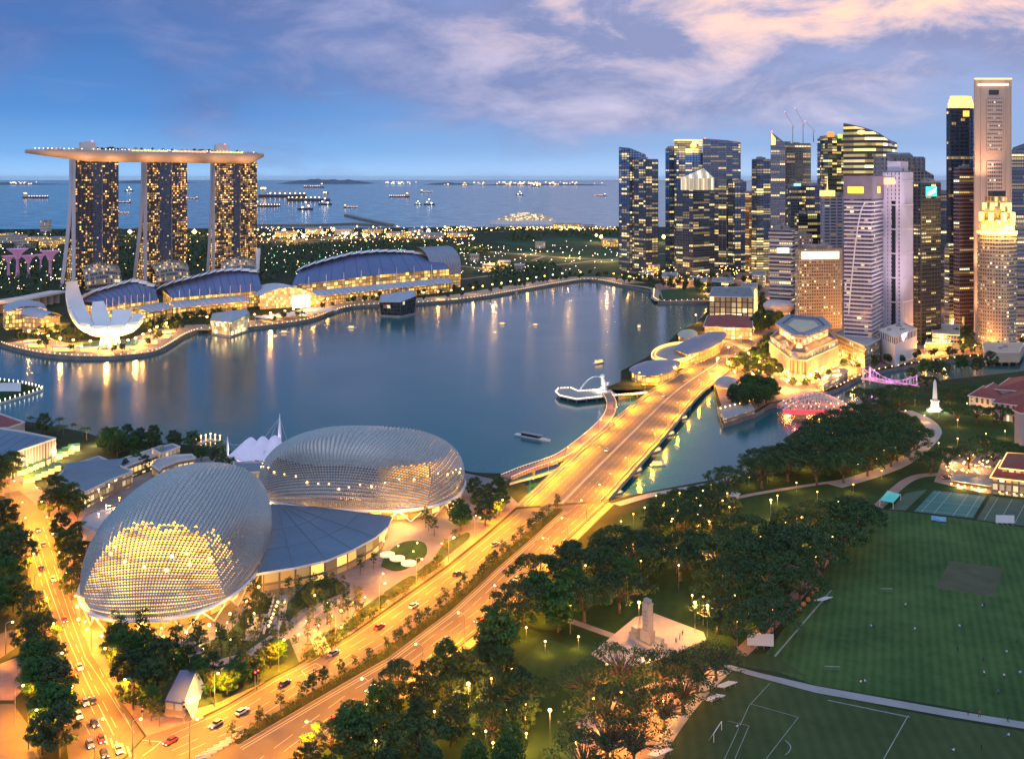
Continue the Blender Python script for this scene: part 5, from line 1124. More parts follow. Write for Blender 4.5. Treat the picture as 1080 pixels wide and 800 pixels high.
for i in range(6):
    p, q = P_[i], P_[(i + 1) % 6]; l = (q - p).length; n_ = int(l / 3.6)
    for k in range(1, n_):
        w = p.lerp(q, k / n_); mb.tube([(*w, LZ + 5.5), (*w, LZ + 15.5)], [.62, .52], 8)
mb.build('column', [M['limestone']], gd)
# pitched wing roof along the river side, then the upper block
p0, p1 = sc_(.93)[1], sc_(.93)[2]
mb = MB(); q = sc_(.93); u_ = sc_(.70)
for i in range(6): j = (i + 1) % 6; mb.face([(*q[i], LZ + 21.35), (*q[j], LZ + 21.35), (*u_[j], LZ + 24), (*u_[i], LZ + 24)])
mb.build('tiled_roof', [M['redtile2']] if 'redtile2' in M else [M['mauve']], gd)
MB().prism(sc_(.70), LZ + 21.4, LZ + 30, 0, 1).build('upper_storey', [M['attic'], M['limestone']], gd)
up = sc_(.72); MB().prism(up, LZ + 30, LZ + 31, 0, 0, True).build('upper_cornice', [M['roofgrey']], gd)
mb = MB()
for i in range(6): mb.bar((*up[i], LZ + 31.8), (*up[(i + 1) % 6], LZ + 31.8), 5, 1.6)
mb.build('roof_ring', [M['roofblue2']] if 'roofblue2' in M else [M['roofgrey']], gd)
MB().prism(sc_(.45), LZ + 31, LZ + 31.6).build('court_roof', [M['limestone']], gd)
for i, (px, py) in enumerate(((843, 366), (828, 364), (838, 376))): g = G(px, py + 3, LZ + 21); mb = MB().lathe([(2.6, LZ + 20.8), (2.6, LZ + 23), (2, LZ + 25), (.1, LZ + 26.5)], g.x, g.y, 10).build('corner_turret', [M['glowgold'] if i < 1 else M['limestone']], gd)
for i in range(6):
    p, q = fp_[i], fp_[(i + 1) % 6]; n_ = max(1, int((q - p).length / 17))
    for k in range(n_):
        w = p.lerp(q, (k + .5) / n_); o = (w - c).normalized() * 6; w = w + o; light('floodlight', lamp_data('hotel_flood', 'POINT', 9500, (1, .44, .08), .6), (*w, LZ + 2.5), gd)
for k in range(5): w = sc_(.84)[1].lerp(sc_(.84)[2], .1 + .2 * k); light('roof_floodlight', lamp_data('hotel_roof', 'POINT', 3000, (1, .48, .11), .5), (*w, LZ + 25.5), gd)
for k in range(3): w = sc_(.84)[5].lerp(sc_(.84)[0], .15 + .35 * k); light('roof_floodlight', lamp_data('hotel_roof', 'POINT', 3000, (1, .48, .11), .5), (*w, LZ + 25.5), gd)
ent = thing('glass_canopy', 'long grey glass canopy beside the river quay in front of the grand hotel', 'canopy', (*G(880, 395).xy, LZ)); P = ccw(GL([(862, 401), (890, 387), (895, 391), (868, 406)], 8)); MB().prism(P, 7.4, 8, bottom=True).build('roof', [M['roofgrey']], ent); MB().prism([sum(P, Vector((0, 0))) / 4 * .08 + p * .92 for p in P], LZ, 7.3).build('glass', [f_shop], ent)
# ================================================================ DOWNTOWN TOWERS
def footprint(pL, pM, pR, Y, th=28, depth=None):
    th = R(th); c, s_ = math.cos(th), math.sin(th); kR, kL = (pR - CX) / F, (pL - CX) / F; M_ = Vector((XA(pM, Y), Y))
    a = (kR * Y - M_.x) / (c - kR * s_); b_ = (M_.x - kL * Y) / (s_ + kL * c) if depth is None else depth
    r, l = Vector((c, s_)), Vector((-s_, c)); return [M_, M_ + r * a, M_ + r * a + l * b_, M_ + l * b_]
def offs(poly, d):
    n = len(poly); out = []
    for i in range(n):
        p, a, b_ = poly[i], poly[i - 1], poly[(i + 1) % n]; e0 = (p - a).normalized(); e1 = (b_ - p).normalized(); n0, n1 = Vector((e0.y, -e0.x)), Vector((e1.y, -e1.x)); m_ = (n0 + n1); m_ = m_ / max(.3, m_.length_squared / 2); out.append(p + m_ * d)
    return out
def tower(label, poly, z1, mt, z0=LZ, band=None, fin=None, plant=True, cap='roofgrey', group=None, name='office_tower', cat='tower', parapet=True):
    """poly footprint; band=(step,h,out,mat) slab edges, fin=(spacing,w,out,mat) mullions standing proud of the glass"""
    poly = ccw([Vector(p[:2]) for p in poly]); c = sum(poly, Vector((0, 0))) / len(poly); t = thing(name, label, cat, (*c, z0), group); zs = z1 if isinstance(z1, list) else [z1] * len(poly); zt = min(zs)
    MB().prism(poly, z0, zs, 0, 1).build('wall', [mt, M[cap]], t)
    if band:
        st_, h, o_, m_ = band; mb = MB(); z = z0 + st_; P = offs(poly, o_); n = len(P)
        while z < max(zs) - h:
            for i in range(n):
                j = (i + 1) % n
                if min(zs[i], zs[j]) <= z + h: continue
                a, b_ = P[i], P[j]; mb.face([(*a, z), (*b_, z), (*b_, z + h), (*a, z + h)]); mb.face([(*a, z + h), (*b_, z + h), (*poly[j], z + h), (*poly[i], z + h)]); mb.face([(*poly[i], z), (*poly[j], z), (*b_, z), (*a, z)])
            z += st_
        mb.build('floor_band', [m_ if not isinstance(m_, str) else M[m_]], t)
    if fin:
        sp_, w, o_, m_ = fin; mb = MB(); n = len(poly)
        for i in range(n):
            a, b_ = poly[i], poly[(i + 1) % n]; e = (b_ - a); ln_ = e.length; e = e / ln_; nr = Vector((e.y, -e.x)); k = max(1, round(ln_ / sp_))
            for q in range(k + 1):
                u = min(max(q * ln_ / k, w / 2), ln_ - w / 2); p = a + e * u; zt_ = zs[i] + (zs[(i + 1) % n] - zs[i]) * u / ln_
                mb.prism([p - e * w / 2 + nr * .003, p - e * w / 2 + nr * o_, p + e * w / 2 + nr * o_, p + e * w / 2 + nr * .003][::-1] if False else [p - e * w / 2 + nr * o_, p + e * w / 2 + nr * o_, p + e * w / 2 + nr * .003, p - e * w / 2 + nr * .003], z0, zt_ + .3)
        mb.build('mullion', [m_ if not isinstance(m_, str) else M[m_]], t)
    if parapet:
        P = offs(poly, -.4); mb = MB()
        for i in range(len(P)): j = (i + 1) % len(P); mb.bar((*P[i], zs[i] + .7), (*P[j], zs[j] + .7), .6, 1.4)
        mb.build('parapet', [M['roofgrey']], t)
    if plant:
        rng = random.Random(int(abs(c.x) * 7 + c.y)); mb = MB()
        for _ in range(5):
            q = c + (poly[rng.randrange(len(poly))] - c) * rng.uniform(.05, .5); mb.box((*q, zt + .01), (rng.uniform(4, 9), rng.uniform(3, 7), rng.uniform(2, 5)), rng.uniform(0, .6))
        mb.build('rooftop_unit', [M['concrete']], t)
        MB().tube([(*c, zt), (*c, zt + 9)], [.3, .1], 5).build('antenna', [M['steel']], t)
    return t, poly, c
YL, YL2 = (1, .62, .16), (1, .80, .38)
G_blue = (.15, .28, .50); G_dark = (.10, .15, .24); 
def gf(seed, lit=.22, glass=G_blue, wall=(.09, .115, .16), bay=2.6, flr=3.9, fx=.22, fy=.34, es=1.15, row=.12, cl=.13, run=5.0, metal=.8, lc=YL, lc2=YL2): return facade('tower_glass', wall, glass, bay, flr, fx, fy, lit, lc, lc2, es, row, float(seed), metal, cl=cl, run=run)
M['mull'] = mat('mullion', (.10, .11, .13), .4, .4, var=.1); M['pale'] = mat('pale_cladding', (.50, .46, .47), .6, var=.08, vs=.04); M['lilac'] = mat('lilac_cladding', (.66, .60, .66), .55, var=.06, vs=.04); M['beige'] = mat('beige_cladding', (.46, .37, .27), .65, var=.08, vs=.04); M['greyclad'] = mat('grey_cladding', (.26, .27, .30), .5, var=.08, vs=.04); M['peach'] = mat('peach_granite', (.66, .50, .38), .6, var=.05, vs=.03)
def zt(y, Y): return ZA(y, Y)
T = tower
# --- far group on the point
Y = 1730; p = footprint(653, 664, 681, Y, 34); T('slant topped dark blue glass tower leftmost of the downtown group', p, [zt(157, Y), zt(163.5, Y), zt(161, Y), zt(155.5, Y)], gf(1, .30, es=1.2), band=(7.8, .5, .35, 'mull'), fin=(6, .5, .5, 'mull'), plant=False)
Y = 1700; p = footprint(667, 681, 694, Y, 30); T('flat topped glass tower fused against the right side of the slant topped one', p, zt(168.5, Y), gf(2, .34, G_dark), band=(7.8, .5, .35, 'mull'), fin=(6, .5, .5, 'mull'))
Y = 1760; p = footprint(702, 706, 713, Y, 30); T('narrow dark blue tower left of the tower with the bright top', p, zt(157, Y), gf(3, .18), band=(7.8, .5, .35, 'mull'), fin=(5, .4, .4, 'mull'))
Y = 1745; p = footprint(711, 716, 741, Y, 24); t, P, c = T('tall glass tower with a brightly lit yellow top floor band', p, zt(161, Y), gf(4, .34), band=(7.8, .5, .35, 'mull'), fin=(6, .4, .4, 'mull'), plant=False, parapet=False)
MB().prism(offs(P, -.3), zt(160.9, Y), zt(148.5, Y), 0, 1).build('lit_crown', [gf(4.5, .95, (.4, .3, .12), es=1.4, row=1, fy=.25), M['roofgrey']], t); MB().prism(offs(P, .2), zt(148.4, Y), zt(147, Y), bottom=True).build('crown_cap', [M['glowgold']], t); q = P[0].lerp(P[1], .6); MB().ball((q.x, q.y - 1, zt(153.5, Y)), 6, 10, sz=.7).build('sign_light', [M['glowgold']], t)
Y = 1760; p = footprint(741, 767, 781, Y, 12); p = [Vector((XA(741.5, Y), Y)), Vector((XA(766, Y - 14), Y - 14)), Vector((XA(781, Y), Y)), Vector((XA(781, Y + 40), Y + 40)), Vector((XA(744, Y + 40), Y + 40))]; T('tall steel blue glass tower with a creased front and small red light', p, [zt(147, Y), zt(149, Y), zt(151, Y), zt(151, Y), zt(147, Y)], gf(5, .22, (.10, .14, .22), es=1.0), band=(15.6, .5, .35, 'mull'), fin=(7, .4, .4, 'greyclad'), plant=False)
MB().ball((XA(743.5, Y), Y, zt(146, Y)), 1.4, 8).build('warning_light', [M['redlight']], bpy.data.objects[t.name] if False else t)
Y = 1730; p = footprint(768, 775, 787, Y, 28); T('lower dark glass wing at the right of the creased blue tower', p, zt(192, Y), gf(6, .30, G_dark), band=(7.8, .5, .35, 'mull'), fin=(6, .4, .4, 'mull'))
Y = 1600; p = footprint(711.5, 731, 753.5, Y, 40); t, P, c = T('dark glass tower crowned by a glowing white pitched lantern', p, zt(200.5, Y), gf(7, .24, (.06, .10, .16), es=1.1, row=.1), band=(7.8, .5, .35, 'mull'), fin=(5, .4, .4, 'mull'), plant=False, parapet=False)
LC = facade('lantern', (.5, .45, .35), (.7, .62, .45), 3.0, 60, .16, .0, lit=1, lc=(1, .72, .32), lc2=(1, .85, .55), es=.85, row=1, seed=1, metal=0)
Pq = ccw([Vector((XA(718, Y + 6), Y + 6)), Vector((XA(734, Y - 4), Y - 4)), Vector((XA(753, Y + 8), Y + 8)), Vector((XA(745, Y + 34), Y + 34)), Vector((XA(722, Y + 34), Y + 34))])
cq = Vector((XA(742, Y + 12), Y + 12)); mb = MB().prism(Pq, zt(200.4, Y), zt(188, Y), 0, 0, top=False); mb.cone_pts(Pq, zt(188, Y), (*cq, zt(177.5, Y))); mb.build('lantern_crown', [LC], t)
mb = MB()
for q in Pq: mb.bar((*q, zt(200, Y)), (*q, zt(188, Y)), .6, .6); mb.bar((*q, zt(188, Y)), (*cq, zt(177.5, Y)), .6, .6)
mb.build('lantern_frame', [M['white']], t)
Y = 1700; T('slim bronze lit tower edge right of the dark glass wing', footprint(786, 790, 795, Y, 30), zt(204, Y), gf(8, .5, (.3, .16, .08), (.30, .17, .09), es=.8, lc=(1, .45, .12)), cap='concrete')
Y = 1650; t, P, c = T('dark tower with lit sky terraces and a square top', footprint(793, 798, 813, Y, 22), zt(168.5, Y), gf(9, .26, G_dark, es=1.1), band=(7.8, .5, .4, 'mull'), fin=(5, .4, .4, 'mull'))
for ya, yb in ((199, 204), (222, 226), (254, 262), (270, 286)): MB().prism(offs(P, .5), zt(yb, Y), zt(ya, Y), 0, 0, True).build('lit_terrace', [gf(9.5, .9, (.4, .25, .08), es=1.1, row=1)], t)
Y = 1560; p = [Vector((XA(813, Y), Y)), Vector((XA(828, Y - 6), Y - 6)), Vector((XA(829, Y + 30), Y + 30)), Vector((XA(815, Y + 30), Y + 30))]
t, P, c = T('pale blue glass tower with a sail shaped peak lit at its tip', p, [zt(141, Y), zt(151.5, Y), zt(151.5, Y), zt(141, Y)], gf(10, .20, (.14, .17, .24), (.16, .18, .23), es=1.0), band=(7.8, .4, .3, 'greyclad'), fin=(4.5, .4, .4, 'greyclad'), plant=False)
MB().prism([Vector((XA(813.2, Y - .5), Y - .5)), Vector((XA(818, Y - 2.8), Y - 2.8)), Vector((XA(818, Y + 10), Y + 10)), Vector((XA(813.5, Y + 10), Y + 10))], zt(153, Y), [zt(140, Y), zt(146, Y), zt(146, Y), zt(140, Y)]).build('lit_tip', [M['glowgold']], t); MB().ball((XA(814, Y), Y, zt(139, Y)), 1.2, 8).build('warning_light', [M['redlight']], t)
Y = 1575; T('wide pale blue glass tower attached right of the sail shaped peak', footprint(828.5, 829.5, 855, Y, 6, 34), zt(152, Y), gf(11, .22, (.15, .17, .23), (.17, .18, .22), es=1.0, lc=(1, .6, .25)), band=(7.8, .4, .3, 'greyclad'), fin=(4.5, .4, .4, 'greyclad'))
# --- second row
Y = 1500; T('dark tower with stacked lit balconies and an orange lit top', footprint(862, 866, 873, Y, 30), zt(147, Y), gf(12, .40, G_dark, es=1.2, lc=(1, .5, .15)), band=(7.8, .6, .8, 'mull'))
Y = 1490; t, P, c = T('dark office tower with yellow lit floors and bright rooftop signs', footprint(868, 873, 890, Y, 20), zt(144, Y), gf(13, .42, (.05, .09, .08), es=1.3, row=.2, run=3), band=(3.9, .5, .4, 'mull'), plant=False)
MB().box((XA(876, Y - 2), Y - 2, zt(144.5, Y)), (9, 2, 7)).build('red_sign', [mat('red_sign', (.6, .1, .05), .5, em=(1, .18, .04), es=2, var=0)], t); MB().box((XA(886, Y - 2), Y - 2, zt(146, Y)), (6, 2, 6)).build('green_sign', [mat('green_sign', (.3, .6, .1), .5, em=(.6, 1, .1), es=1.2, var=0)], t)
Y = 1440; n = 12; fr = [Vector((XA(889.5 + 59.5 * i / n, Y), Y - 26 * math.sin(math.pi * i / n) + 26 * (i / n) ** 2)) for i in range(n + 1)]; bk = [Vector((XA(946, Y + 50), Y + 50)), Vector((XA(893, Y + 50), Y + 50))]
zs = [zt(131 + 22 * (i / n) ** 1.15, Y) for i in range(n + 1)] + [zt(150, Y), zt(131, Y)]
t, P, c = T('broad curved tower banded with bright yellow floors and a sloping roof', fr + bk, zs, gf(14, .95, (.30, .22, .08), (.09, .09, .08), bay=3, flr=7.6, fy=.52, fx=.03, es=1.25, row=1, lc=(1, .68, .20), lc2=(1, .82, .36)), band=(7.6, 1.1, .9, 'mull'), plant=False)
MB().ball((XA(907, Y - 22), Y - 27, zt(140.5, Y)), 6, 10, sz=.55).build('sign_light', [M['glowgold']], t)
Y = 1400; t, P, c = T('teal glass block left of the red brown block', footprint(831, 834, 848, Y, 14), zt(197, Y), gf(15, .12, (.03, .09, .11), es=1.2), band=(7.8, .5, .35, 'mull'), fin=(5, .4, .4, 'mull'))
MB().box((XA(841, Y - 5), Y - 5, zt(196, Y)), (9, 1, 3)).build('roof_sign', [mat('blue_sign', (.1, .4, .8), .5, em=(.2, .7, 1), es=2, var=0)], t)
M['redclad'] = mat('red_brown_cladding', (.22, .055, .035), .6, var=.12, vs=.05)
T('red brown block with a plain windowless crown', footprint(846, 850, 867, Y - 6, 12), zt(196, Y), gf(16, .26, G_dark, (.10, .05, .04), es=1.1), fin=(6, .5, .4, 'mull')); t, P, c = T('plain red brown upper storeys above the dark block', footprint(847, 850, 866.5, Y - 7, 12), zt(195, Y), M['redclad'], z0=zt(222, Y), name='rooftop_block', cat='building', plant=False) if False else (None, None, None)
Y = 1250; t, P, c = T('blue grey gridded office tower with a small spire', footprint(866, 868.5, 889, Y, 10), zt(207, Y), facade('blue_grid', (.22, .26, .36), (.05, .07, .12), 9, 3.8, .06, .42, lit=.08, es=.8, row=0, seed=17, metal=.4), band=(3.8, 1.3, .5, mat('blue_clad', (.27, .32, .42), .55)), fin=(9, 1.2, .8, mat('blue_clad2', (.27, .32, .42), .55)), plant=True)
q = P[0].lerp(P[1], .2); MB().box((*q, zt(207, Y)), (16, 8, 7)).build('lit_penthouse', [M['glowwarm']], t); MB().tube([(*q, zt(207, Y)), (*q, zt(188, Y))], [1.2, .15], 6).build('spire', [M['glowgold']], t)
Y = 1262; T('narrow blue grey tower wing right of the gridded tower', footprint(888.5, 889.5, 897, Y, 6, 20), zt(210, Y), facade('blue_grid2', (.22, .26, .36), (.05, .07, .12), 4, 3.8, .3, .42, lit=.15, es=.8, row=0, seed=18, metal=.4), band=(3.8, .8, .4, 'greyclad'))
Y = 1300; T('dark windowed block under the red brown tower', footprint(838, 842, 866, Y, 14), zt(226, Y), gf(19, .22, (.03, .045, .05), (.05, .05, .05), es=1.0))
Y = 1200; T('plain mauve slab building behind the white banded slab', footprint(832, 838, 857, Y, 12), zt(248, Y), facade('mauve_slab', (.30, .26, .30), (.08, .08, .10), 3, 3.6, .55, .55, lit=.12, es=.8, row=0, seed=20, metal=.2), cap='concrete')
Y = 1150; t, P, c = T('dark office slab with bold white floor bands and a lit sign box', footprint(811.5, 835.5, 841.5, Y, 62), zt(243, Y), gf(21, .20, G_dark, (.05, .05, .06), es=1.0), band=(4.4, 1.9, .9, 'pale'))
r_ = (P[1] - P[0]).normalized(); 
MB().box((XA(826, Y + 2) - 1.5, Y - 3, zt(266.5, Y)), (13, 2, 5.5), .0).build('sign_box', [M['glowwhite']], t)
g = G(821, 338); rl = thing('round_podium', 'round glowing canopy podium at the foot of the white banded slab', 'podium', (XA(821, 1120), 1120, LZ)); MB().lathe([(13, 14), (16, 19), (16, 22), (12, 25), (.05, 26)], XA(821, 1120), 1120, 24).build('canopy', [M['pale']], rl, True); MB().lathe([(12, LZ), (12, 10), (12, 16)], XA(821, 1120), 1120, 20).build('lit_drum', [M['goldfac']], rl)
# --- front row
f_htl = facade('hotel_grid', (.44, .36, .26), (.10, .08, .06), 2.7, 3.3, .42, .48, lit=.22, lc=(1, .66, .22), es=1.3, row=.05, seed=23, metal=.1, cl=.3)
Y = 1060; t, P, c = T('beige gridded hotel block with a long white lit strip below its roof', footprint(839, 843, 888, Y, 12), zt(263, Y), f_htl, band=(3.3, .5, .3, 'beige'), fin=(2.7, .5, .35, 'beige'))
e = (P[1] - P[0]).normalized(); nr = Vector((e.y, -e.x)); a, b_ = P[0] + e * 2 + nr * .9, P[1] - e * 4 + nr * .9; MB().bar((*a, zt(269.5, Y)), (*b_, zt(269.5, Y)), 1.4, 7.5).build('lit_sign_strip', [M['glowwhite']], t)
f_ban = facade('banded_glass', (.34, .28, .33), (.07, .06, .08), 3, 3.5, .04, .42, lit=.10, lc=(1, .6, .3), es=.8, row=.0, seed=24, metal=.4)
Y = 890; t, P, c = T('banded mauve tower with a white curved edge line and yellow signs on its flat head', footprint(891, 919, 931.5, Y, 60), zt(200, Y), f_ban, band=(3.5, 1.35, .7, 'lilac'), plant=True)
c_ = sum(P, Vector((0, 0))) / 4; MB().prism(offs(P, .9), zt(210, Y), zt(185.5, Y), 0, 1).build('head', [mat('head_cladding', (.27, .23, .27), .6), M['roofgrey']], t)
def onface(P, i, u, out=.0): a, b_ = P[i], P[(i + 1) % len(P)]; e = (b_ - a).normalized(); nr = Vector((e.y, -e.x)); return a.lerp(b_, u) + nr * out, e, nr
idx = min(range(4), key=lambda i: (P[i] - Vector((XA(919, Y), Y))).length); LFc, RFc = idx - 1, idx
for fc, u, w_ in ((LFc % 4, .42, 13), (RFc, .5, 8)):
    q, e, nr = onface(P, fc, u, 1.3); MB().bar((*(q - e * w_ / 2), zt(200.5, Y)), (*(q + e * w_ / 2), zt(200.5, Y)), .8, 5.5).build('yellow_sign', [mat('yellow_sign', (.8, .6, .1), .5, em=(1, .62, .03), es=1.6, var=0)], t)
mb = MB(); prev = None
for k in range(15):
    u = .78 - .62 * (k / 14) ** .55; q, e, nr = onface(P, LFc % 4, u, 1.2); z = zt(213 + k * 8.5, Y); cur = (*q, z)
    if prev: mb.bar(prev, cur, .9, .9)
    prev = cur
mb.build('curved_edge_line', [M['white']], t)
block('podium_building', 'beige stepped podium at the foot of the banded mauve tower', 'building', [(880, 352), (912, 366), (930, 357), (899, 344)], 21, f_htl, 'concrete', seed=25)
f_rib = facade('ribbed_lilac', (.68, .60, .66), (.08, .06, .09), 3.4, 3.6, .52, .40, lit=.05, lc=(1, .7, .5), es=.9, row=0, seed=26, metal=.2)
Y = 925; t, P, c = T('tall ribbed lilac white tower with a dark central window strip', footprint(931.5, 951, 962, Y, 50), zt(182, Y), f_rib, fin=(3.4, 1.1, .8, 'lilac'), band=(21.6, 1.2, .9, 'lilac'), plant=True)
MB().prism([c + (q - c) * .72 for q in P], zt(182, Y), zt(170, Y), 0, 0).build('penthouse', [M['lilac']], t); q, e, nr = onface(P, (min(range(4), key=lambda i: (P[i] - Vector((XA(951, Y), Y))).length) - 1) % 4, .35, 1.2); MB().bar((*(q - e * 5), zt(191, Y)), (*(q + e * 5), zt(191, Y)), .8, 6).build('orange_sign', [mat('orange_sign', (.8, .4, .2), .5, em=(1, .38, .22), es=1.3, var=0)], t)
q, e, nr = onface(P, (min(range(4), key=lambda i: (P[i] - Vector((XA(951, Y), Y))).length) - 1) % 4, .58, .4); MB().bar((*(q - e * 1.6), (LZ + zt(200, Y)) / 2), (*(q + e * 1.6), (LZ + zt(200, Y)) / 2), .9, zt(200, Y) - LZ - 20).build('dark_strip', [M['darkglass']], t)
f_wb = facade('white_base', (.68, .66, .68), (.05, .05, .06), 4.2, 30, .5, .72, lit=0, row=0, seed=27, metal=0)
block('podium_building', 'white low podium with tall dark window slots beside the river', 'building', [(927, 349), (944, 356), (967, 347), (950, 340)], 27, f_wb, 'offwhite', seed=27)
f_dk = gf(28, .20, (.035, .045, .045), (.045, .045, .045), bay=2.4, flr=3.7, fx=.3, fy=.45, es=1.2, row=.05, run=3)
Y = 960; t, P, c = T('dark office tower with a teal lit emblem near its top', footprint(959, 971.5, 992, Y, 32), zt(193, Y), f_dk, band=(3.7, .6, .4, 'mull'), fin=(4.8, .35, .45, 'mull'))
ix = min(range(4), key=lambda i: (P[i] - Vector((XA(971.5, Y), Y))).length); q, e, nr = onface(P, ix, .50, 1.0); M['tealsign'] = mat('teal_sign', (.05, .5, .4), .5, em=(.04, .62, .50), es=1.5, var=0)
MB().bar((*(q - e * 8.5), zt(202, Y)), (*(q + e * 7), zt(202, Y)), .5, 9).build('emblem_board', [M['tealsign']], t)
mb = MB(); zc = zt(202, Y); q2 = q + nr * .35
for a, b_ in (((-7, -2.6), (-2, .6)), ((-2, .6), (2, 1.2)), ((2, 1.2), (6, 3.4)), ((-5, -3.2), (0, -1.4)), ((0, -1.4), (5, .2))): mb.bar((*(q2 + e * a[0]), zc + a[1]), (*(q2 + e * b_[0]), zc + b_[1]), .3, 1.3)
mb.build('emblem_swoosh', [M['glowwhite']], t)
Y = 1180; t, P, c = T('grey angular topped tower head behind the lilac tower', footprint(922, 940, 975, Y, 34), zt(166, Y), facade('grey_head', (.28, .28, .33), (.14, .15, .19), 5, 5, .3, .4, lit=.03, es=.6, row=0, seed=29, metal=.3), fin=(9, 1.4, 1.2, 'greyclad'))
MB().prism(offs(P, -9), zt(166, Y), [zt(162, Y), zt(163, Y), zt(160, Y), zt(161, Y)], 0, 0).build('angled_crown', [M['greyclad']], t)
T('grey stepped tower shoulder with a sloping right side', [Vector((XA(x, Y + 20), Y + 20)) for x in (960, 985)] + [Vector((XA(985, Y + 60), Y + 60)), Vector((XA(960, Y + 60), Y + 60))], [zt(172, Y), zt(186, Y), zt(186, Y), zt(172, Y)], facade('grey_side', (.22, .22, .26), (.10, .11, .14), 4, 4, .3, .4, lit=.1, es=.8, row=0, seed=30, metal=.3), plant=False)
for x_, z_, pw in ((936, 20, 150000), (948, 20, 150000), (957, 30, 120000), (936, 95, 90000), (957, 100, 90000)): light('facade_floodlight', lamp_data('lilacf%d' % pw, 'SPOT', pw, (1, .78, .92), 2, 75, .9), (XA(x_, 925), 872, z_), bpy.data.objects.get('office_tower'), Vector((0, .62, .78)).to_track_quat('-Z', 'Y').to_euler()) if False else light('facade_floodlight', lamp_data('lilacf%d' % pw, 'SPOT', pw, (1, .78, .92), 2, 75, .9), (XA(x_, 885), 862, z_), None, Vector((0, .62, .78)).to_track_quat('-Z', 'Y').to_euler())
# --- tall group at the right
Y = 1100; f16 = gf(31, .10, (.035, .075, .16), (.04, .06, .11), bay=2.4, flr=4, es=1.3, row=.05, run=2); p = [Vector((XA(998.5, Y + 8), Y + 8)), Vector((XA(1002, Y), Y)), Vector((XA(1022, Y), Y)), Vector((XA(1028, Y + 6), Y + 6)), Vector((XA(1028, Y + 46), Y + 46)), Vector((XA(1003, Y + 46), Y + 46))]
t, P, c = T('deep blue glass tower with a stepped golden lit crown', p, zt(114, Y), f16, fin=(5, .35, .4, 'mull'), band=(16, .5, .4, 'mull'), plant=False, parapet=False)
for i, (ya, yb, k) in enumerate(((108, 114, -1.0), (104.5, 107.6, -2.0), (101, 104.2, -3.0))): MB().prism(offs(P, k), zt(yb, Y), zt(ya, Y), 0, 0).build('lit_crown', [M['glowgold'], M['roofgrey']], t)
MB().box((XA(1019, Y - 1), Y - 1, zt(123, Y)), (6, 1.2, 6)).build('square_sign', [mat('amber_sign', (.8, .5, .1), .5, em=(1, .52, .08), es=1.5, var=0)], t)
f17 = facade('granite_window_strip', (.62, .46, .38), (.06, .045, .045), 2.2, 3.9, .40, .50, lit=.12, lc=(1, .7, .4), es=.9, row=0, seed=33, metal=.1)
Y = 1040; wing = thing('office_tower', 'tallest peach granite tower with stepped window columns and a lit crown', 'tower', (XA(1047, Y), Y, LZ))
MB().prism([Vector((XA(1027, Y), Y)), Vector((XA(1067, Y), Y)), Vector((XA(1066, Y + 42), Y + 42)), Vector((XA(1030, Y + 42), Y + 42))], LZ, zt(83, Y), 0, 1).build('granite_shaft', [M['peach'], M['roofgrey']], wing)
for (x0, x1, ya, yb) in ((1040.5, 1056.5, 104, 160), (1040.5, 1056.5, 170, 262)):
    a, b_ = XA(x0, Y), XA(x1, Y); MB().prism([Vector((a, Y - .9)), Vector((b_, Y - .9)), Vector((b_, Y - .05)), Vector((a, Y - .05))], zt(yb, Y), zt(ya, Y)).build('window_column', [f17], wing)
    mb = MB(); z = zt(yb, Y)
    while z < zt(ya, Y): mb.bar((a, Y - 1.1, z), (b_, Y - 1.1, z), .5, 1.7); z += 3.9
    for x in (a, b_): mb.bar((x, Y - 1.2, zt(yb, Y)), (x, Y - 1.2, zt(ya, Y)), .7, .7)
    mb.build('sill_band', [M['peach']], wing)
MB().prism([Vector((XA(x, Y), Y - d_)) for x, d_ in ((1043, .9), (1053, .9), (1053, .05), (1043, .05))], zt(100, Y), zt(95, Y)).build('top_louvre', [M['darkmetal']], wing)
MB().bar((XA(1031, Y), Y - 1.2, zt(89.5, Y)), (XA(1063, Y), Y - 1.2, zt(89.5, Y)), 1.6, 1.8).build('crown_light', [M['glowwhite']], wing)
MB().bar((XA(1027.5, Y), Y - 1.0, zt(83.3, Y)), (XA(1066.5, Y), Y - 1.0, zt(83.3, Y)), 1.6, 1.4).build('crown_light', [M['glowgold']], wing)
mb = MB(); [mb.bar((XA(x, Y), Y - .6, LZ), (XA(x, Y), Y - .6, zt(84, Y)), .8, 1.0) for x in (1028, 1034.5, 1061, 1066)]; mb.build('pilaster', [M['peach']], wing)
for x, zz in ((1035, 150), (1058, 60), (1030, 60), (1036, 15)): light('shaft_floodlight', lamp_data('uob', 'SPOT', 85000, (1, .50, .24), 2, 70, .9), (XA(x, Y), Y - 26, zz), wing, Vector((0, .62, .78)).to_track_quat('-Z', 'Y').to_euler())
light('shaft_floodlight', lamp_data('uob2', 'SPOT', 90000, (1, .42, .22), 2, 90, .9), (XA(1068, Y) + 20, Y - 20, 90), wing, Vector((-.5, .62, .6)).to_track_quat('-Z', 'Y').to_euler())
f18 = facade('round_tower_grid', (.48, .38, .30), (.09, .07, .06), 2.4, 3.4, .42, .45, lit=.22, lc=(1, .66, .22), es=1.2, row=.05, seed=34, metal=.1, cl=.3)
Y = 950; cx_, R_ = XA(1053.5, Y), 16.3; oc = lambda r, cy=Y + 4: [Vector((cx_ + r * math.cos(a * math.pi / 8 + .196), cy + r * math.sin(a * math.pi / 8 + .196))) for a in range(16)]
t, P, c = T('round cream tower with a blazing gold stepped crown near the river', oc(R_), zt(244, Y), f18, band=(3.4, .9, .5, 'beige'), plant=False, parapet=False)
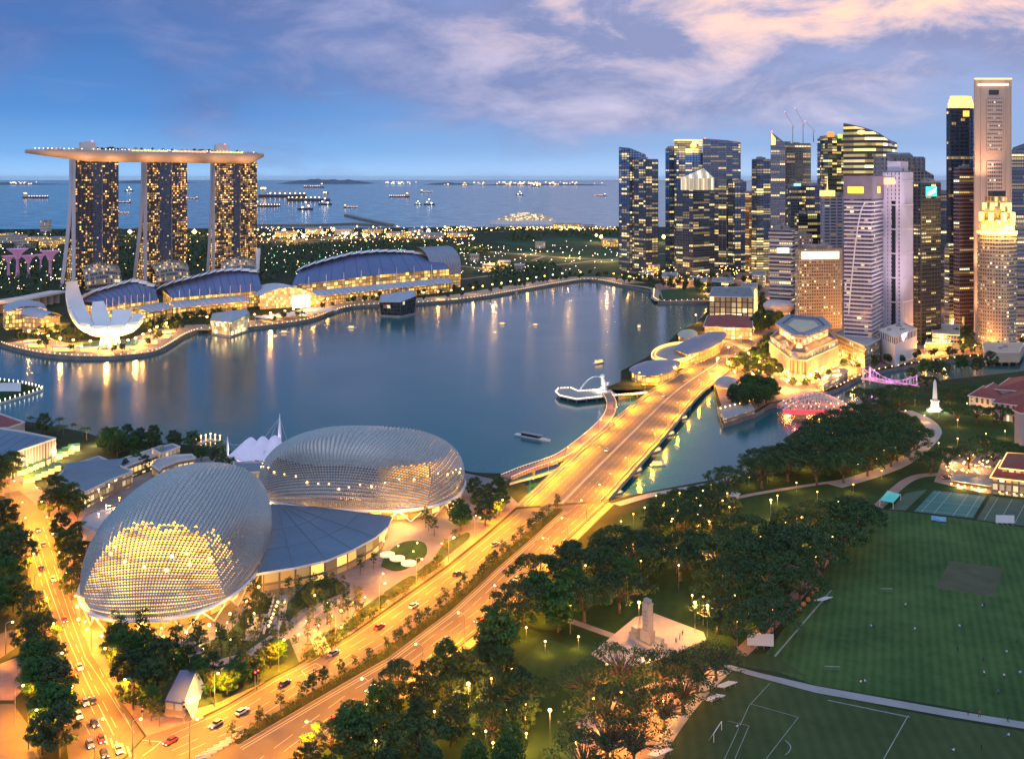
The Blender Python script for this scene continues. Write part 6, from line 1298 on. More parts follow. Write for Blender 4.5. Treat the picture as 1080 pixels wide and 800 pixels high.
f18b = facade('round_crown', (.6, .42, .18), (.25, .15, .06), 3.2, 5, .35, .3, lit=.5, lc=(1, .62, .12), es=1.6, row=0, seed=35, metal=0)
for r, ya, yb in ((15, 232, 243.9), (12.5, 220, 231.9), (10, 207, 219.9)): MB().prism(oc(r), zt(yb, Y), zt(ya, Y), 0, 1).build('crown_tier', [f18b, M['beige']], t)
mb = MB()
for k in range(8):
    a = k * .785; mb.box((cx_ + 13.6 * math.cos(a), Y + 4 + 13.6 * math.sin(a), zt(233, Y)), (3.6, 3.6, 8), a); mb.box((cx_ + 11 * math.cos(a), Y + 4 + 11 * math.sin(a), zt(222, Y)), (3, 3, 7), a)
mb.build('crown_buttress', [M['glowgold']], t); MB().box((cx_, Y + 4, zt(207, Y)), (12, 9, 5)).build('plant_room', [M['darkmetal']], t); MB().lathe([(16.9, zt(246.5, Y)), (16.9, zt(243.8, Y)), (15.5, zt(243.6, Y))], cx_, Y + 4, 24).build('lit_cornice', [M['glowgold']], t)
for k in range(6): a = -2.7 + k * .44; light('crown_light', lamp_data('crown', 'POINT', 22000, (1, .55, .10), .8), (cx_ + 21 * math.cos(a), Y + 4 + 21 * math.sin(a), zt(240, Y)), t)
for zz in (20, 55): light('column_light', lamp_data('rt', 'SPOT', 42000, (1, .62, .16), 1, 40, .9), (cx_ - 2, Y - 26, zz), t, Vector((0, .35, .93)).to_track_quat('-Z', 'Y').to_euler())
block('podium_building', 'low round podium block at the foot of the round cream tower', 'building', [(1038, 372), (1075, 372), (1080, 362), (1036, 362)], 11, 'beige', 'concrete', seed=36, kit=2)
Y = 1120; T('dark tower with a pointed top at the right edge', [Vector((XA(1067, Y), Y)), Vector((XA(1110, Y), Y)), Vector((XA(1110, Y + 40), Y + 40)), Vector((XA(1068, Y + 40), Y + 40))], [zt(160, Y), zt(140, Y), zt(140, Y), zt(156, Y)], gf(37, .25, G_dark, (.12, .10, .10), es=1.0, row=.15), band=(7.8, .8, .6, 'greyclad'))
Y = 1000; T('mid height tower with grey floor bands at the right edge', footprint(1071, 1073, 1120, Y, 10), zt(232, Y), gf(38, .20, G_dark, (.2, .17, .16), es=.9), band=(3.9, 1.4, .6, 'greyclad'))
# --- fill behind and between
Y = 1250; T('dim grey tower between the emblem tower and the deep blue tower', footprint(988, 990, 1000, Y, 10), zt(205, Y), gf(39, .25, G_dark, (.12, .11, .12), es=.8, lc=(1, .5, .2)))
Y = 1060; T('dark brown glass slab in front of the deep blue tower', footprint(1006, 1012, 1027, Y, 20), zt(178, Y), gf(40, .12, (.05, .04, .06), (.14, .10, .11), es=.9), band=(3.9, 1.2, .4, mat('brownclad', (.20, .15, .16), .6)))
Y = 1080; T('squat dark office block below the deep blue tower', footprint(996, 1001, 1026, Y, 14), zt(262, Y), gf(41, .22, G_dark, (.13, .11, .10), es=1.0), band=(3.9, 1.2, .5, 'greyclad'))
block('market_building', 'brightly lit old market building in the street gap', 'building', [(1003, 322), (1016, 335), (1023, 330), (1010, 315)], 16, M['goldbright'], 'redtile', seed=42)
block('riverside_block', 'low dark riverside block right of the emblem tower', 'building', [(983, 352), (1012, 354), (1012, 343), (983, 342)], 16, gf(43, .25, G_dark, (.2, .17, .15), es=1.0), 'concrete', seed=43)
block('riverside_block', 'pale grey lower step of the riverside block', 'building', [(976, 362), (1004, 362), (1006, 354), (980, 353)], 9, f_shop, 'concrete', seed=44)
# ================================================================ TREES
def leafquad(mb, c, nrm, s_, rng, m=0):
    t = nrm.cross(Vector((rng.uniform(-1, 1), rng.uniform(-1, 1), rng.uniform(-1, 1)))); t = t.normalized() if t.length > .01 else Vector((1, 0, 0)); b_ = nrm.cross(t) * s_ * rng.uniform(.5, .9); t = t * s_
    mb.face([c - t, c - b_ * .8, c + t, c + b_], m)
def crown(clumps, per, size, rng):
    mb = MB()
    for c, r in clumps:
        for _ in range(int(per * (r ** 2))):
            d = Vector((rng.gauss(0, 1), rng.gauss(0, 1), rng.gauss(0, .8) + .25)).normalized(); p = c + d * r * (rng.random() ** .35) * rng.uniform(.75, 1.12); p.z = c.z + (p.z - c.z) * .75
            leafquad(mb, p, (d + Vector((rng.uniform(-.7, .7), rng.uniform(-.7, .7), rng.uniform(-.3, .8)))).normalized(), size * rng.uniform(.6, 1.25), rng)
    return mb
def tree_proto(kind, seed, leaf):
    rng = random.Random(seed); t = thing({'rain': 'rain_tree', 'open': 'rain_tree', 'bushy': 'broadleaf_tree', 'young': 'young_tree', 'far': 'promenade_tree', 'shrub': 'shrub'}[kind], '', 'tree' if kind != 'shrub' else 'shrub'); cl = []; tr = MB()
    if kind in ('rain', 'open'):
        n = 42
        for k in range(n):
            a = k * 2.399 + rng.uniform(-.3, .3); r = 11.5 * math.sqrt((k + .5) / n) * rng.uniform(.85, 1.1); cl.append((Vector((r * math.cos(a), r * math.sin(a), 12.6 - .028 * r * r + rng.uniform(-1.1, .9))), rng.uniform(1.5, 2.6)))
        mb = crown(cl, 19 if kind == 'rain' else 9, .42 if kind == 'rain' else .38, rng); tr.tube([(0, 0, -.3), (.2, 0, 2), (.1, .2, 4.5)], [.75, .55, .5], 8)
        for k in range(0, n, 3 if kind == 'rain' else 1): c = cl[k][0]; tr.tube([(.1, .1, 3.8), (c.x * .35, c.y * .35, 7.2 + rng.uniform(-.5, 1)), (c.x * .75, c.y * .75, c.z - 1.6), tuple(c)], [.34, .24, .13, .05], 5)
    elif kind == 'bushy':
        n = 30
        for k in range(n):
            a = k * 2.399; h = (k + .5) / n; r = 5.6 * math.sin(math.pi * (.18 + .72 * h)) * rng.uniform(.55, 1.05); cl.append((Vector((r * math.cos(a), r * math.sin(a), 4.2 + 9.6 * h + rng.uniform(-.6, .6))), rng.uniform(1.4, 2.3)))
        mb = crown(cl, 30, .40, rng); tr.tube([(0, 0, -.3), (.1, 0, 3), (0, .2, 8), (0, 0, 12)], [.5, .38, .25, .08], 7)
        for k in range(0, n, 4): c = cl[k][0]; tr.tube([(0, 0, c.z * .55), tuple(c)], [.18, .05], 4)
    elif kind == 'young':
        for k in range(9): a = k * 2.399; r = 1.7 * rng.uniform(.3, 1); cl.append((Vector((r * math.cos(a), r * math.sin(a), 3.2 + .45 * k)), rng.uniform(.8, 1.25)))
        mb = crown(cl, 26, .32, rng); tr.tube([(0, 0, -.2), (0, .1, 3), (0, 0, 6)], [.16, .12, .05], 5)
    elif kind == 'shrub':
        for k in range(5): a = k * 2.399; cl.append((Vector((.9 * math.cos(a), .9 * math.sin(a), .9 + .22 * k)), rng.uniform(.6, .95)))
        mb = crown(cl, 28, .26, rng); tr.tube([(0, 0, -.1), (0, 0, 1.2)], [.08, .05], 4)
    else:
        for k in range(10): a = k * 2.399; r = 3.2 * rng.uniform(.2, 1); cl.append((Vector((r * math.cos(a), r * math.sin(a), 4.5 + .5 * k)), rng.uniform(1.6, 2.4)))
        mb = crown(cl, 5, .95, rng); tr.tube([(0, 0, -.2), (0, 0, 6)], [.3, .18], 5)
    tr.build('trunk', [M['bark']], t, True); mb.build('crown', [M[leaf]], t); return Stamp(t)
def palm_proto(seed):
    rng = random.Random(seed); t = thing('palm_tree', '', 'palm'); MB().tube([(0, 0, -.2), (.15, 0, 3), (.1, .1, 6), (.3, .1, 8.4)], [.26, .2, .17, .14], 6).build('trunk', [M['bark']], t, True); mb = MB()
    for k in range(16):
        a = k * 2.399; el = rng.uniform(-.1, .9); c, s_ = math.cos(a), math.sin(a); pts = [Vector((.3 + c * 3.3 * u * math.cos(el * (1 - u)), .1 + s_ * 3.3 * u * math.cos(el * (1 - u)), 8.4 + 1.8 * math.sin(el) * u * 1.4 - 2.1 * u * u)) for u in (0, .35, .7, 1)]
        for p, q, w0, w1 in zip(pts, pts[1:], (.15, .55, .4), (.55, .4, .05)):
            n = Vector((-s_, c, 0)); mb.face([p - n * w0 + Vector((0, 0, -.2)), q - n * w1 + Vector((0, 0, -.25)), q, p]); mb.face([p, q, q + n * w1 + Vector((0, 0, -.25)), p + n * w0 + Vector((0, 0, -.2))])
    mb.build('crown', [M['palm']], t); return Stamp(t)
PO = [tree_proto('open', s_, l) for s_, l in ((15, 'leaf'), (16, 'leafdark'))]; PR = [tree_proto('rain', s_, l) for s_, l in ((1, 'leaf'), (2, 'leafdark'), (3, 'leaf'))]; PB = [tree_proto('bushy', s_, l) for s_, l in ((4, 'leafdark'), (5, 'leaf'), (6, 'leafgreen'))]
PY = [tree_proto('young', s_, l) for s_, l in ((7, 'leaf'), (8, 'leafyellow'))]; PF = [tree_proto('far', s_, l) for s_, l in ((9, 'leaf'), (10, 'leafdark'))]; PS = [tree_proto('shrub', s_, l) for s_, l in ((11, 'leaf'), (12, 'leafyellow'))]; PP = [palm_proto(13), palm_proto(14)]
TR = random.Random(77)
def plant(protos, pts, label, group, s0=.85, s1=1.15, z=LZ):
    for p in pts: TR.choice(protos).put((p[0], p[1], z), TR.uniform(0, 6.28), TR.uniform(s0, s1), label, group)
def down(px, m_=0):   # crown-centre pixels -> ground
    return [G(x, y, LZ + 8).xy for x, y in px]
# park between the boulevard and the playing fields
plant(PB + PR[:1], scatter(GL([(318, 822), (362, 790), (405, 768), (455, 735), (498, 710), (530, 700), (548, 722), (556, 790), (540, 850), (300, 870)]), 9.2, 1), 'dense dark tree in the mass filling the park corner below the boulevard', 'trees of the park corner below the boulevard', .55, .82)
plant(PB, down([(372, 762), (402, 735), (420, 712), (452, 712), (470, 690), (492, 700), (515, 680)]), 'dark tree at the lower kerb of the boulevard with road light behind it', 'kerbside trees of the park', .75, .95)
plant(PR + PB, scatter(GL([(523, 668), (545, 650), (570, 625), (612, 598), (655, 580), (688, 590), (700, 603), (668, 645), (625, 668), (590, 672), (560, 684), (533, 680)]), 11.5, 2), 'large rounded dark tree in the grove between the boulevard and the central lawn', 'grove between the boulevard and the central lawn', .8, 1.1)
PB[2].put((*G(590, 664).xy, LZ), 1, 1.15, 'vivid green round tree standing out at the front of the grove'); PB[2].put((*G(525, 700).xy, LZ), 2, 1.2, 'vivid green tree at the lower left end of the grove beside the park kerb')
plant(PR, scatter(GL([(690, 545), (720, 535), (752, 530), (775, 540), (770, 558), (745, 566), (710, 572), (690, 566)]), 8.6, 3), 'dark tree among path lamps at the bridge end of the park', 'trees at the bridge end of the park', .55, .85)
plant(PR, scatter(GL([(758, 518), (790, 508), (830, 490), (860, 470), (885, 455), (915, 462), (950, 460), (968, 474), (950, 492), (915, 506), (880, 516), (842, 508), (800, 516), (775, 524)]), 12, 4), 'broad flat topped tree in the belt along the river bank', 'river bank tree belt', .85, 1.15)
plant(PR, scatter(GL([(700, 608), (740, 592), (780, 585), (830, 578), (870, 560), (905, 548), (915, 556), (893, 585), (862, 620), (835, 650), (812, 690), (796, 698), (770, 694), (752, 672), (752, 640), (735, 618)]), 11.5, 5), 'wide spreading dark tree in the belt beside the sports field', 'tree belt beside the sports field', .8, 1.15)
plant(PO, down([(620, 715), (655, 703), (700, 702), (735, 703), (640, 748), (668, 735), (700, 740), (640, 775), (615, 795), (668, 775), (720, 722), (755, 690)]), 'open branched rain tree in the rows under warm lamps below the monument', 'rain tree rows below the monument', .8, 1.0)
plant(PR, [G(x, y).xy for x, y in ((880, 470), (905, 452), (925, 442), (948, 436), (935, 470), (900, 480), (912, 432))], 'umbrella shaped tree near the truss bridge end on the near bank', 'umbrella trees near the truss bridge', .9, 1.15)
plant(PR, [G(x, y).xy for x, y in ((930, 428), (945, 424), (960, 420), (978, 412), (1010, 448), (1030, 446), (1055, 448), (1072, 440), (1000, 425), (1018, 420), (1045, 432))], 'dark tree around the white obelisk green near the river', 'trees around the obelisk green', .65, .95)
plant(PR, [G(x, y).xy for x, y in ((982, 500), (1000, 494), (1022, 494), (1048, 492), (1038, 478), (1065, 488))], 'spreading tree standing in front of the red roofed club', 'trees in front of the red roofed club', .7, .95)
plant(PB, [G(x, y).xy for x, y in ((962, 402), (975, 398), (986, 396), (996, 400), (1014, 392), (1030, 394), (1045, 388))], 'dark riverside tree beyond the suspension bridge', 'riverside trees beyond the suspension bridge', .7, 1)
plant(PB, scatter(GL([(768, 426), (778, 416), (795, 412), (812, 414), (816, 422), (800, 430), (780, 432)]), 7, 6), 'dark tree in the clump between the road bridge and the grand hotel', 'tree clump beside the road bridge', .7, .95)
plant(PB, scatter(GL([(768, 392), (800, 372), (812, 356), (820, 365), (828, 398), (815, 402), (790, 398)]), 9, 7), 'lit street tree before the front of the grand hotel', 'street trees before the grand hotel', .5, .8)
plant(PB, scatter(GL([(792, 350), (800, 338), (812, 330), (830, 330), (838, 336), (815, 345), (805, 352)]), 8, 8), 'dark tree in the row behind the pier building', 'trees behind the pier building', .8, 1)
plant(PB, [G(x, y).xy for x, y in ((836, 408), (850, 409), (862, 403), (874, 397), (890, 388), (898, 382), (905, 372), (912, 376))], 'small tree between the grand hotel and the quay', 'small trees on the quay of the grand hotel', .35, .55)
# avenue trees, left
plant(PB, [G(x, y).xy for x, y in ((2, 512), (14, 505), (-8, 530), (6, 560), (14, 585), (-2, 600), (8, 625), (14, 645), (-6, 655), (20, 608), (-12, 570))], 'tall dark tree in the thick row at the left edge of the avenue', 'left edge avenue trees', .85, 1.2)
plant(PB, [G(x, y).xy for x, y in ((34, 662), (28, 690), (46, 690), (36, 715), (54, 716), (42, 742), (58, 745), (50, 770), (64, 772), (45, 795), (62, 798), (36, 735), (50, 735))], 'dark green tree in the narrow strip between the two carriageways', 'trees between the two carriageways', .75, 1.0)
plant(PB[:2], [G(x, y).xy for x, y in ((52, 545), (62, 538), (72, 542), (82, 545), (60, 530), (70, 590), (78, 610), (84, 575), (65, 572), (88, 600), (76, 632))], 'dark rounded tree between the avenue and the near dome', 'trees between avenue and near dome', .7, 1.0)
plant(PB, [G(x, y).xy for x, y in ((122, 690), (134, 702), (144, 716), (150, 735), (140, 748), (158, 752), (128, 712), (118, 700), (162, 735), (150, 700), (168, 715), (135, 728))], 'bushy green tree at the road corner beside the blue roofed pavilion', 'trees at the road corner', .55, .85)
plant(PB, scatter(GL([(170, 690), (200, 700), (240, 712), (270, 702), (290, 690), (296, 700), (280, 716), (240, 735), (215, 742), (208, 720), (176, 705)]), 5.0, 9), 'small garden tree between the pavilion and the boulevard', 'garden trees along the boulevard kerb', .35, .6)
plant(PS + PY, scatter(GL([(105, 660), (130, 672), (190, 692), (240, 670), (268, 640), (286, 630), (284, 650), (262, 672), (245, 690), (200, 705), (170, 700), (130, 690)]), 3.4, 10), 'low leafy shrub in the garden below the near dome', 'garden shrubs below the near dome', .8, 1.6)
plant(PS, scatter(GL([(305, 650), (318, 622), (335, 612), (356, 613), (362, 622), (340, 636), (318, 646)]), 2.8, 11), 'shrub in the oval bed before the lobby', 'shrubs of the oval bed', .7, 1.3)
plant(PS, scatter(GL([(312, 690), (360, 660), (384, 645), (408, 628), (440, 608), (446, 600), (464, 590), (468, 598), (430, 625), (390, 655), (350, 686), (322, 704)]), 2.6, 12), 'shrub in the long beds between the plaza and the boulevard', 'shrubs of the plaza beds', .7, 1.2)
plant([PY[1]], [G(x, y).xy for x, y in ((222, 735), (236, 728), (250, 722), (262, 716), (285, 705), (350, 688), (378, 658), (470, 585), (480, 575), (240, 734), (160, 760), (168, 766))], 'yellow lit young tree at the boulevard kerb', 'yellow lit young kerb trees', .8, 1.2)
plant([PY[0]], [G(x, y).xy for x, y in ((394, 600), (380, 606), (452, 560), (458, 565), (449, 556), (345, 658), (365, 640))], 'slim young tree on the open plaza', 'young trees on the open plaza', .8, 1.3)
plant(PB, [G(x, y).xy for x, y in ((486, 560), (490, 553), (483, 552))], 'tall dark conical tree beside the far dome steps', 'dark trees beside the far dome steps', .6, .85)
plant(PB, down([(505, 520), (515, 512), (522, 528), (512, 535), (530, 518), (500, 508), (526, 507)]), 'dark tree in the clump at the footbridge landing', 'trees at the footbridge landing', .6, .85)
plant(PS + [PY[0]], [p for p, a in along(mc, 2.6, .6)] + [p for p, a in along(mc, 4.2, -.8)], 'small shrub tree in the planted median of the boulevard', 'median planting of the boulevard', .6, 1.05, LZ + .2)
# bay side promenade trees of the near shore
plant(PP + PB[:1], scatter(GL([(28, 450), (50, 452), (88, 460), (92, 466), (60, 462), (30, 456)]), 8, 14), 'tree of the promenade row beyond the ribbed shed', 'promenade trees beyond the ribbed shed', .7, 1.0)
plant(PB, scatter(GL([(106, 474), (120, 466), (160, 468), (205, 472), (208, 477), (180, 476), (140, 480), (112, 484)]), 7.5, 15), 'dark bushy tree along the bay walk behind the shop terrace', 'bay walk trees', .6, .85)
plant(PB, [G(x, y).xy for x, y in ((130, 500), (142, 492), (152, 497), (228, 490), (236, 494), (244, 497), (212, 486), (232, 482), (276, 492), (150, 486))], 'small dark tree among the shop terraces', 'trees among the shop terraces', .4, .65)
# far shore trees
far = [p for p, a in along(SHORE_FAR, 13, 16)]
plant(PF, [p for p in far if TR.random() < .45], 'lamplit tree on the far bay promenade', 'trees on the far bay promenade', .6, 1.1)
plant(PF, scatter(GL([(40, 352), (80, 348), (90, 357), (60, 362), (30, 360)]), 12, 16), 'dark tree on the museum point left of the lotus building', 'trees left of the lotus building', .7, 1.0)
plant(PF, scatter(GL([(150, 348), (180, 338), (215, 333), (262, 330), (262, 336), (215, 340), (190, 348), (160, 356)]), 11, 17), 'lamplit tree between the museum and the glowing glass pavilion', 'trees right of the museum', .7, 1.0)
plant(PF, scatter(GL([(335, 322), (400, 312), (470, 305), (520, 300), (560, 294), (600, 290), (640, 290), (640, 293), (600, 296), (545, 303), (500, 310), (400, 317), (340, 328)]), 23, 18), 'small tree before the long canopy on the far shore', 'trees before the long canopy', .6, 1.0)
plant(PF, scatter(GL([(655, 297), (700, 300), (740, 303), (770, 306), (800, 318), (812, 330), (800, 332), (770, 312), (745, 311), (700, 305)]), 17, 19), 'dark tree at the feet of the downtown towers', 'trees at the feet of the downtown towers', .8, 1.4)
plant(PF, scatter(GL([(900, 392), (930, 383), (1000, 373), (1080, 364), (1080, 368), (1000, 378), (930, 388)]), 11, 20), 'small quayside tree in the downtown river row', 'downtown quayside trees', .6, .9)
plant(PB[:2], [G(x, y).xy for x, y in ((1010, 362), (1016, 368), (1022, 360), (1024, 370), (1018, 356))], 'dark tree in the gap left of the round cream tower', 'trees left of the round cream tower', .8, 1.1)
pt = [Vector(p[:2]) for p in DECKTREES]
for p in DECKTREES: TR.choice(PF).put(p, TR.uniform(0, 6), TR.uniform(.35, .6), 'small dark tree growing on the long roof deck of the hotel', 'trees on the hotel roof deck')
plant(PY, scatter(GL([(300, 628), (330, 612), (360, 614), (385, 640), (345, 668), (318, 690), (290, 690), (262, 700), (240, 700), (262, 664), (286, 640)]), 4.6, 41), 'slender garden tree among the paths before the lobby', 'slender garden trees before the lobby', .6, .95)
plant(PF, scatter(GL([(664, 293), (700, 292), (760, 290), (800, 298), (806, 320), (780, 318), (700, 298)]), 27, 42), 'street tree between the low blocks at the tower feet', 'street trees among the low blocks', .8, 1.3)
for i, (x, y, w, z) in enumerate(((706, 292, 16, 14), (735, 296, 20, 11), (762, 297, 22, 13), (790, 303, 16, 16), (775, 308, 14, 9), (683, 290, 12, 9), (800, 290, 14, 18))): block('podium_block', ['lit podium block between the first two towers', 'long low podium block before the lantern tower', 'low podium block below the dark glass wing', 'podium block left of the white banded slab', 'small low block behind the bayfront lawn trees', 'small block at the foot of the slant topped tower', 'tall podium block at the dark terraced tower'][i], 'building', [(x - w / 2, y), (x + w / 2, y + 1), (x + w / 2 + 1, y - 4), (x - w / 2 + 1, y - 4.5)], z, (f_shop, M['goldfac2'], gf(70 + i, .5, G_dark))[i % 3], 'concrete', seed=70 + i, kit=2)
# distant woodland: one mass
rng = random.Random(21); mb = MB()
WOOD = [([(-60, 262), (78, 262), (78, 312), (40, 318), (-60, 320)], 15), ([(80, 262), (130, 262), (150, 290), (120, 300), (80, 302)], 16), ([(126, 244), (222, 246), (224, 262), (220, 284), (200, 290), (130, 296)], 20), ([(272, 262), (400, 256), (470, 255), (470, 264), (400, 266), (330, 280), (300, 292), (272, 300)], 18), ([(478, 263), (520, 262), (508, 272), (480, 270)], 18), ([(560, 246), (655, 242), (655, 249), (600, 250)], 26), ([(535, 250), (570, 251), (568, 256), (535, 255)], 24), ([(520, 282), (580, 280), (600, 288), (560, 294), (520, 296)], 17), ([(-60, 244), (78, 246), (78, 250), (-60, 249)], 40), ([(470, 243), (560, 243), (560, 246), (470, 246)], 40)]
for px, gap in WOOD:
    for p in scatter(GL(px), gap, 31, 1500):
        h = rng.uniform(7, 13); r = gap * rng.uniform(.45, .62)
        for _ in range(26):
            d = Vector((rng.gauss(0, 1), rng.gauss(0, 1), abs(rng.gauss(0, 1)))).normalized(); leafquad(mb, Vector((p.x + d.x * r, p.y + d.y * r, LZ + h * .35 + d.z * h * .65)), d, 2.1 * gap / 16, rng)
tag(mb.build('far_woodland', [M['leafdark']]), 'dark distant woodland massed beyond the far bay shore', 'woodland', kind='stuff')
# ================================================================ LAMPS
def lamp_proto(name, h, arm, globe, r, pw, col, key, kind='POINT', cat='street lamp', gm='lampglobe'):
    t = thing(name, '', cat); MB().tube([(0, 0, 0), (0, 0, h * .6), (0, 0, h), (arm * .5, 0, h + .5 * (arm > 0)), (arm, 0, h + .3 * (arm > 0))] if arm else [(0, 0, 0), (0, 0, h * .5), (0, 0, h)], [.16, .12, .09, .08, .07] if arm else [.12, .09, .07], 6).build('pole', [M['steel']], t)
    (MB().ball((arm, 0, h + .15), r, 8, sz=.8)).build('lamp_head', [M[gm]], t, True)
    if pw: light('bulb', lamp_data(key, kind, pw, col, .35, 160, .35), (arm, 0, h - r - .15 if kind == 'SPOT' else h - r - .6), t)
    return Stamp(t)
ORG = (1, .33, .004)
SA = lamp_proto('street_lamp', 10.5, 2.4, 'lampglobe', .42, 60000, ORG, 'boulevard_lamp', 'SPOT')
SBr = lamp_proto('street_lamp', 8.5, 1.6, 'lampglobe', .42, 50000, (1, .37, .006), 'bridge_lamp', 'SPOT', gm='lampsoft')
SAv = lamp_proto('street_lamp', 10, 2.0, 'lampglobe', .40, 33000, (1, .32, .006), 'avenue_lamp', 'SPOT')
up_ = [p for p in GL([(210, 752), (240, 742), (290, 712), (330, 691), (370, 668), (420, 633), (470, 598), (512, 564), (545, 536)])]
for p, a in along(up_, 26, .8, 5): SA.put((p.x, p.y, LZ), a - math.pi / 2, label='tall lamp on the garden side kerb of the boulevard', group='garden side boulevard lamps')
lo_ = GL([(300, 830), (350, 785), (400, 745), (440, 719), (480, 687), (520, 656), (560, 615), (600, 569), (641, 530)])
for p, a in along(lo_, 26, -.8, 12): SA.put((p.x, p.y, LZ), a + math.pi / 2, label='tall lamp on the park side kerb of the boulevard', group='park side boulevard lamps')
for p, a in along(up_, 52, -14, 20): pass
for k in range(1, nB - 1, 2):
    a = math.atan2(bl[k].y - bu[k].y, bl[k].x - bu[k].x); SBr.put((*bl[k].lerp(bu[k], .03), ZB(k) + .3), a + math.pi, label='lamp on the river side parapet of the road bridge', group='river side bridge lamps'); SBr.put((*bl[k].lerp(bu[k], .97), ZB(k) + .3), a, label='lamp on the bay side parapet of the road bridge', group='bay side bridge lamps')
for p, a in along(GL([(40, 535), (58, 590), (78, 648), (94, 692), (112, 716), (130, 746), (146, 772)]), 24, 1, 4): SAv.put((p.x, p.y, LZ), a - math.pi if False else math.pi, label='lamp on the dome side kerb of the avenue', group='dome side avenue lamps')
for p, a in along(GL([(20, 545), (30, 600), (44, 650), (56, 700), (70, 750), (84, 800)]), 24, -1, 12): SAv.put((p.x, p.y, LZ), 0, label='lamp on the tree strip side of the avenue', group='tree side avenue lamps')
for x, y in ((6, 690), (16, 762), (30, 790), (10, 530), (24, 512), (100, 800), (140, 800), (200, 800)): SAv.put(G(x, y), .5, label='lamp around the lower left road junction', group='junction lamps')
PK = lamp_proto('park_lamp', 4.2, 0, 'lampglobe', .38, 2100, (1, .42, .06), 'park_lamp', cat='park lamp')
PARK = [(610, 700 - 15), (496, 738), (470, 760), (535, 765), (460, 780), (500, 790), (480, 745), (555, 790), (520, 800), (575, 690), (500, 760), (428, 775), (540, 720), (660, 588), (640, 605), (615, 622), (575, 655), (555, 675), (588, 640), (655, 560), (668, 552), (680, 545), (695, 552), (708, 560), (722, 556), (736, 565), (748, 560), (760, 548), (745, 582), (725, 590), (700, 590), (775, 545), (700, 540), (716, 575), (782, 612), (762, 590), (806, 575), (846, 575), (868, 556), (884, 538), (820, 532), (838, 552), (862, 528), (900, 520), (745, 600), (775, 640), (790, 660), (730, 640), (640, 715), (655, 745), (690, 722), (720, 735), (668, 765), (640, 790), (608, 800), (700, 755), (626, 752), (745, 710), (905, 498), (925, 492), (945, 480), (957, 470), (970, 462), (912, 470), (890, 470), (935, 450), (955, 440), (870, 480), (850, 495), (815, 505), (790, 512), (840, 518), (985, 430), (1000, 424), (965, 428), (1050, 440), (1075, 448), (1020, 432), (895, 440), (930, 505), (905, 448), (800, 560), (975, 445), (990, 440), (1010, 450), (1035, 438), (1060, 462), (1040, 465), (1010, 470), (990, 475)]
for x, y in PARK: PK.put(G(x, y), label='glowing lamp among the park trees', group='park path lamps')
TLm = lamp_proto('park_lamp', 9.5, 0, 'lampglobe', .34, 420, (1, .45, .08), 'glint_lamp', cat='park lamp')
for poly, gap, sd_ in (([(690, 545), (752, 530), (775, 540), (770, 558), (710, 572)], 9, 61), ([(775, 512), (830, 488), (885, 455), (960, 462), (968, 474), (915, 506), (842, 508)], 17, 62), ([(700, 608), (780, 585), (905, 548), (893, 585), (835, 650), (796, 698), (752, 672)], 17, 63), ([(330, 815), (400, 770), (500, 712), (548, 722), (556, 790), (540, 840)], 17, 64), ([(523, 668), (612, 598), (688, 590), (668, 645), (590, 672)], 17, 65)):
    for p in scatter(GL(poly), gap, sd_): TLm.put((p.x, p.y, LZ), label='tall thin lamp glinting through the park canopy', group='lamps glinting through the park canopy')
tl = lamp_proto('park_lamp', 10.5, 0, 'lampglobe', .55, 12000, (1, .42, .09), 'terrace_lamp', cat='park lamp')
tl.put(G(674, 668), label='tall bright lamp directly behind the stone monument'); tl.put(G(733, 668), label='tall lamp at the right corner of the monument terrace'); tl.put(G(746, 672), label='bright lamp in the trees just right of the monument terrace'); tl.put(G(813, 552), label='tall lamp standing on the riverside lawn'); tl.put(G(846, 572), label='bright tall lamp in the tree belt beside the cricket field'); tl.put(G(494, 760), label='brightest lamp in the trees of the lower park corner'); tl.put(G(580, 790), label='bright lamp low in the park near the picture foot')
CB = lamp_proto('street_lamp', 8, 1.2, 'lampglobe', .75, 26000, (1, .40, .06), 'city_lamp')
for i, (x, y) in enumerate(((756, 388), (768, 376), (782, 364), (795, 354), (806, 342), (812, 328), (818, 315), (770, 392), (790, 382), (805, 372), (800, 392), (815, 410), (795, 405), (775, 402), (830, 412), (862, 412), (885, 402), (900, 392), (893, 376), (888, 358), (915, 386), (935, 381), (955, 377), (975, 374), (995, 371), (1015, 368), (1030, 374), (1060, 366), (1078, 362), (1003, 350), (1010, 340), (1008, 328), (1012, 318), (1006, 360), (760, 360), (745, 372), (730, 380), (712, 392), (698, 398), (690, 402), (675, 405), (735, 340), (770, 352), (785, 320), (765, 315), (745, 310), (718, 302), (700, 298), (680, 294), (662, 292), (800, 300), (815, 300), (830, 345), (900, 350), (985, 366))): CB.put(G(x, y), i * 1.3, label='street lamp in the downtown streets by the water', group='downtown street lamps')
FL = lamp_proto('street_lamp', 9, 0, 'lampglobe', 1.25, 0, None, '', gm='lampglobe')
pts = [p for p, a in along(SHORE_FAR, 24, 26)]
for p in pts: FL.put((p.x, p.y, LZ), label='lamp on the far bay promenade', group='far promenade lamps')
pl = thing('bollard_light', '', 'bollard'); MB().tube([(0, 0, 0), (0, 0, 1.0)], .14, 6).build('post', [M['darkmetal']], pl); MB().ball((0, 0, 1.25), .55, 6).build('light', [M['lampsoft']], pl); PL = Stamp(pl)
edge = [p for p, a in along(SHORE_FAR, 6.3, 1.5)]
for p in edge[:215]: PL.put((p.x, p.y, LZ), label='small glowing bollard on the quay edge of the far shore', group='quay edge bollard lights')
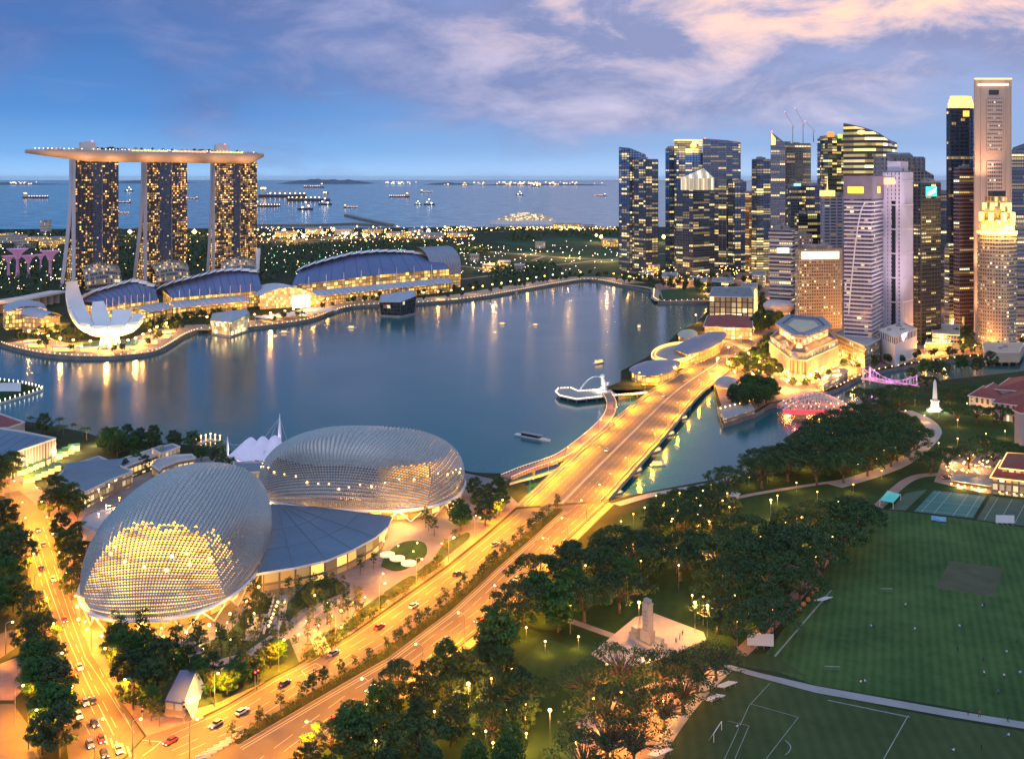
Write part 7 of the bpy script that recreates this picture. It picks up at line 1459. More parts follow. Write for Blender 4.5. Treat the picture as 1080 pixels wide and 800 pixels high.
for p, a in along(smooth(GL([(690, 305), (694, 317), (745, 316)]), 3), 8): PL.put((p.x, p.y, LZ), label='glowing bollard on the quay below the downtown towers', group='downtown quay bollards')
for p, a in along(GL([(884, 409), (905, 398), (930, 390), (960, 384.5), (1010, 378), (1080, 372)]), 9, 1): PL.put((p.x, p.y, LZ), label='glowing bollard on the river quay downtown', group='river quay bollards')
for i in range(0, len(pts), 3):
    near_ = CX + pts[i].x * F / pts[i].y < 345; light('promenade_glow', lamp_data('prom', 'POINT', 60000, (1, .42, .07), 1.5) if near_ else lamp_data('prom2', 'POINT', 6500, (1, .45, .09), 1.5), (pts[i].x, pts[i].y, 11), None)
for px, py in ((20, 335), (30, 345), (60, 355), (85, 362), (60, 342), (150, 362), (175, 350), (150, 340), (190, 335), (230, 330), (255, 336), (290, 332), (330, 326)): g = G(px, py); light('plaza_glow', lamp_data('prom', 'POINT', 45000, (1, .42, .07), 1.5), (g.x, g.y, 9), None)
# distant lamps beyond the bay: far more than one could count
rng = random.Random(9); mbs = {k: MB() for k in range(3)}
def spark(px, py, r=1.5, c=0, z=9):
    g = G(px, py); r *= g.y / 1900; mb = mbs[c]; p = Vector((g.x, g.y, LZ + z)); a = [p + Vector(d) * r for d in ((1, 0, 0), (0, 1, 0), (-1, 0, 0), (0, -1, 0), (0, 0, 1), (0, 0, -1))]
    for i in range(4): mb.face([a[i], a[(i + 1) % 4], a[4]]); mb.face([a[(i + 1) % 4], a[i], a[5]])
for _ in range(300): spark(rng.uniform(270, 500), rng.triangular(241, 262, 253), rng.choice((.45, .6, .8, 1.0, 1.7)), rng.choice((0, 0, 0, 1)))
for _ in range(120): spark(rng.uniform(480, 655), 242 + rng.random() * 4, rng.choice((.8, 1.1)), 0)
for _ in range(190): spark(rng.uniform(275, 480), rng.uniform(262, 296), rng.choice((.5, .7)), rng.choice((0, 1, 1, 2)))
for _ in range(150): spark(rng.uniform(-10, 78), rng.uniform(248, 312), rng.choice((.5, .7, .9)), rng.choice((0, 1)))
for _ in range(60): spark(rng.uniform(126, 224), rng.uniform(246, 292), rng.choice((.6, .9)), 0)
for px in ([(480, 262), (520, 266), (560, 269), (600, 272), (656, 275)], [(480, 280), (520, 284), (540, 282), (575, 270)], [(570, 281), (610, 277), (656, 272)], [(270, 254), (360, 252), (480, 246), (600, 243), (655, 245)], [(470, 296), (500, 293), (540, 288)]):
    for p, a in along(GL(px), 42, 9):
        py = HY + (H - LZ) * F / p.y; spark(CX + p.x * F / p.y, py, .85, rng.choice((0, 1)))
for _ in range(100): spark(rng.uniform(480, 656), rng.uniform(255, 292), rng.choice((.5, .7)), 1)
for _ in range(120): spark(rng.uniform(665, 800), rng.uniform(285, 302), rng.choice((.7, 1.0)), 0)
for x, y, r in ((137, 250, 4.5), (205, 250, 5), (320, 255, 4), (340, 251, 3.5), (352, 247, 3.5), (365, 252, 4), (310, 258, 3), (700, 256, 4), (634, 256, 3.5), (629, 254, 3), (278, 253, 3), (300, 248, 3), (452, 248, 3)): spark(x, y, r, 0, 14)
for k, mt in ((0, 'lampglobe'), (1, 'lampwhite'), (2, 'greenlight')): tag(mbs[k].build('distant_lights', [M[mt]]), ['countless amber lights scattered over the flat land beyond the bay', 'countless white lights scattered over the flat land beyond the bay', 'a few green lights in the gardens beyond the bay'][k], 'lights', kind='stuff')
mb = MB(); rng = random.Random(4)
for (x0, x1, y, n, Y) in ((400, 445, 192, 26, 24500), (505, 640, 192.5, 70, 23000), (0, 40, 190.5, 22, 24000), (430, 640, 193, 20, 21000)):
    for _ in range(n):
        p = Vector((XA(rng.triangular(x0, x1), Y), Y, 25 + rng.uniform(0, 50))); r = rng.choice((7, 10, 14)); a = [p + Vector(d) * r for d in ((1.6, 0, 0), (0, 1, 0), (-1.6, 0, 0), (0, -1, 0), (0, 0, 1), (0, 0, -1))]
        for i in range(4): mb.face([a[i], a[(i + 1) % 4], a[4]]); mb.face([a[(i + 1) % 4], a[i], a[5]])
tag(mb.build('island_lights', [M['lampsoft']]), 'tiny warm lights strung along the far islands on the horizon', 'lights', kind='stuff')
for px, py, pw in ((320, 255, 1), (352, 250, 1), (205, 252, 1), (137, 252, 1), (300, 252, 1), (430, 250, 1), (634, 256, 1), (700, 256, 1), (560, 268, 1), (600, 272, 1), (500, 266, 1), (640, 276, 1), (520, 284, 1)): g = G(px, py); light('yard_light', lamp_data('yard', 'POINT', 150000, (1, .55, .18), 3), (g.x, g.y, 26), None)
for px, py in ((640, 745), (668, 758), (690, 735), (720, 712), (630, 785), (660, 795), (690, 770)): g = G(px, py); light('under_tree_light', lamp_data('undertree', 'POINT', 4200, (1, .38, .05), .6), (g.x, g.y, LZ + 5), None)
for px, py in ((770, 405), (800, 385), (790, 368), (812, 392), (758, 395), (830, 410), (870, 402), (900, 388), (925, 380), (955, 374), (780, 350), (745, 350), (1000, 365), (1045, 366), (960, 350), (760, 300), (790, 296), (800, 322), (720, 296), (680, 290), (1010, 345), (985, 372), (1045, 370), (870, 356), (905, 362)): g = G(px, py); light('street_glow', lamp_data('sglow', 'POINT', 26000, (1, .42, .08), 2), (g.x, g.y, 9), None)
# ================================================================ MONUMENTS, CLUB, FIELD FURNITURE
g = G(683, 681); mn = thing('war_monument', 'tall pale stone cenotaph with flanking steps on a lit terrace', 'monument', (g.x, g.y, LZ)); a = R(38); zb = LZ + .6
MB().box((g.x, g.y, zb), (4.6, 7, 1.2), a).build('plinth', [M['granite']], mn); MB().box((g.x, g.y, zb + 1.2), (2.8, 4.2, 3.8), a).build('pedestal', [M['granite']], mn)
mb = MB().box((g.x, g.y, zb + 5), (2.0, 3.0, 8.2), a); mb.build('shaft', [M['stone']], mn); MB().box((g.x, g.y, zb + 13.2), (2.3, 3.3, .6), a).box((g.x, g.y, zb + 13.8), (1.5, 2.3, 1.2), a).build('cap', [M['stone']], mn)
for k in (-1, 1):
    d = Vector((-math.sin(a), math.cos(a))) * 5.4 * k; MB().box((g.x + d.x, g.y + d.y, zb), (3, 3.4, 2.4), a).box((g.x + d.x, g.y + d.y, zb + 2.4), (1.8, 2.6, 1.6), a).build('flanking_block', [M['stone']], mn)
q = Vector((math.cos(a), math.sin(a))); mb = MB()
for k in range(4): mb.box((g.x + q.x * -1.1, g.y + q.y * -1.1, zb + 6.5 + 1.4 * k), (.3, 1.5, .6), a)
mb.build('inscription_panel', [M['mauve']], mn)
g = G(812 + 177 - 3, 433); ob = thing('obelisk', 'white floodlit obelisk on a stepped base at the river green', 'obelisk', (g.x, g.y, LZ))
MB().lathe([(5.5, LZ), (5.5, LZ + .8), (4, LZ + .9), (4, LZ + 1.8), (2.8, LZ + 1.9), (2.6, LZ + 6), (3, LZ + 6.2), (3, LZ + 7)], g.x, g.y, 8).build('base', [M['white']], ob); MB().lathe([(1.7, LZ + 7), (1.0, LZ + 19), (.02, LZ + 21)], g.x, g.y, 4).build('shaft', [M['white']], ob)
for dx, dy in ((-6, -5), (6, -5)): light('floodlight', lamp_data('obelisk', 'POINT', 3800, (1, .8, .45), .6), (g.x + dx, g.y + dy, LZ + 2), ob)
light('face_fill', lamp_data('monf', 'POINT', 1800, (1, .62, .3), .4), (g.x, g.y, 4), None) if False else None
q_ = G(683, 700); light('face_fill', lamp_data('monf', 'POINT', 2600, (1, .60, .28), .4), (q_.x, q_.y, LZ + 2), mn)  # small fill light added in front to brighten the monument's face
for i, (x, yt, yb, Y) in enumerate(((836, 118, 152, 1590), (847, 114, 152, 1596), (858, 128, 150, 1520))):
    cr = thing('tower_crane', ['thin lattice crane above the pale blue tower, left one', 'thin lattice crane above the pale blue tower, right one', 'short crane beside the orange lit tower top'][i], 'crane', (XA(x, Y), Y, ZA(yb, Y))); X_, Z0, Z1 = XA(x, Y), ZA(yb, Y), ZA(yt, Y)
    MB().bar((X_, Y, Z0), (X_, Y, Z0 + (Z1 - Z0) * .55), 1.1).build('mast', [M['steel']], cr); MB().bar((X_ + 3, Y, Z0 + (Z1 - Z0) * .5), (X_ - 12, Y, Z1), .55).build('jib', [M['steel']], cr); MB().ball((X_ - 12, Y, Z1), .7, 6).build('beacon', [M['redlight']], cr)
# red roofed museum block and club
f_mus = facade('museum_windows', (.55, .50, .45), (.10, .08, .07), 3.4, 7, .55, .45, lit=.15, lc=(1, .6, .3), es=.8, row=0, seed=51, metal=0)
def hipw(name, label, P, z, rise, wallm, cat='building', glow=False):
    c = sum(P, Vector((0, 0))) / 4; t = thing(name, label, cat, (*c, LZ)); MB().prism(ccw(P), LZ, z, 0, 0).build('wall', [wallm], t); P = ccw(P); Q = [c + (q - c) * 1.06 for q in P]
    i0 = 0 if (Q[1] - Q[0]).length > (Q[2] - Q[1]).length else 1; A, B, C_, D = [Q[(i0 + k) % 4] for k in range(4)]; k = min(.46, (C_ - B).length * .5 / (B - A).length); m0, m1 = (A + D) / 2, (B + C_) / 2; r0, r1 = m0.lerp(m1, k), m0.lerp(m1, 1 - k)
    e = lambda p: (*p, z + .06); r_ = lambda p: (*p, z + rise); mb = MB(); mb.face([e(A), e(B), r_(r1), r_(r0)]); mb.face([e(B), e(C_), r_(r1)]); mb.face([e(C_), e(D), r_(r0), r_(r1)]); mb.face([e(D), e(A), r_(r0)]); mb.face([e(D), e(C_), e(B), e(A)]); mb.build('roof', [M['redtile']], t)
    mb = MB(); [mb.bar((*Q[i], z), (*Q[(i + 1) % 4], z), .5, .5) for i in range(4)]; mb.build('eave_light' if glow else 'cornice', [M['glowwarm'] if glow else M['offwhite']], t); mb = MB(); mb.bar(r_(r0), r_(r1), .5, .5); mb.build('ridge', [M['offwhite']], t); return t
hipw('museum_wing', 'cream colonial wing with red hipped roof nearest the obelisk', GL([(1022, 417), (1050, 421), (1064, 411), (1038, 407)], 14), 14, 5, f_mus)
hipw('museum_wing', 'cream colonial wing with red hipped roof running off the right edge', GL([(1048, 424), (1110, 432), (1120, 418), (1062, 412)], 14), 14, 6, f_mus); hipw('museum_wing', 'rear red hipped roof rising behind the two cream wings', GL([(1050, 410), (1110, 415), (1120, 402), (1066, 399)], 17), 17, 6, f_mus)
clk = G(1079, 470); ct = thing('clock_tower', 'pinkish tower with a red cap at the right edge above the club', 'tower', (clk.x, clk.y, LZ)); MB().box((clk.x + 1, clk.y, LZ), (8, 8, 20)).build('shaft', [M['pinkconc']], ct); MB().cone_pts([Vector((clk.x + 1 + a_, clk.y + b_)) for a_, b_ in ((-5, -5), (5, -5), (5, 5), (-5, 5))], 23.1, (clk.x + 1, clk.y, 29)).build('roof', [M['redtile']], ct); MB().box((clk.x + 1, clk.y, 22.3), (10, 10, .8)).build('cornice', [M['offwhite']], ct)
f_club = facade('club_windows', (.35, .22, .14), (.5, .35, .2), 3, 4, .3, .3, lit=.7, lc=(1, .55, .16), es=1.1, row=.3, seed=52, metal=0)
hipw('club_house', 'large club house with orange lit eaves and dark red roof', GL([(1046, 503), (1090, 508), (1098, 490), (1056, 486)], 11), 11, 4, f_club, glow=True); hipw('club_house', 'smaller gabled club wing in front of the large club roof', GL([(1056, 493), (1130, 501), (1136, 483), (1064, 478)], 15), 15, 4, f_club, glow=True)
ver = thing('club_veranda', 'long grey awning veranda strung with bright lamps before the courts', 'veranda', (*G(1040, 515).xy, LZ)); P = ccw(GL([(1002, 506), (1006, 500), (1060, 508), (1140, 518), (1140, 526), (1056, 514)], 5)); MB().prism(P, 4.7, 5, bottom=True).build('awning', [M['roofgrey']], ver)
mb = MB(); bb = MB()
for p, a_ in along(GL([(1003, 508), (1056, 517), (1140, 527)], 5), 3.2): mb.tube([(p.x, p.y, LZ), (p.x, p.y, 4.7)], .12, 5); bb.ball((p.x, p.y - .5, 4.2), .42, 6)
mb.build('post', [M['white']], ver); bb.build('festoon_lamp', [M['lampglobe']], ver)
for x in (1010, 1030, 1050, 1070): g = G(x, 512 + (x - 1010) * .14); light('veranda_light', lamp_data('veranda', 'POINT', 6000, (1, .58, .18), .5), (g.x, g.y - 3, 4.4), ver)
rng = random.Random(6); mb = MB(); tb = thing('terrace_tree_lights', 'cluster of fairy lit garden tables beside the club forecourt', 'terrace', (*G(1010, 492).xy, LZ))
for _ in range(46): g = G(rng.uniform(998, 1046), rng.uniform(484, 502)); mb.ball((g.x, g.y, LZ + rng.uniform(.8, 3.5)), rng.uniform(.25, .5), 6)
mb.build('string_light', [M['lampglobe']], tb); mb = MB()
for k in range(12): g = G(1000 + (k % 6) * 8, 488 + (k // 6) * 8 + (k % 6)); mb.lathe([(.9, LZ + .75), (1.0, LZ + .8), (.05, LZ + .82)], g.x, g.y, 8); mb.tube([(g.x, g.y, LZ), (g.x, g.y, LZ + .8)], .08, 4)
mb.build('table', [M['white']], tb); [light('table_light', lamp_data('veranda', 'POINT', 6000, (1, .58, .18), .5), (*G(x, y).xy, 7), tb) for x, y in ((1005, 490), (1030, 495))]
# teal marquee, tarpaulin, sight screens
mq = thing('marquee', 'small teal lit marquee left of the tennis courts', 'marquee', (*G(940, 525).xy, LZ)); P = ccw(GL([(928, 527), (942, 530), (950, 521), (936, 517)], 6)); c = sum(P, Vector((0, 0))) / 4; mb = MB(); mb.cone_pts(P, 6, (*c, 8)); mb.build('canopy', [mat('teal_fabric', (.08, .42, .38), .6, em=(.1, .8, .7), es=.15)], mq); mb = MB(); [mb.tube([(*p, LZ), (*p, 6)], .12, 5) for p in P]; mb.build('post', [M['white']], mq)
tag(MB().grid(lambda u, v: (*G(982 + 16 * u, 544 + 5 * v + 2 * u).xy, LZ + .15 + .25 * math.sin(9 * u) * math.sin(7 * v) + .2), 10, 5).build('tarpaulin', [mat('blue_tarp', (.08, .32, .5), .5)]), 'crumpled light blue tarpaulin on the grass below the tennis court', 'tarpaulin')
def screen(label, px, py, w, h, rot):
    g = G(px, py); t = thing('sight_screen', label, 'screen', (g.x, g.y, LZ)); cs, sn = math.cos(rot), math.sin(rot); MB().box((g.x, g.y, LZ + .8), (w, .25, h), rot).build('board', [M['white']], t); mb = MB()
    for k in (-.4, -.13, .13, .4): x, y = g.x + cs * w * k, g.y + sn * w * k; mb.bar((x, y, LZ), (x, y, LZ + h + .8), .15); mb.bar((x, y, LZ + h), (x - sn * 1.8, y + cs * 1.8, LZ), .12); mb.bar((x - sn * -1.2, y + cs * -1.2, LZ + .1), (x - sn * 1.8, y + cs * 1.8, LZ + .1), .14)
    mb.build('support_frame', [M['steel']], t)
screen('white sight screen below the right hand courts', 1060, 553, 8, 3.4, -.06); screen('white sight screen at the tree belt corner of the cricket field', 802, 683, 8.5, 4, -.12)
def goal(label, px, py, w, h, rot, mt='white'):
    g = G(px, py); t = thing('goal', label, 'goal', (g.x, g.y, LZ)); cs, sn = math.cos(rot), math.sin(rot); P = lambda a_, b_, z: (g.x + cs * a_ - sn * b_, g.y + sn * a_ + cs * b_, LZ + z); mb = MB(); r = .09
    mb.tube([P(-w / 2, 0, 0), P(-w / 2, 0, h)], r, 5); mb.tube([P(w / 2, 0, 0), P(w / 2, 0, h)], r, 5); mb.tube([P(-w / 2, 0, h), P(w / 2, 0, h)], r, 5); mb.build('goal_frame', [M[mt]], t); n = MB()
    for k in range(9): a_ = -w / 2 + w * k / 8; n.bar(P(a_, 0, h), P(a_, 1.6, 0), .04)
    for k in range(1, 4): n.bar(P(-w / 2, 1.6 * k / 4, h * (1 - k / 4)), P(w / 2, 1.6 * k / 4, h * (1 - k / 4)), .04)
    n.build('net', [M['steel']], t)
goal('white football goal beside the penalty area of the lower field', 757, 776, 7.3, 2.5, R(62)); goal('small goal on the cricket field nearest the white touchline post', 878, 709, 4.6, 2, -.1, 'steel'); goal('small distant goal left of the cricket pitch', 935, 626, 4.2, 2, 0, 'steel'); goal('folded grey goal beside the ball trolley at the tree belt', 832, 655, 6, 2.4, R(65), 'steel'); goal('white goal frame at the lit edge of the tree rows', 706, 776, 5, 2.4, R(60))
bl_ = thing('bleacher', '', 'bleacher')
for k in range(4): MB().box((0, k * 1.0, .35 + .3 * k), (6.2, .5, .1)).build('bench_plank', [M['white']], bl_)
mb = MB(); [mb.bar((x, -.2, 0), (x, 3.2, 1.2), .12) for x in (-2.3, 0, 2.3)]; [mb.bar((x, 3.0, 0), (x, 3.0, 1.2), .12) for x in (-2.3, 0, 2.3)]; mb.build('support_frame', [M['steel']], bl_); BS = Stamp(bl_)
for x, y, l in ((762, 722, 'white bleacher nearest the field path'), (749, 736, 'second white bleacher from the field path'), (692, 793, 'white bleacher at the foot of the picture'), (865, 632, 'white bench stand by the touchline of the cricket field')): BS.put(G(x, y), R(215), label=l, group='white bleachers beside the fields')
hut = lambda label, px, z, m_: (lambda P: (lambda t: (MB().prism(P, z - .3, z, bottom=True).build('roof', [M[m_]], t), MB().prism([sum(P, Vector((0, 0))) / 4 * .15 + p * .85 for p in P], LZ, z - .3).build('wall', [M['pinkconc']], t)))(thing('park_hut', label, 'hut', (*P[0], LZ))))(ccw(GL(px, z)))
hut('low grey roofed hut in the lower trees of the park', [(607, 762), (622, 752), (640, 764), (628, 776)], 6, 'mauve'); hut('pinkish gabled hut in the tree belt beside the cricket field', [(797, 600), (818, 592), (830, 596), (812, 608)], 6, 'redtile'); hut('small grey hut beside the pinkish gabled hut', [(822, 604), (832, 594), (845, 598), (838, 608)], 5, 'mauve'); hut('pale shelter on the riverside walk', [(766, 523), (774, 517), (781, 520), (774, 527)], 5, 'offwhite')
# ball trolley and people
ball_m = mat('ball_orange', (.55, .22, .08), .6); balls = thing('ball_barrow', '', 'barrow'); MB().ball((0, 0, 1.1), .95, 10).build('ball_bag', [ball_m], balls, True); MB().box((0, 0, 0), (1.6, 1.6, .35)).build('base', [M['darkmetal']], balls); BBs = Stamp(balls)
for i, (x, y) in enumerate(((843, 645), (847.5, 640), (852.5, 635), (857, 629), (861, 624))): BBs.put(G(x, y), 0, 1, ['round orange ball bag nearest the folded goal', 'second orange ball bag in the row from the folded goal', 'middle orange ball bag of the row', 'fourth orange ball bag in the row from the folded goal', 'orange ball bag furthest from the folded goal'][i], 'orange ball bags in a row')
def person_proto(pose, shirt, trousers):
    J = {'stand': dict(p=(0, 0, .92), c=(0, 0, 1.38), n=(0, 0, 1.5), h=(0, -.02, 1.66), kl=(-.11, -.02, .5), kr=(.11, -.02, .5), fl=(-.12, 0, .06), fr=(.12, 0, .06), el=(-.27, .02, 1.15), er=(.27, .02, 1.15), hl=(-.28, -.05, .88), hr=(.28, -.05, .88)),
         'walk': dict(p=(0, 0, .9), c=(0, -.04, 1.36), n=(0, -.05, 1.48), h=(0, -.09, 1.64), kl=(-.1, -.18, .5), kr=(.1, .06, .5), fl=(-.1, -.26, .06), fr=(.1, .38, .1), el=(-.26, .12, 1.14), er=(.26, -.12, 1.14), hl=(-.26, .18, .92), hr=(.25, -.28, .98)),
         'sit': dict(p=(0, 0, .18), c=(0, .04, .62), n=(0, .03, .74), h=(0, -.02, .9), kl=(-.2, -.45, .42), kr=(.2, -.45, .42), fl=(-.14, -.75, .06), fr=(.14, -.75, .06), el=(-.28, .0, .42), er=(.28, .0, .42), hl=(-.22, -.26, .38), hr=(.22, -.26, .38))}[pose]
    V_ = [J['p'], J['c'], J['n'], J['h'], J['kl'], J['fl'], (J['fl'][0], J['fl'][1] - .16, .04), J['kr'], J['fr'], (J['fr'][0], J['fr'][1] - .16, .04), (-.19, J['c'][1], J['c'][2] + .03), J['el'], J['hl'], (.19, J['c'][1], J['c'][2] + .03), J['er'], J['hr'], (-.1, J['p'][1], J['p'][2] - .04), (.1, J['p'][1], J['p'][2] - .04)]
    E = [(0, 1), (1, 2), (2, 3), (0, 16), (16, 4), (4, 5), (5, 6), (0, 17), (17, 7), (7, 8), (8, 9), (1, 10), (10, 11), (11, 12), (1, 13), (13, 14), (14, 15)]
    rad = [.15, .17, .06, .11, .075, .05, .045, .075, .05, .045, .065, .045, .04, .065, .045, .04, .10, .10]
    me = bpy.data.meshes.new('body'); me.from_pydata(V_, E, []); o = bpy.data.objects.new('tmp', me); COL.objects.link(o); md = o.modifiers.new('s', 'SKIN')
    for v, r in zip(me.skin_vertices[0].data, rad): v.radius = (r, r)
    me.skin_vertices[0].data[0].use_root = True; sd = o.modifiers.new('d', 'SUBSURF'); sd.levels = 1; dg = bpy.context.evaluated_depsgraph_get(); dg.update(); m2 = bpy.data.meshes.new_from_object(o.evaluated_get(dg)); bpy.data.objects.remove(o)
    t = thing('person', '', 'person'); b_ = bpy.data.objects.new('body', m2); COL.objects.link(b_); b_.parent = t; m2.materials.clear()
    for m_ in (M['skin'], shirt, trousers): m2.materials.append(m_)
    for f in m2.polygons:
        z = f.center.z; f.use_smooth = True; f.material_index = 0 if z > J['n'][2] - .02 or (abs(f.center.x) > .24 and z < J['el'][2]) else (1 if z > J['p'][2] + .02 and f.center.y > -.35 else 2)
    MB().ball((J['h'][0], J['h'][1] + .03, J['h'][2] + .06), .12, 8).build('hair', [M['black']], t, True); return Stamp(t)
M['skin'] = mat('skin', (.42, .26, .18), .6, var=0); cw, cr_, cb, ck = mat('white_cloth', (.7, .7, .7), .8, var=0), mat('red_cloth', (.5, .06, .06), .8, var=0), mat('blue_cloth', (.08, .15, .4), .8, var=0), mat('dark_cloth', (.03, .03, .04), .8, var=0)
PPL = {('stand', 'white'): person_proto('stand', cw, ck), ('walk', 'dark'): person_proto('walk', ck, ck), ('sit', 'white'): person_proto('sit', cw, cb), ('walk', 'red'): person_proto('walk', cr_, ck), ('stand', 'blue'): person_proto('stand', cb, ck)}
people = [(955, 641, 'stand', 'white', 'lone person in white standing below the cricket pitch'), (965, 664, 'sit', 'white', 'person in white seated on the grass at the middle of the cricket field'), (1012, 661, 'sit', 'white', 'person in white seated right of centre on the field'), (1036, 642, 'stand', 'white', 'person in white standing below the right side of the pitch'), (1038, 640, 'walk', 'dark', 'person in dark clothes just beside the player right below the pitch'), (912, 719, 'sit', 'white', 'person in white sitting in the pair near the small goal'), (908, 720, 'sit', 'white', 'seated person at the left of the pair near the small goal'), (1038, 713, 'stand', 'white', 'person in white standing near the right part of the field path'), (1037, 698, 'walk', 'dark', 'person in dark clothes crossing the lower right field'), (1053, 733, 'stand', 'blue', 'person in blue above the right end of the path'), (1062, 688, 'sit', 'white', 'seated person of the group by the right edge'), (1072, 679, 'walk', 'dark', 'dark clad player of the group by the right edge'), (1076, 710, 'sit', 'white', 'seated person close to the right edge lower down'), (1059, 716, 'stand', 'white', 'standing person in white low by the right edge'), (1010, 687, 'walk', 'dark', 'dark clad person midway down the right of the field'), (1021, 754, 'walk', 'dark', 'person walking along the field path, left of three'), (1033, 756, 'walk', 'red', 'person in red walking along the field path'), (1063, 761, 'walk', 'dark', 'person walking along the path, right of three'), (1064, 776, 'sit', 'white', 'seated person below the path at the right'), (1006, 792, 'sit', 'white', 'seated person on the lower field near the picture foot'), (1035, 791, 'walk', 'dark', 'dark clad person on the lower field near the picture foot'), (778, 767, 'sit', 'white', 'person sitting left in the bright group by the football goal'), (780, 768, 'stand', 'blue', 'person in blue in the bright group by the football goal'), (919, 661, 'sit', 'white', 'seated person at the left middle of the cricket field'), (921, 661.5, 'walk', 'dark', 'dark clad person beside the seated one at the left middle of the field'), (843, 634, 'walk', 'red', 'person in red beside the ball bags'), (848, 628, 'stand', 'white', 'person in white beside the ball bags'), (852, 622, 'walk', 'red', 'second person in red at the upper end of the ball bags'), (693, 679, 'stand', 'blue', 'person in the group at the foot of the monument, left side'), (696, 680, 'walk', 'dark', 'dark clad person in the group at the foot of the monument'), (699, 678, 'sit', 'white', 'person sitting in the group at the foot of the monument'), (720, 672, 'walk', 'dark', 'upper person of the line on the right of the terrace'), (717, 676, 'stand', 'blue', 'middle person of the line on the right of the terrace'), (713, 680, 'walk', 'dark', 'lower person of the line on the right of the terrace'), (158, 786, 'walk', 'dark', 'person crossing the road at the junction corner'), (289, 608, 'walk', 'dark', 'person walking before the lobby doors'), (361, 598, 'stand', 'white', 'person in white on the plaza before the lobby'), (352, 679, 'walk', 'dark', 'person waiting at the boulevard kerb beside the yellow tree')]
for x, y, ps, cl_, lab in people: z = LZ + (.6 if 686 > y > 660 and 690 < x < 730 else .12); PPL[(ps, cl_)].put((*G(x, y).xy, z), TR.uniform(0, 6.28), 1.12, lab)
# ================================================================ VEHICLES
def car_proto(col, metal=.4, tail=True):
    bm_ = mat('car_paint', col, .3, metal, var=0, coat=.5); t = thing('car', '', 'car'); sec = [(-2.2, .35, .72), (-2.1, .3, .86), (-1.4, .25, .95), (-.4, .25, .98), (.9, .25, .96), (1.9, .28, .82), (2.2, .38, .66)]
    MB().grid(lambda u, v: (sec[round(v * 6)][0], .88 * (1 if abs(v - .5) < .45 else .9) * math.cos(u * 6.2832) * (1 if True else 1) * min(1.25, 1 / max(abs(math.cos(u * 6.2832)), abs(math.sin(u * 6.2832)))), (sec[round(v * 6)][1] + sec[round(v * 6)][2]) / 2 + (sec[round(v * 6)][2] - sec[round(v * 6)][1]) / 2 * math.sin(u * 6.2832) * min(1.25, 1 / max(abs(math.cos(u * 6.2832)), abs(math.sin(u * 6.2832))))), 16, 6, 0, True).build('body', [bm_], t, True)
    mb = MB(); lo4 = [(-1.75, -.78), (1.0, -.78), (1.0, .78), (-1.75, .78)]; hi4 = [(-1.2, -.6), (.3, -.6), (.3, .6), (-1.2, .6)]
    for i in range(4): j = (i + 1) % 4; mb.face([(*lo4[i], .92), (*lo4[j], .92), (*hi4[j], 1.42), (*hi4[i], 1.42)])
    mb.build('windows', [M['darkglass']], t); MB().box((-.45, 0, 1.41), (1.6, 1.25, .05)).build('roof', [bm_], t)
    for x in (-1.35, 1.35):
        for y in (-.85, .85): w = MB().tube([(x, y - .1, .32), (x, y + .1, .32)], .33, 10).build('wheel', [M['black']], t)
    for y in (-.6, .6): MB().box((2.2, y, .58), (.1, .34, .16)).build('headlight', [M['lampwhite']], t); MB().box((-2.22, y, .66), (.08, .34, .16)).build('tail_light', [M['redlight']], t)
    return Stamp(t)
CW, CD, CR, CS = car_proto((.7, .7, .7), .1), car_proto((.05, .05, .06)), car_proto((.4, .04, .03)), car_proto((.35, .36, .38), .7)
av = math.atan2(G(60, 660).y - G(110, 770).y, G(60, 660).x - G(110, 770).x)
cars = [(CW, 125, 792, av + 3.14, 'white car leading at the stop line of the avenue junction'), (CR, 107, 781, av + 3.14, 'red car second from the avenue stop line'), (CS, 95, 786, av + 3.14, 'silver car left of the red car near the avenue stop line'), (CD, 100, 764, av + 3.14, 'black car behind the red car on the avenue'), (CW, 83, 756, av + 3.14, 'white car farther back in the avenue queue'), (CS, 90, 742, av + 3.14, 'silver car farther up in the avenue queue'), (CD, 110, 796, av + 3.14, 'black car nearest the picture foot on the avenue')]
bo = lambda a, b_: math.atan2(G(*b_).y - G(*a).y, G(*b_).x - G(*a).x)
for cp, x, y, rz, lab in cars: cp.put((*G(x, y).xy, LZ + .06), rz, label=lab)
for i, (cp, x, y) in enumerate(((CS, 722, 404), (CW, 700, 420), (CD, 742, 392), (CW, 640, 478), (CS, 1005, 503), (CD, 998, 505), (CW, 1014, 505))):
    cp.put((*G(x, y).xy, (LZ + 1.35) if x < 750 else LZ + .2), bo((641, 528), (746, 409)) + (3.14 if i % 2 else 0) if x < 750 else .3, label=['silver car on the bay side lanes of the bridge', 'white car midway on the bay side lanes of the bridge', 'black car at the far end of the bridge', 'white car low on the bay side lanes of the bridge', 'silver car parked in the club forecourt', 'black car parked in the club forecourt', 'white car parked in the club forecourt'][i])
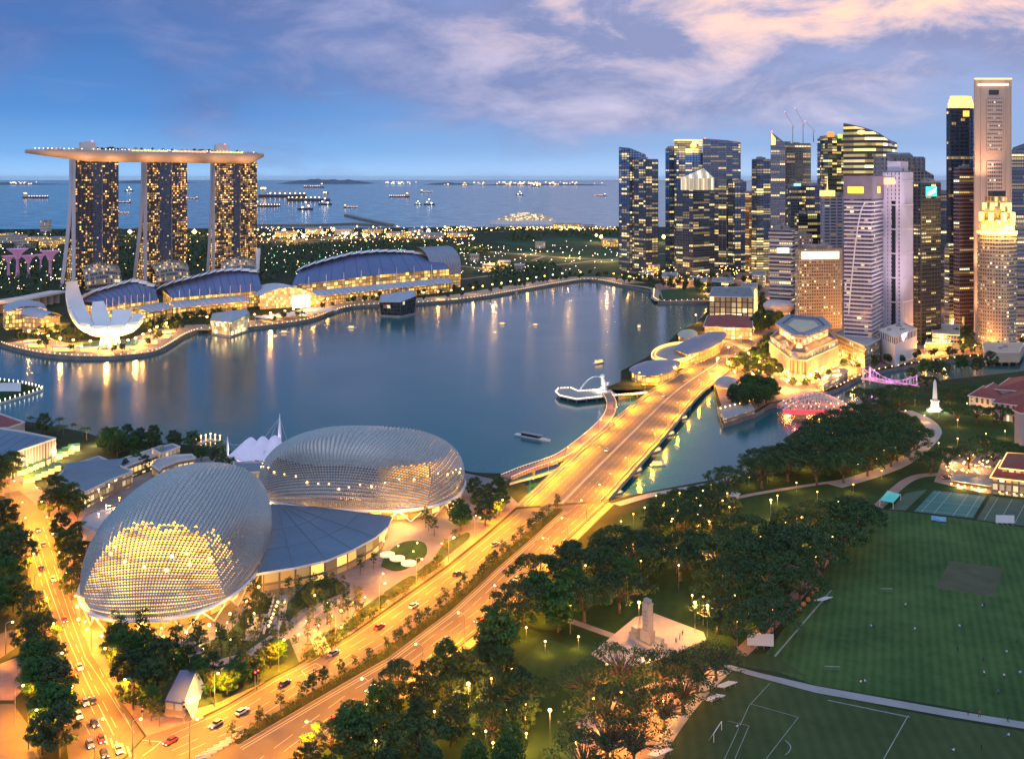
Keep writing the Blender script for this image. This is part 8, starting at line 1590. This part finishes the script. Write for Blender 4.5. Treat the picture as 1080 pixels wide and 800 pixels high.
for i, (x, y, u) in enumerate(((255, 752, 1), (300, 722, 1), (352, 690, 0), (400, 662, 1), (436, 640, 1), (482, 606, 0), (522, 575, 1), (352, 762, 0), (392, 728, 1), (432, 706, 0), (470, 676, 1), (505, 655, 0), (545, 612, 1), (585, 578, 0), (228, 765, 1), (180, 783, 0))):
    p = (CW, CD, CS, CR)[i % 4].put((*G(x, y).xy, LZ + .06), bo((300, 722), (400, 662)) + (0 if i < 7 else 3.14), label=('white', 'black', 'silver', 'red')[i % 4] + ' car on the ' + ('garden side' if i < 7 or i > 13 else 'park side') + ' carriageway of the boulevard, ' + ['lowest', 'below the plaza beds', 'beside the yellow tree', 'before the oval bed', 'beside the long beds', 'before the far dome steps', 'near the bridge', 'lowest of the park side', 'second of the park side', 'third of the park side', 'level with the grove end', 'beside the vivid green tree', 'before the grove', 'nearest the bridge', 'near the pavilion', 'at the junction'][i])
for i, (x, y) in enumerate(((46, 575), (56, 612), (44, 600), (68, 655), (62, 690), (84, 705), (98, 740), (40, 560))): (CS, CW, CD, CR)[i % 4].put((*G(x, y).xy, LZ + .06), av + (3.14 if i % 2 else 0), label=('silver', 'white', 'black', 'red')[i % 4] + ' car on the avenue ' + ['near its far bend', 'beside the annex trees', 'on the outer lane by the annex', 'beside the near dome base', 'beside the tree strip', 'approaching the queue', 'joining the queue', 'farthest up the road'][i])
# ================================================================ VESSELS
def ship_proto(name, cat, deckmat, cranes):
    t = thing(name, '', cat); hb = MB(); Ln = 200; st_ = [(-100, 13, 0), (-96, 15, 0), (60, 15, 0), (85, 10, 1), (100, .6, 4)]
    lo = [(x, w * .9) for x, w, z in st_]; 
    for (x0, w0, z0), (x1, w1, z1) in zip(st_, st_[1:]):
        for s_ in (-1, 1): hb.face([(x0, s_ * w0 * .85, -1), (x1 - (3 if x1 == 100 else 0), s_ * w1 * .8, -1), (x1, s_ * w1, 11 + z1), (x0, s_ * w0, 11 + z0)][::(1 if s_ < 0 else -1)])
        hb.face([(x0, -w0, 11 + z0), (x1, -w1, 11 + z1), (x1, w1, 11 + z1), (x0, w0, 11 + z0)], 1)
    hb.face([(-100, 11, -1), (-100, -11, -1), (-100, -13, 11), (-100, 13, 11)]); hb.build('hull', [mat('ship_hull', (.10, .05, .05), .6), deckmat], t)
    MB().box((-82, 0, 11), (18, 24, 22)).box((-80, 0, 33), (10, 28, 5)).build('superstructure', [M['offwhite']], t); MB().box((-91, 0, 33), (6, 8, 10)).build('funnel', [M['navy']], t)
    if cranes:
        mb = MB()
        for x in (-50, -15, 20, 55): mb.bar((x, 0, 11), (x, 0, 30), 3); mb.bar((x, 0, 29), (x + 20, 0, 24), 2)
        mb.build('deck_crane', [M['steel']], t)
    mb = MB(); [mb.ball((x, -8, 38 if x < -70 else 17), 4.2 if x < -70 else 2.6, 6) for x in (-88, -80, -72, -50, -30, -10, 12, 34, 56, 76, 94)]; mb.build('deck_light', [M['lampglobe']], t); return Stamp(t)
SC, SK = ship_proto('cargo_ship', 'ship', M['litroad'], True), ship_proto('tanker', 'ship', M['quay'], False)
sd = lambda p: p
def tug_proto():
    t = thing('tugboat', '', 'boat'); hb = MB(); st_ = [(-30, 9), (-10, 11), (15, 9), (32, .6)]
    for (x0, w0), (x1, w1) in zip(st_, st_[1:]):
        for s_ in (-1, 1): hb.face([(x0, s_ * w0 * .8, -1), (x1, s_ * w1 * .7, -1), (x1, s_ * w1, 7), (x0, s_ * w0, 6)][::(1 if s_ < 0 else -1)])
        hb.face([(x0, -w0, 6), (x1, -w1, 7), (x1, w1, 7), (x0, w0, 6)])
    hb.face([(-30, 7, -1), (-30, -7, -1), (-30, -9, 6), (-30, 9, 6)]); hb.build('hull', [M['navy']], t); MB().box((4, 0, 6), (22, 12, 8)).box((6, 0, 14), (10, 10, 7)).build('wheelhouse', [M['white']], t); MB().tube([(2, 0, 21), (2, 0, 32)], .8, 5).build('mast', [M['steel']], t); mb = MB(); mb.ball((2, 0, 30), 3.6, 6); mb.ball((14, 0, 15), 3.2, 6); mb.ball((-12, 0, 10), 3.2, 6); mb.build('deck_light', [M['lampwhite']], t); return Stamp(t)
TG = tug_proto()
SHIPS = [(SK, 38, 209, 28, 'dark tanker left of the left hotel tower'), (SC, 298, 208, 50, 'long freighter strung with red amber lights right of the hotel'), (SK, 282, 218, 28, 'dark ship just beside the right hotel tower'), (SK, 325, 212, 46, 'long dark tanker with a bright white bridge house'), (TG, 343, 216, 14, 'small lit tug off the stern of the long dark tanker'), (TG, 322, 221, 16, 'white lit tug nearest the shore'), (SK, 370, 219, 15, 'small unlit barge in mid water'), (SC, 331, 198, 22, 'faint pinkish ship high on the horizon right of the hotel'), (SC, 450, 203, 13, 'small pink lit ship far out'), (TG, 453, 216, 12, 'brightly lit vessel of the pair in mid bay, right one'), (TG, 441, 216, 8, 'brightly lit vessel of the pair in mid bay, left one'), (SK, 421, 208, 22, 'faint low barge left of the pink lit ship'), (SC, 633, 207, 13, 'red lit ship near the slant topped tower'), (TG, 136, 202, 9, 'small ship seen between the left and middle towers, highest'), (SC, 131, 214, 15, 'lit ship between the left and middle towers, middle one'), (SC, 130, 225, 13, 'brighter ship between the left and middle towers, lowest'), (SC, 203, 210, 12, 'lit ship between the middle and right towers'), (SC, 279, 206, 9, 'small lit ship touching the right tower edge'), (TG, 565, 197, 9, 'tiny vessel far out left of centre of the horizon lights'), (TG, 548, 206, 8, 'tiny vessel far out in the open water')]
for pr, x, y, ln, lab in SHIPS:
    Y = F * H / (y - HY); w = ln * Y / F; base_ = 62 if pr is TG else 200; s_ = w / base_; pr.put((XA(x, Y), Y, 0), 3.14 + TR.uniform(-.12, .12) if x % 2 else TR.uniform(-.12, .12), s_, lab)
bkw = thing('breakwater', 'long dark rock breakwater reaching from the far shore into the sea', 'breakwater', (*G(395, 233).xy, 0)); ribbon([G(366, 227.5, 0).xy, G(380, 231, 0).xy, G(412, 238, 0).xy], 26, -2, 6).build('rock_bank', [M['quay']], bkw); ribbon([G(366, 227.5, 0).xy, G(380, 231, 0).xy, G(412, 238, 0).xy], 8, 6, 7.2).build('crest', [M['concrete']], bkw)
bkw = thing('breakwater', 'dark line of sea wall along the far shore right of the hotel', 'breakwater', (*G(300, 238).xy, 0)); ribbon([G(272, 238, 0).xy, G(330, 238, 0).xy, G(372, 236.5, 0).xy, G(396, 238, 0).xy], 26, -2, 5).build('rock_bank', [M['quay']], bkw)
# cruise terminal and ship on the far shore
Y = 3550; ctm = thing('cruise_ship', 'big lit cruise ship moored at the far shore terminal', 'ship', (XA(550, Y), Y, 0)); x0, x1 = XA(517, Y), XA(586, Y)
MB().prism([Vector((x0, Y)), Vector((x0 + 22, Y - 15)), Vector((x1, Y - 15)), Vector((x1, Y + 15)), Vector((x0 + 22, Y + 15))], -1, 14, 0, 0).build('hull', [M['white']], ctm)
f_sh = facade('ship_decks', (.6, .55, .5), (.5, .4, .25), 6, 4, .2, .35, lit=.7, lc=(1, .6, .25), es=1.2, row=.4, seed=61, metal=0)
for a, b_, z0, z1 in ((.12, .95, 14, 22), (.2, .9, 22, 29), (.3, .8, 29, 35), (.42, .6, 35, 40)): MB().prism([Vector((x0 + (x1 - x0) * a, Y - 12)), Vector((x0 + (x1 - x0) * b_, Y - 12)), Vector((x0 + (x1 - x0) * b_, Y + 12)), Vector((x0 + (x1 - x0) * a, Y + 12))], z0, z1, 0, 1).build('deck_tier', [f_sh, M['offwhite']], ctm)
rng = random.Random(15)
# low sheds and blocks on the flat land
labs = ['long pale warehouse', 'low lit depot', 'square lit office block', 'flat roofed storage shed', 'small lit terminal building', 'pale workshop hall']
spots = [(10, 256, 22), (34, 254, 16), (60, 257, 20), (22, 262, 14), (48, 262, 14), (5, 250, 10), (45, 248, 5), (300, 250, 20), (330, 247, 16), (362, 248, 18), (392, 246, 20), (420, 250, 26), (455, 252, 24), (482, 250, 20), (310, 258, 16), (438, 246, 14), (590, 241.5, 12), (606, 242, 14), (622, 242.5, 12), (640, 244, 16), (644, 260, 16), (570, 262, 10), (515, 287, 12), (532, 284, 12), (548, 288, 10), (676, 284, 10), (690, 288, 12), (500, 276, 9)]
for i, (x, y, w) in enumerate(spots):
    Y = G(x, y).y; ww = w * Y / F; hgt = rng.uniform(8, 16) * (2.6 if x == 45 else 1); xx = XA(x, Y); P = [Vector((xx - ww / 2, Y)), Vector((xx + ww / 2, Y)), Vector((xx + ww / 2, Y + 40)), Vector((xx - ww / 2, Y + 40))]
    t = thing('warehouse', f'{labs[i % 6]} on the far flat land ' + ('behind the garden towers' if x < 80 else 'right of the hotel' if x < 400 else 'above the longest blue roof' if x < 490 else 'near the cruise ship' if y < 250 else 'in the meadow before the downtown towers'), 'building', (xx, Y, LZ), 'buildings on the far flat land')
    MB().prism(P, LZ, LZ + hgt, 0, 1).build('wall', [M['goldfac'] if i % 3 else f_mus, M['offwhite']], t); MB().prism([Vector((xx - ww / 2 - 1, Y - 1)), Vector((xx + ww / 2 + 1, Y - 1)), Vector((xx + ww / 2 + 1, Y + 41)), Vector((xx - ww / 2 - 1, Y + 41))], LZ + hgt + .01, LZ + hgt + 1.2).build('roof', [M['concrete']], t)
# boats in the bay and on the river
def boat_proto(name, L_, w, roofm, lit=True):
    t = thing(name, '', 'boat'); hb = MB(); st_ = [(-L_ / 2, w * .4), (-L_ / 4, w / 2), (L_ / 4, w / 2), (L_ / 2, .1)]
    for (x0, w0), (x1, w1) in zip(st_, st_[1:]):
        for s_ in (-1, 1): hb.face([(x0, s_ * w0 * .8, -.2), (x1, s_ * w1 * .7, -.2), (x1, s_ * w1, 1 + (.5 if w1 < .2 else 0)), (x0, s_ * w0, 1)][::(1 if s_ < 0 else -1)])
        hb.face([(x0, -w0, .9), (x1, -w1, .9), (x1, w1, .9), (x0, w0, .9)])
    hb.face([(-L_ / 2, w * .32, -.2), (-L_ / 2, -w * .32, -.2), (-L_ / 2, -w * .4, 1), (-L_ / 2, w * .4, 1)]); hb.build('hull', [M['white']], t)
    MB().box((-L_ * .05, 0, 2.5), (L_ * .6, w * .9, .2)).build('roof', [roofm], t); MB().box((-L_ * .05, 0, .95), (L_ * .5, w * .7, 1.3)).build('cabin', [M['glowwarm'] if lit else M['darkglass']], t); mb = MB(); [mb.tube([(x, y, 1), (x, y, 2.5)], .07, 4) for x in (-L_ * .3, L_ * .2) for y in (-w * .4, w * .4)]; mb.build('post', [M['steel']], t); return Stamp(t)
BA, BT = boat_proto('river_boat', 11, 3.4, M['offwhite']), boat_proto('tour_boat', 26, 4.0, M['concrete'], False)
BT.put((*G(562, 462, 0).xy, 0), R(-38), 1, 'long white tour boat beside the curved footbridge')
for s_, x, y, a, lab in ((.7, 722, 441, 1, 'small white boat moored highest beside the road bridge'), (.8, 707, 458, .8, 'white boat moored second along the river side of the bridge'), (.9, 692, 476, .8, 'white boat moored at mid bridge on the river side'), (.8, 672, 497, .8, 'white boat moored lower on the river side of the bridge'), (.8, 694, 491, .2, 'boat lying off the moored line in the river'), (.6, 652, 520, .6, 'boat nearest the park bank below the bridge'), (.9, 300, 351, .2, 'small boat in the bay before the bright atrium'), (.9, 371, 346, 0, 'small boat left of the dark glass pavilion'), (.8, 530, 342, .3, 'small boat alone in the middle of the bay'), (.7, 565, 343, 0, 'tiny boat right of the middle of the bay'), (1.6, 480, 318, .15, 'dark moored boat at the far promenade'), (1.4, 524, 311, .2, 'red lit boat at the far promenade, left of two'), (1.4, 540, 309, .2, 'red lit boat at the far promenade, right of two'), (1.8, 466, 319, .1, 'moored boat beside the dark glass pavilion'), (1.0, 674, 345, 1.4, 'boat with a pale wake before the pier hall'), (1.2, 632, 383, .8, 'white boat just above the jetty'), (.8, 190, 352, .3, 'little boat by the museum promenade')): BA.put((*G(x, y, 0).xy, 0), a, s_, lab, 'small boats')
# traffic lights and low concrete barriers at the median end
tlp = thing('traffic_light', '', 'traffic light'); MB().tube([(0, 0, 0), (0, 0, 5)], .1, 6).build('pole', [M['steel']], tlp); MB().box((0, 0, 3.6), (.5, .4, 1.3)).build('signal_box', [M['black']], tlp); MB().ball((0, -.25, 4.4), .2, 6).build('lens', [M['redlight']], tlp); ST = Stamp(tlp)
for x, y, l in ((194, 763, 'signal post beside the blue roofed pavilion kerb'), (269, 728, 'signal post on the garden side kerb of the boulevard'), (272, 726, 'second signal post beside the curved kerb lamp'), (150, 768, 'signal post at the rounded road corner')): ST.put(G(x, y), .4, 1.3, l)
bar_ = thing('road_barrier', '', 'barrier'); MB().prism([Vector(q) for q in ((-2, -.3), (2, -.3), (2, .3), (-2, .3))], 0, .45).box((0, 0, .45), (4, .25, .5)).build('block', [M['offwhite']], bar_); ST = Stamp(bar_)
for k in range(7): p = G(214 + k * 6.4, 799 - k * 3.9); ST.put((p.x, p.y, LZ + .06), .48, 1, 'pale barrier block in the row at the lower end of the median', 'barrier blocks at the median end')

hz = bpy.data.materials.new('haze'); hz.use_nodes = True; hz.node_tree.nodes.clear(); pv = hz.node_tree.nodes.new('ShaderNodeVolumePrincipled'); ho = hz.node_tree.nodes.new('ShaderNodeOutputMaterial'); hz.node_tree.links.new(pv.outputs[0], ho.inputs['Volume'])
pv.inputs['Color'].default_value = (.80, .88, 1, 1); pv.inputs['Density'].default_value = HAZE; pv.inputs['Anisotropy'].default_value = .2
tag(MB().box((0, 0, -3), (220000, 220000, 290)).build('haze', [hz]), 'thin bluish sea haze hanging over the whole bay', 'haze', kind='stuff')
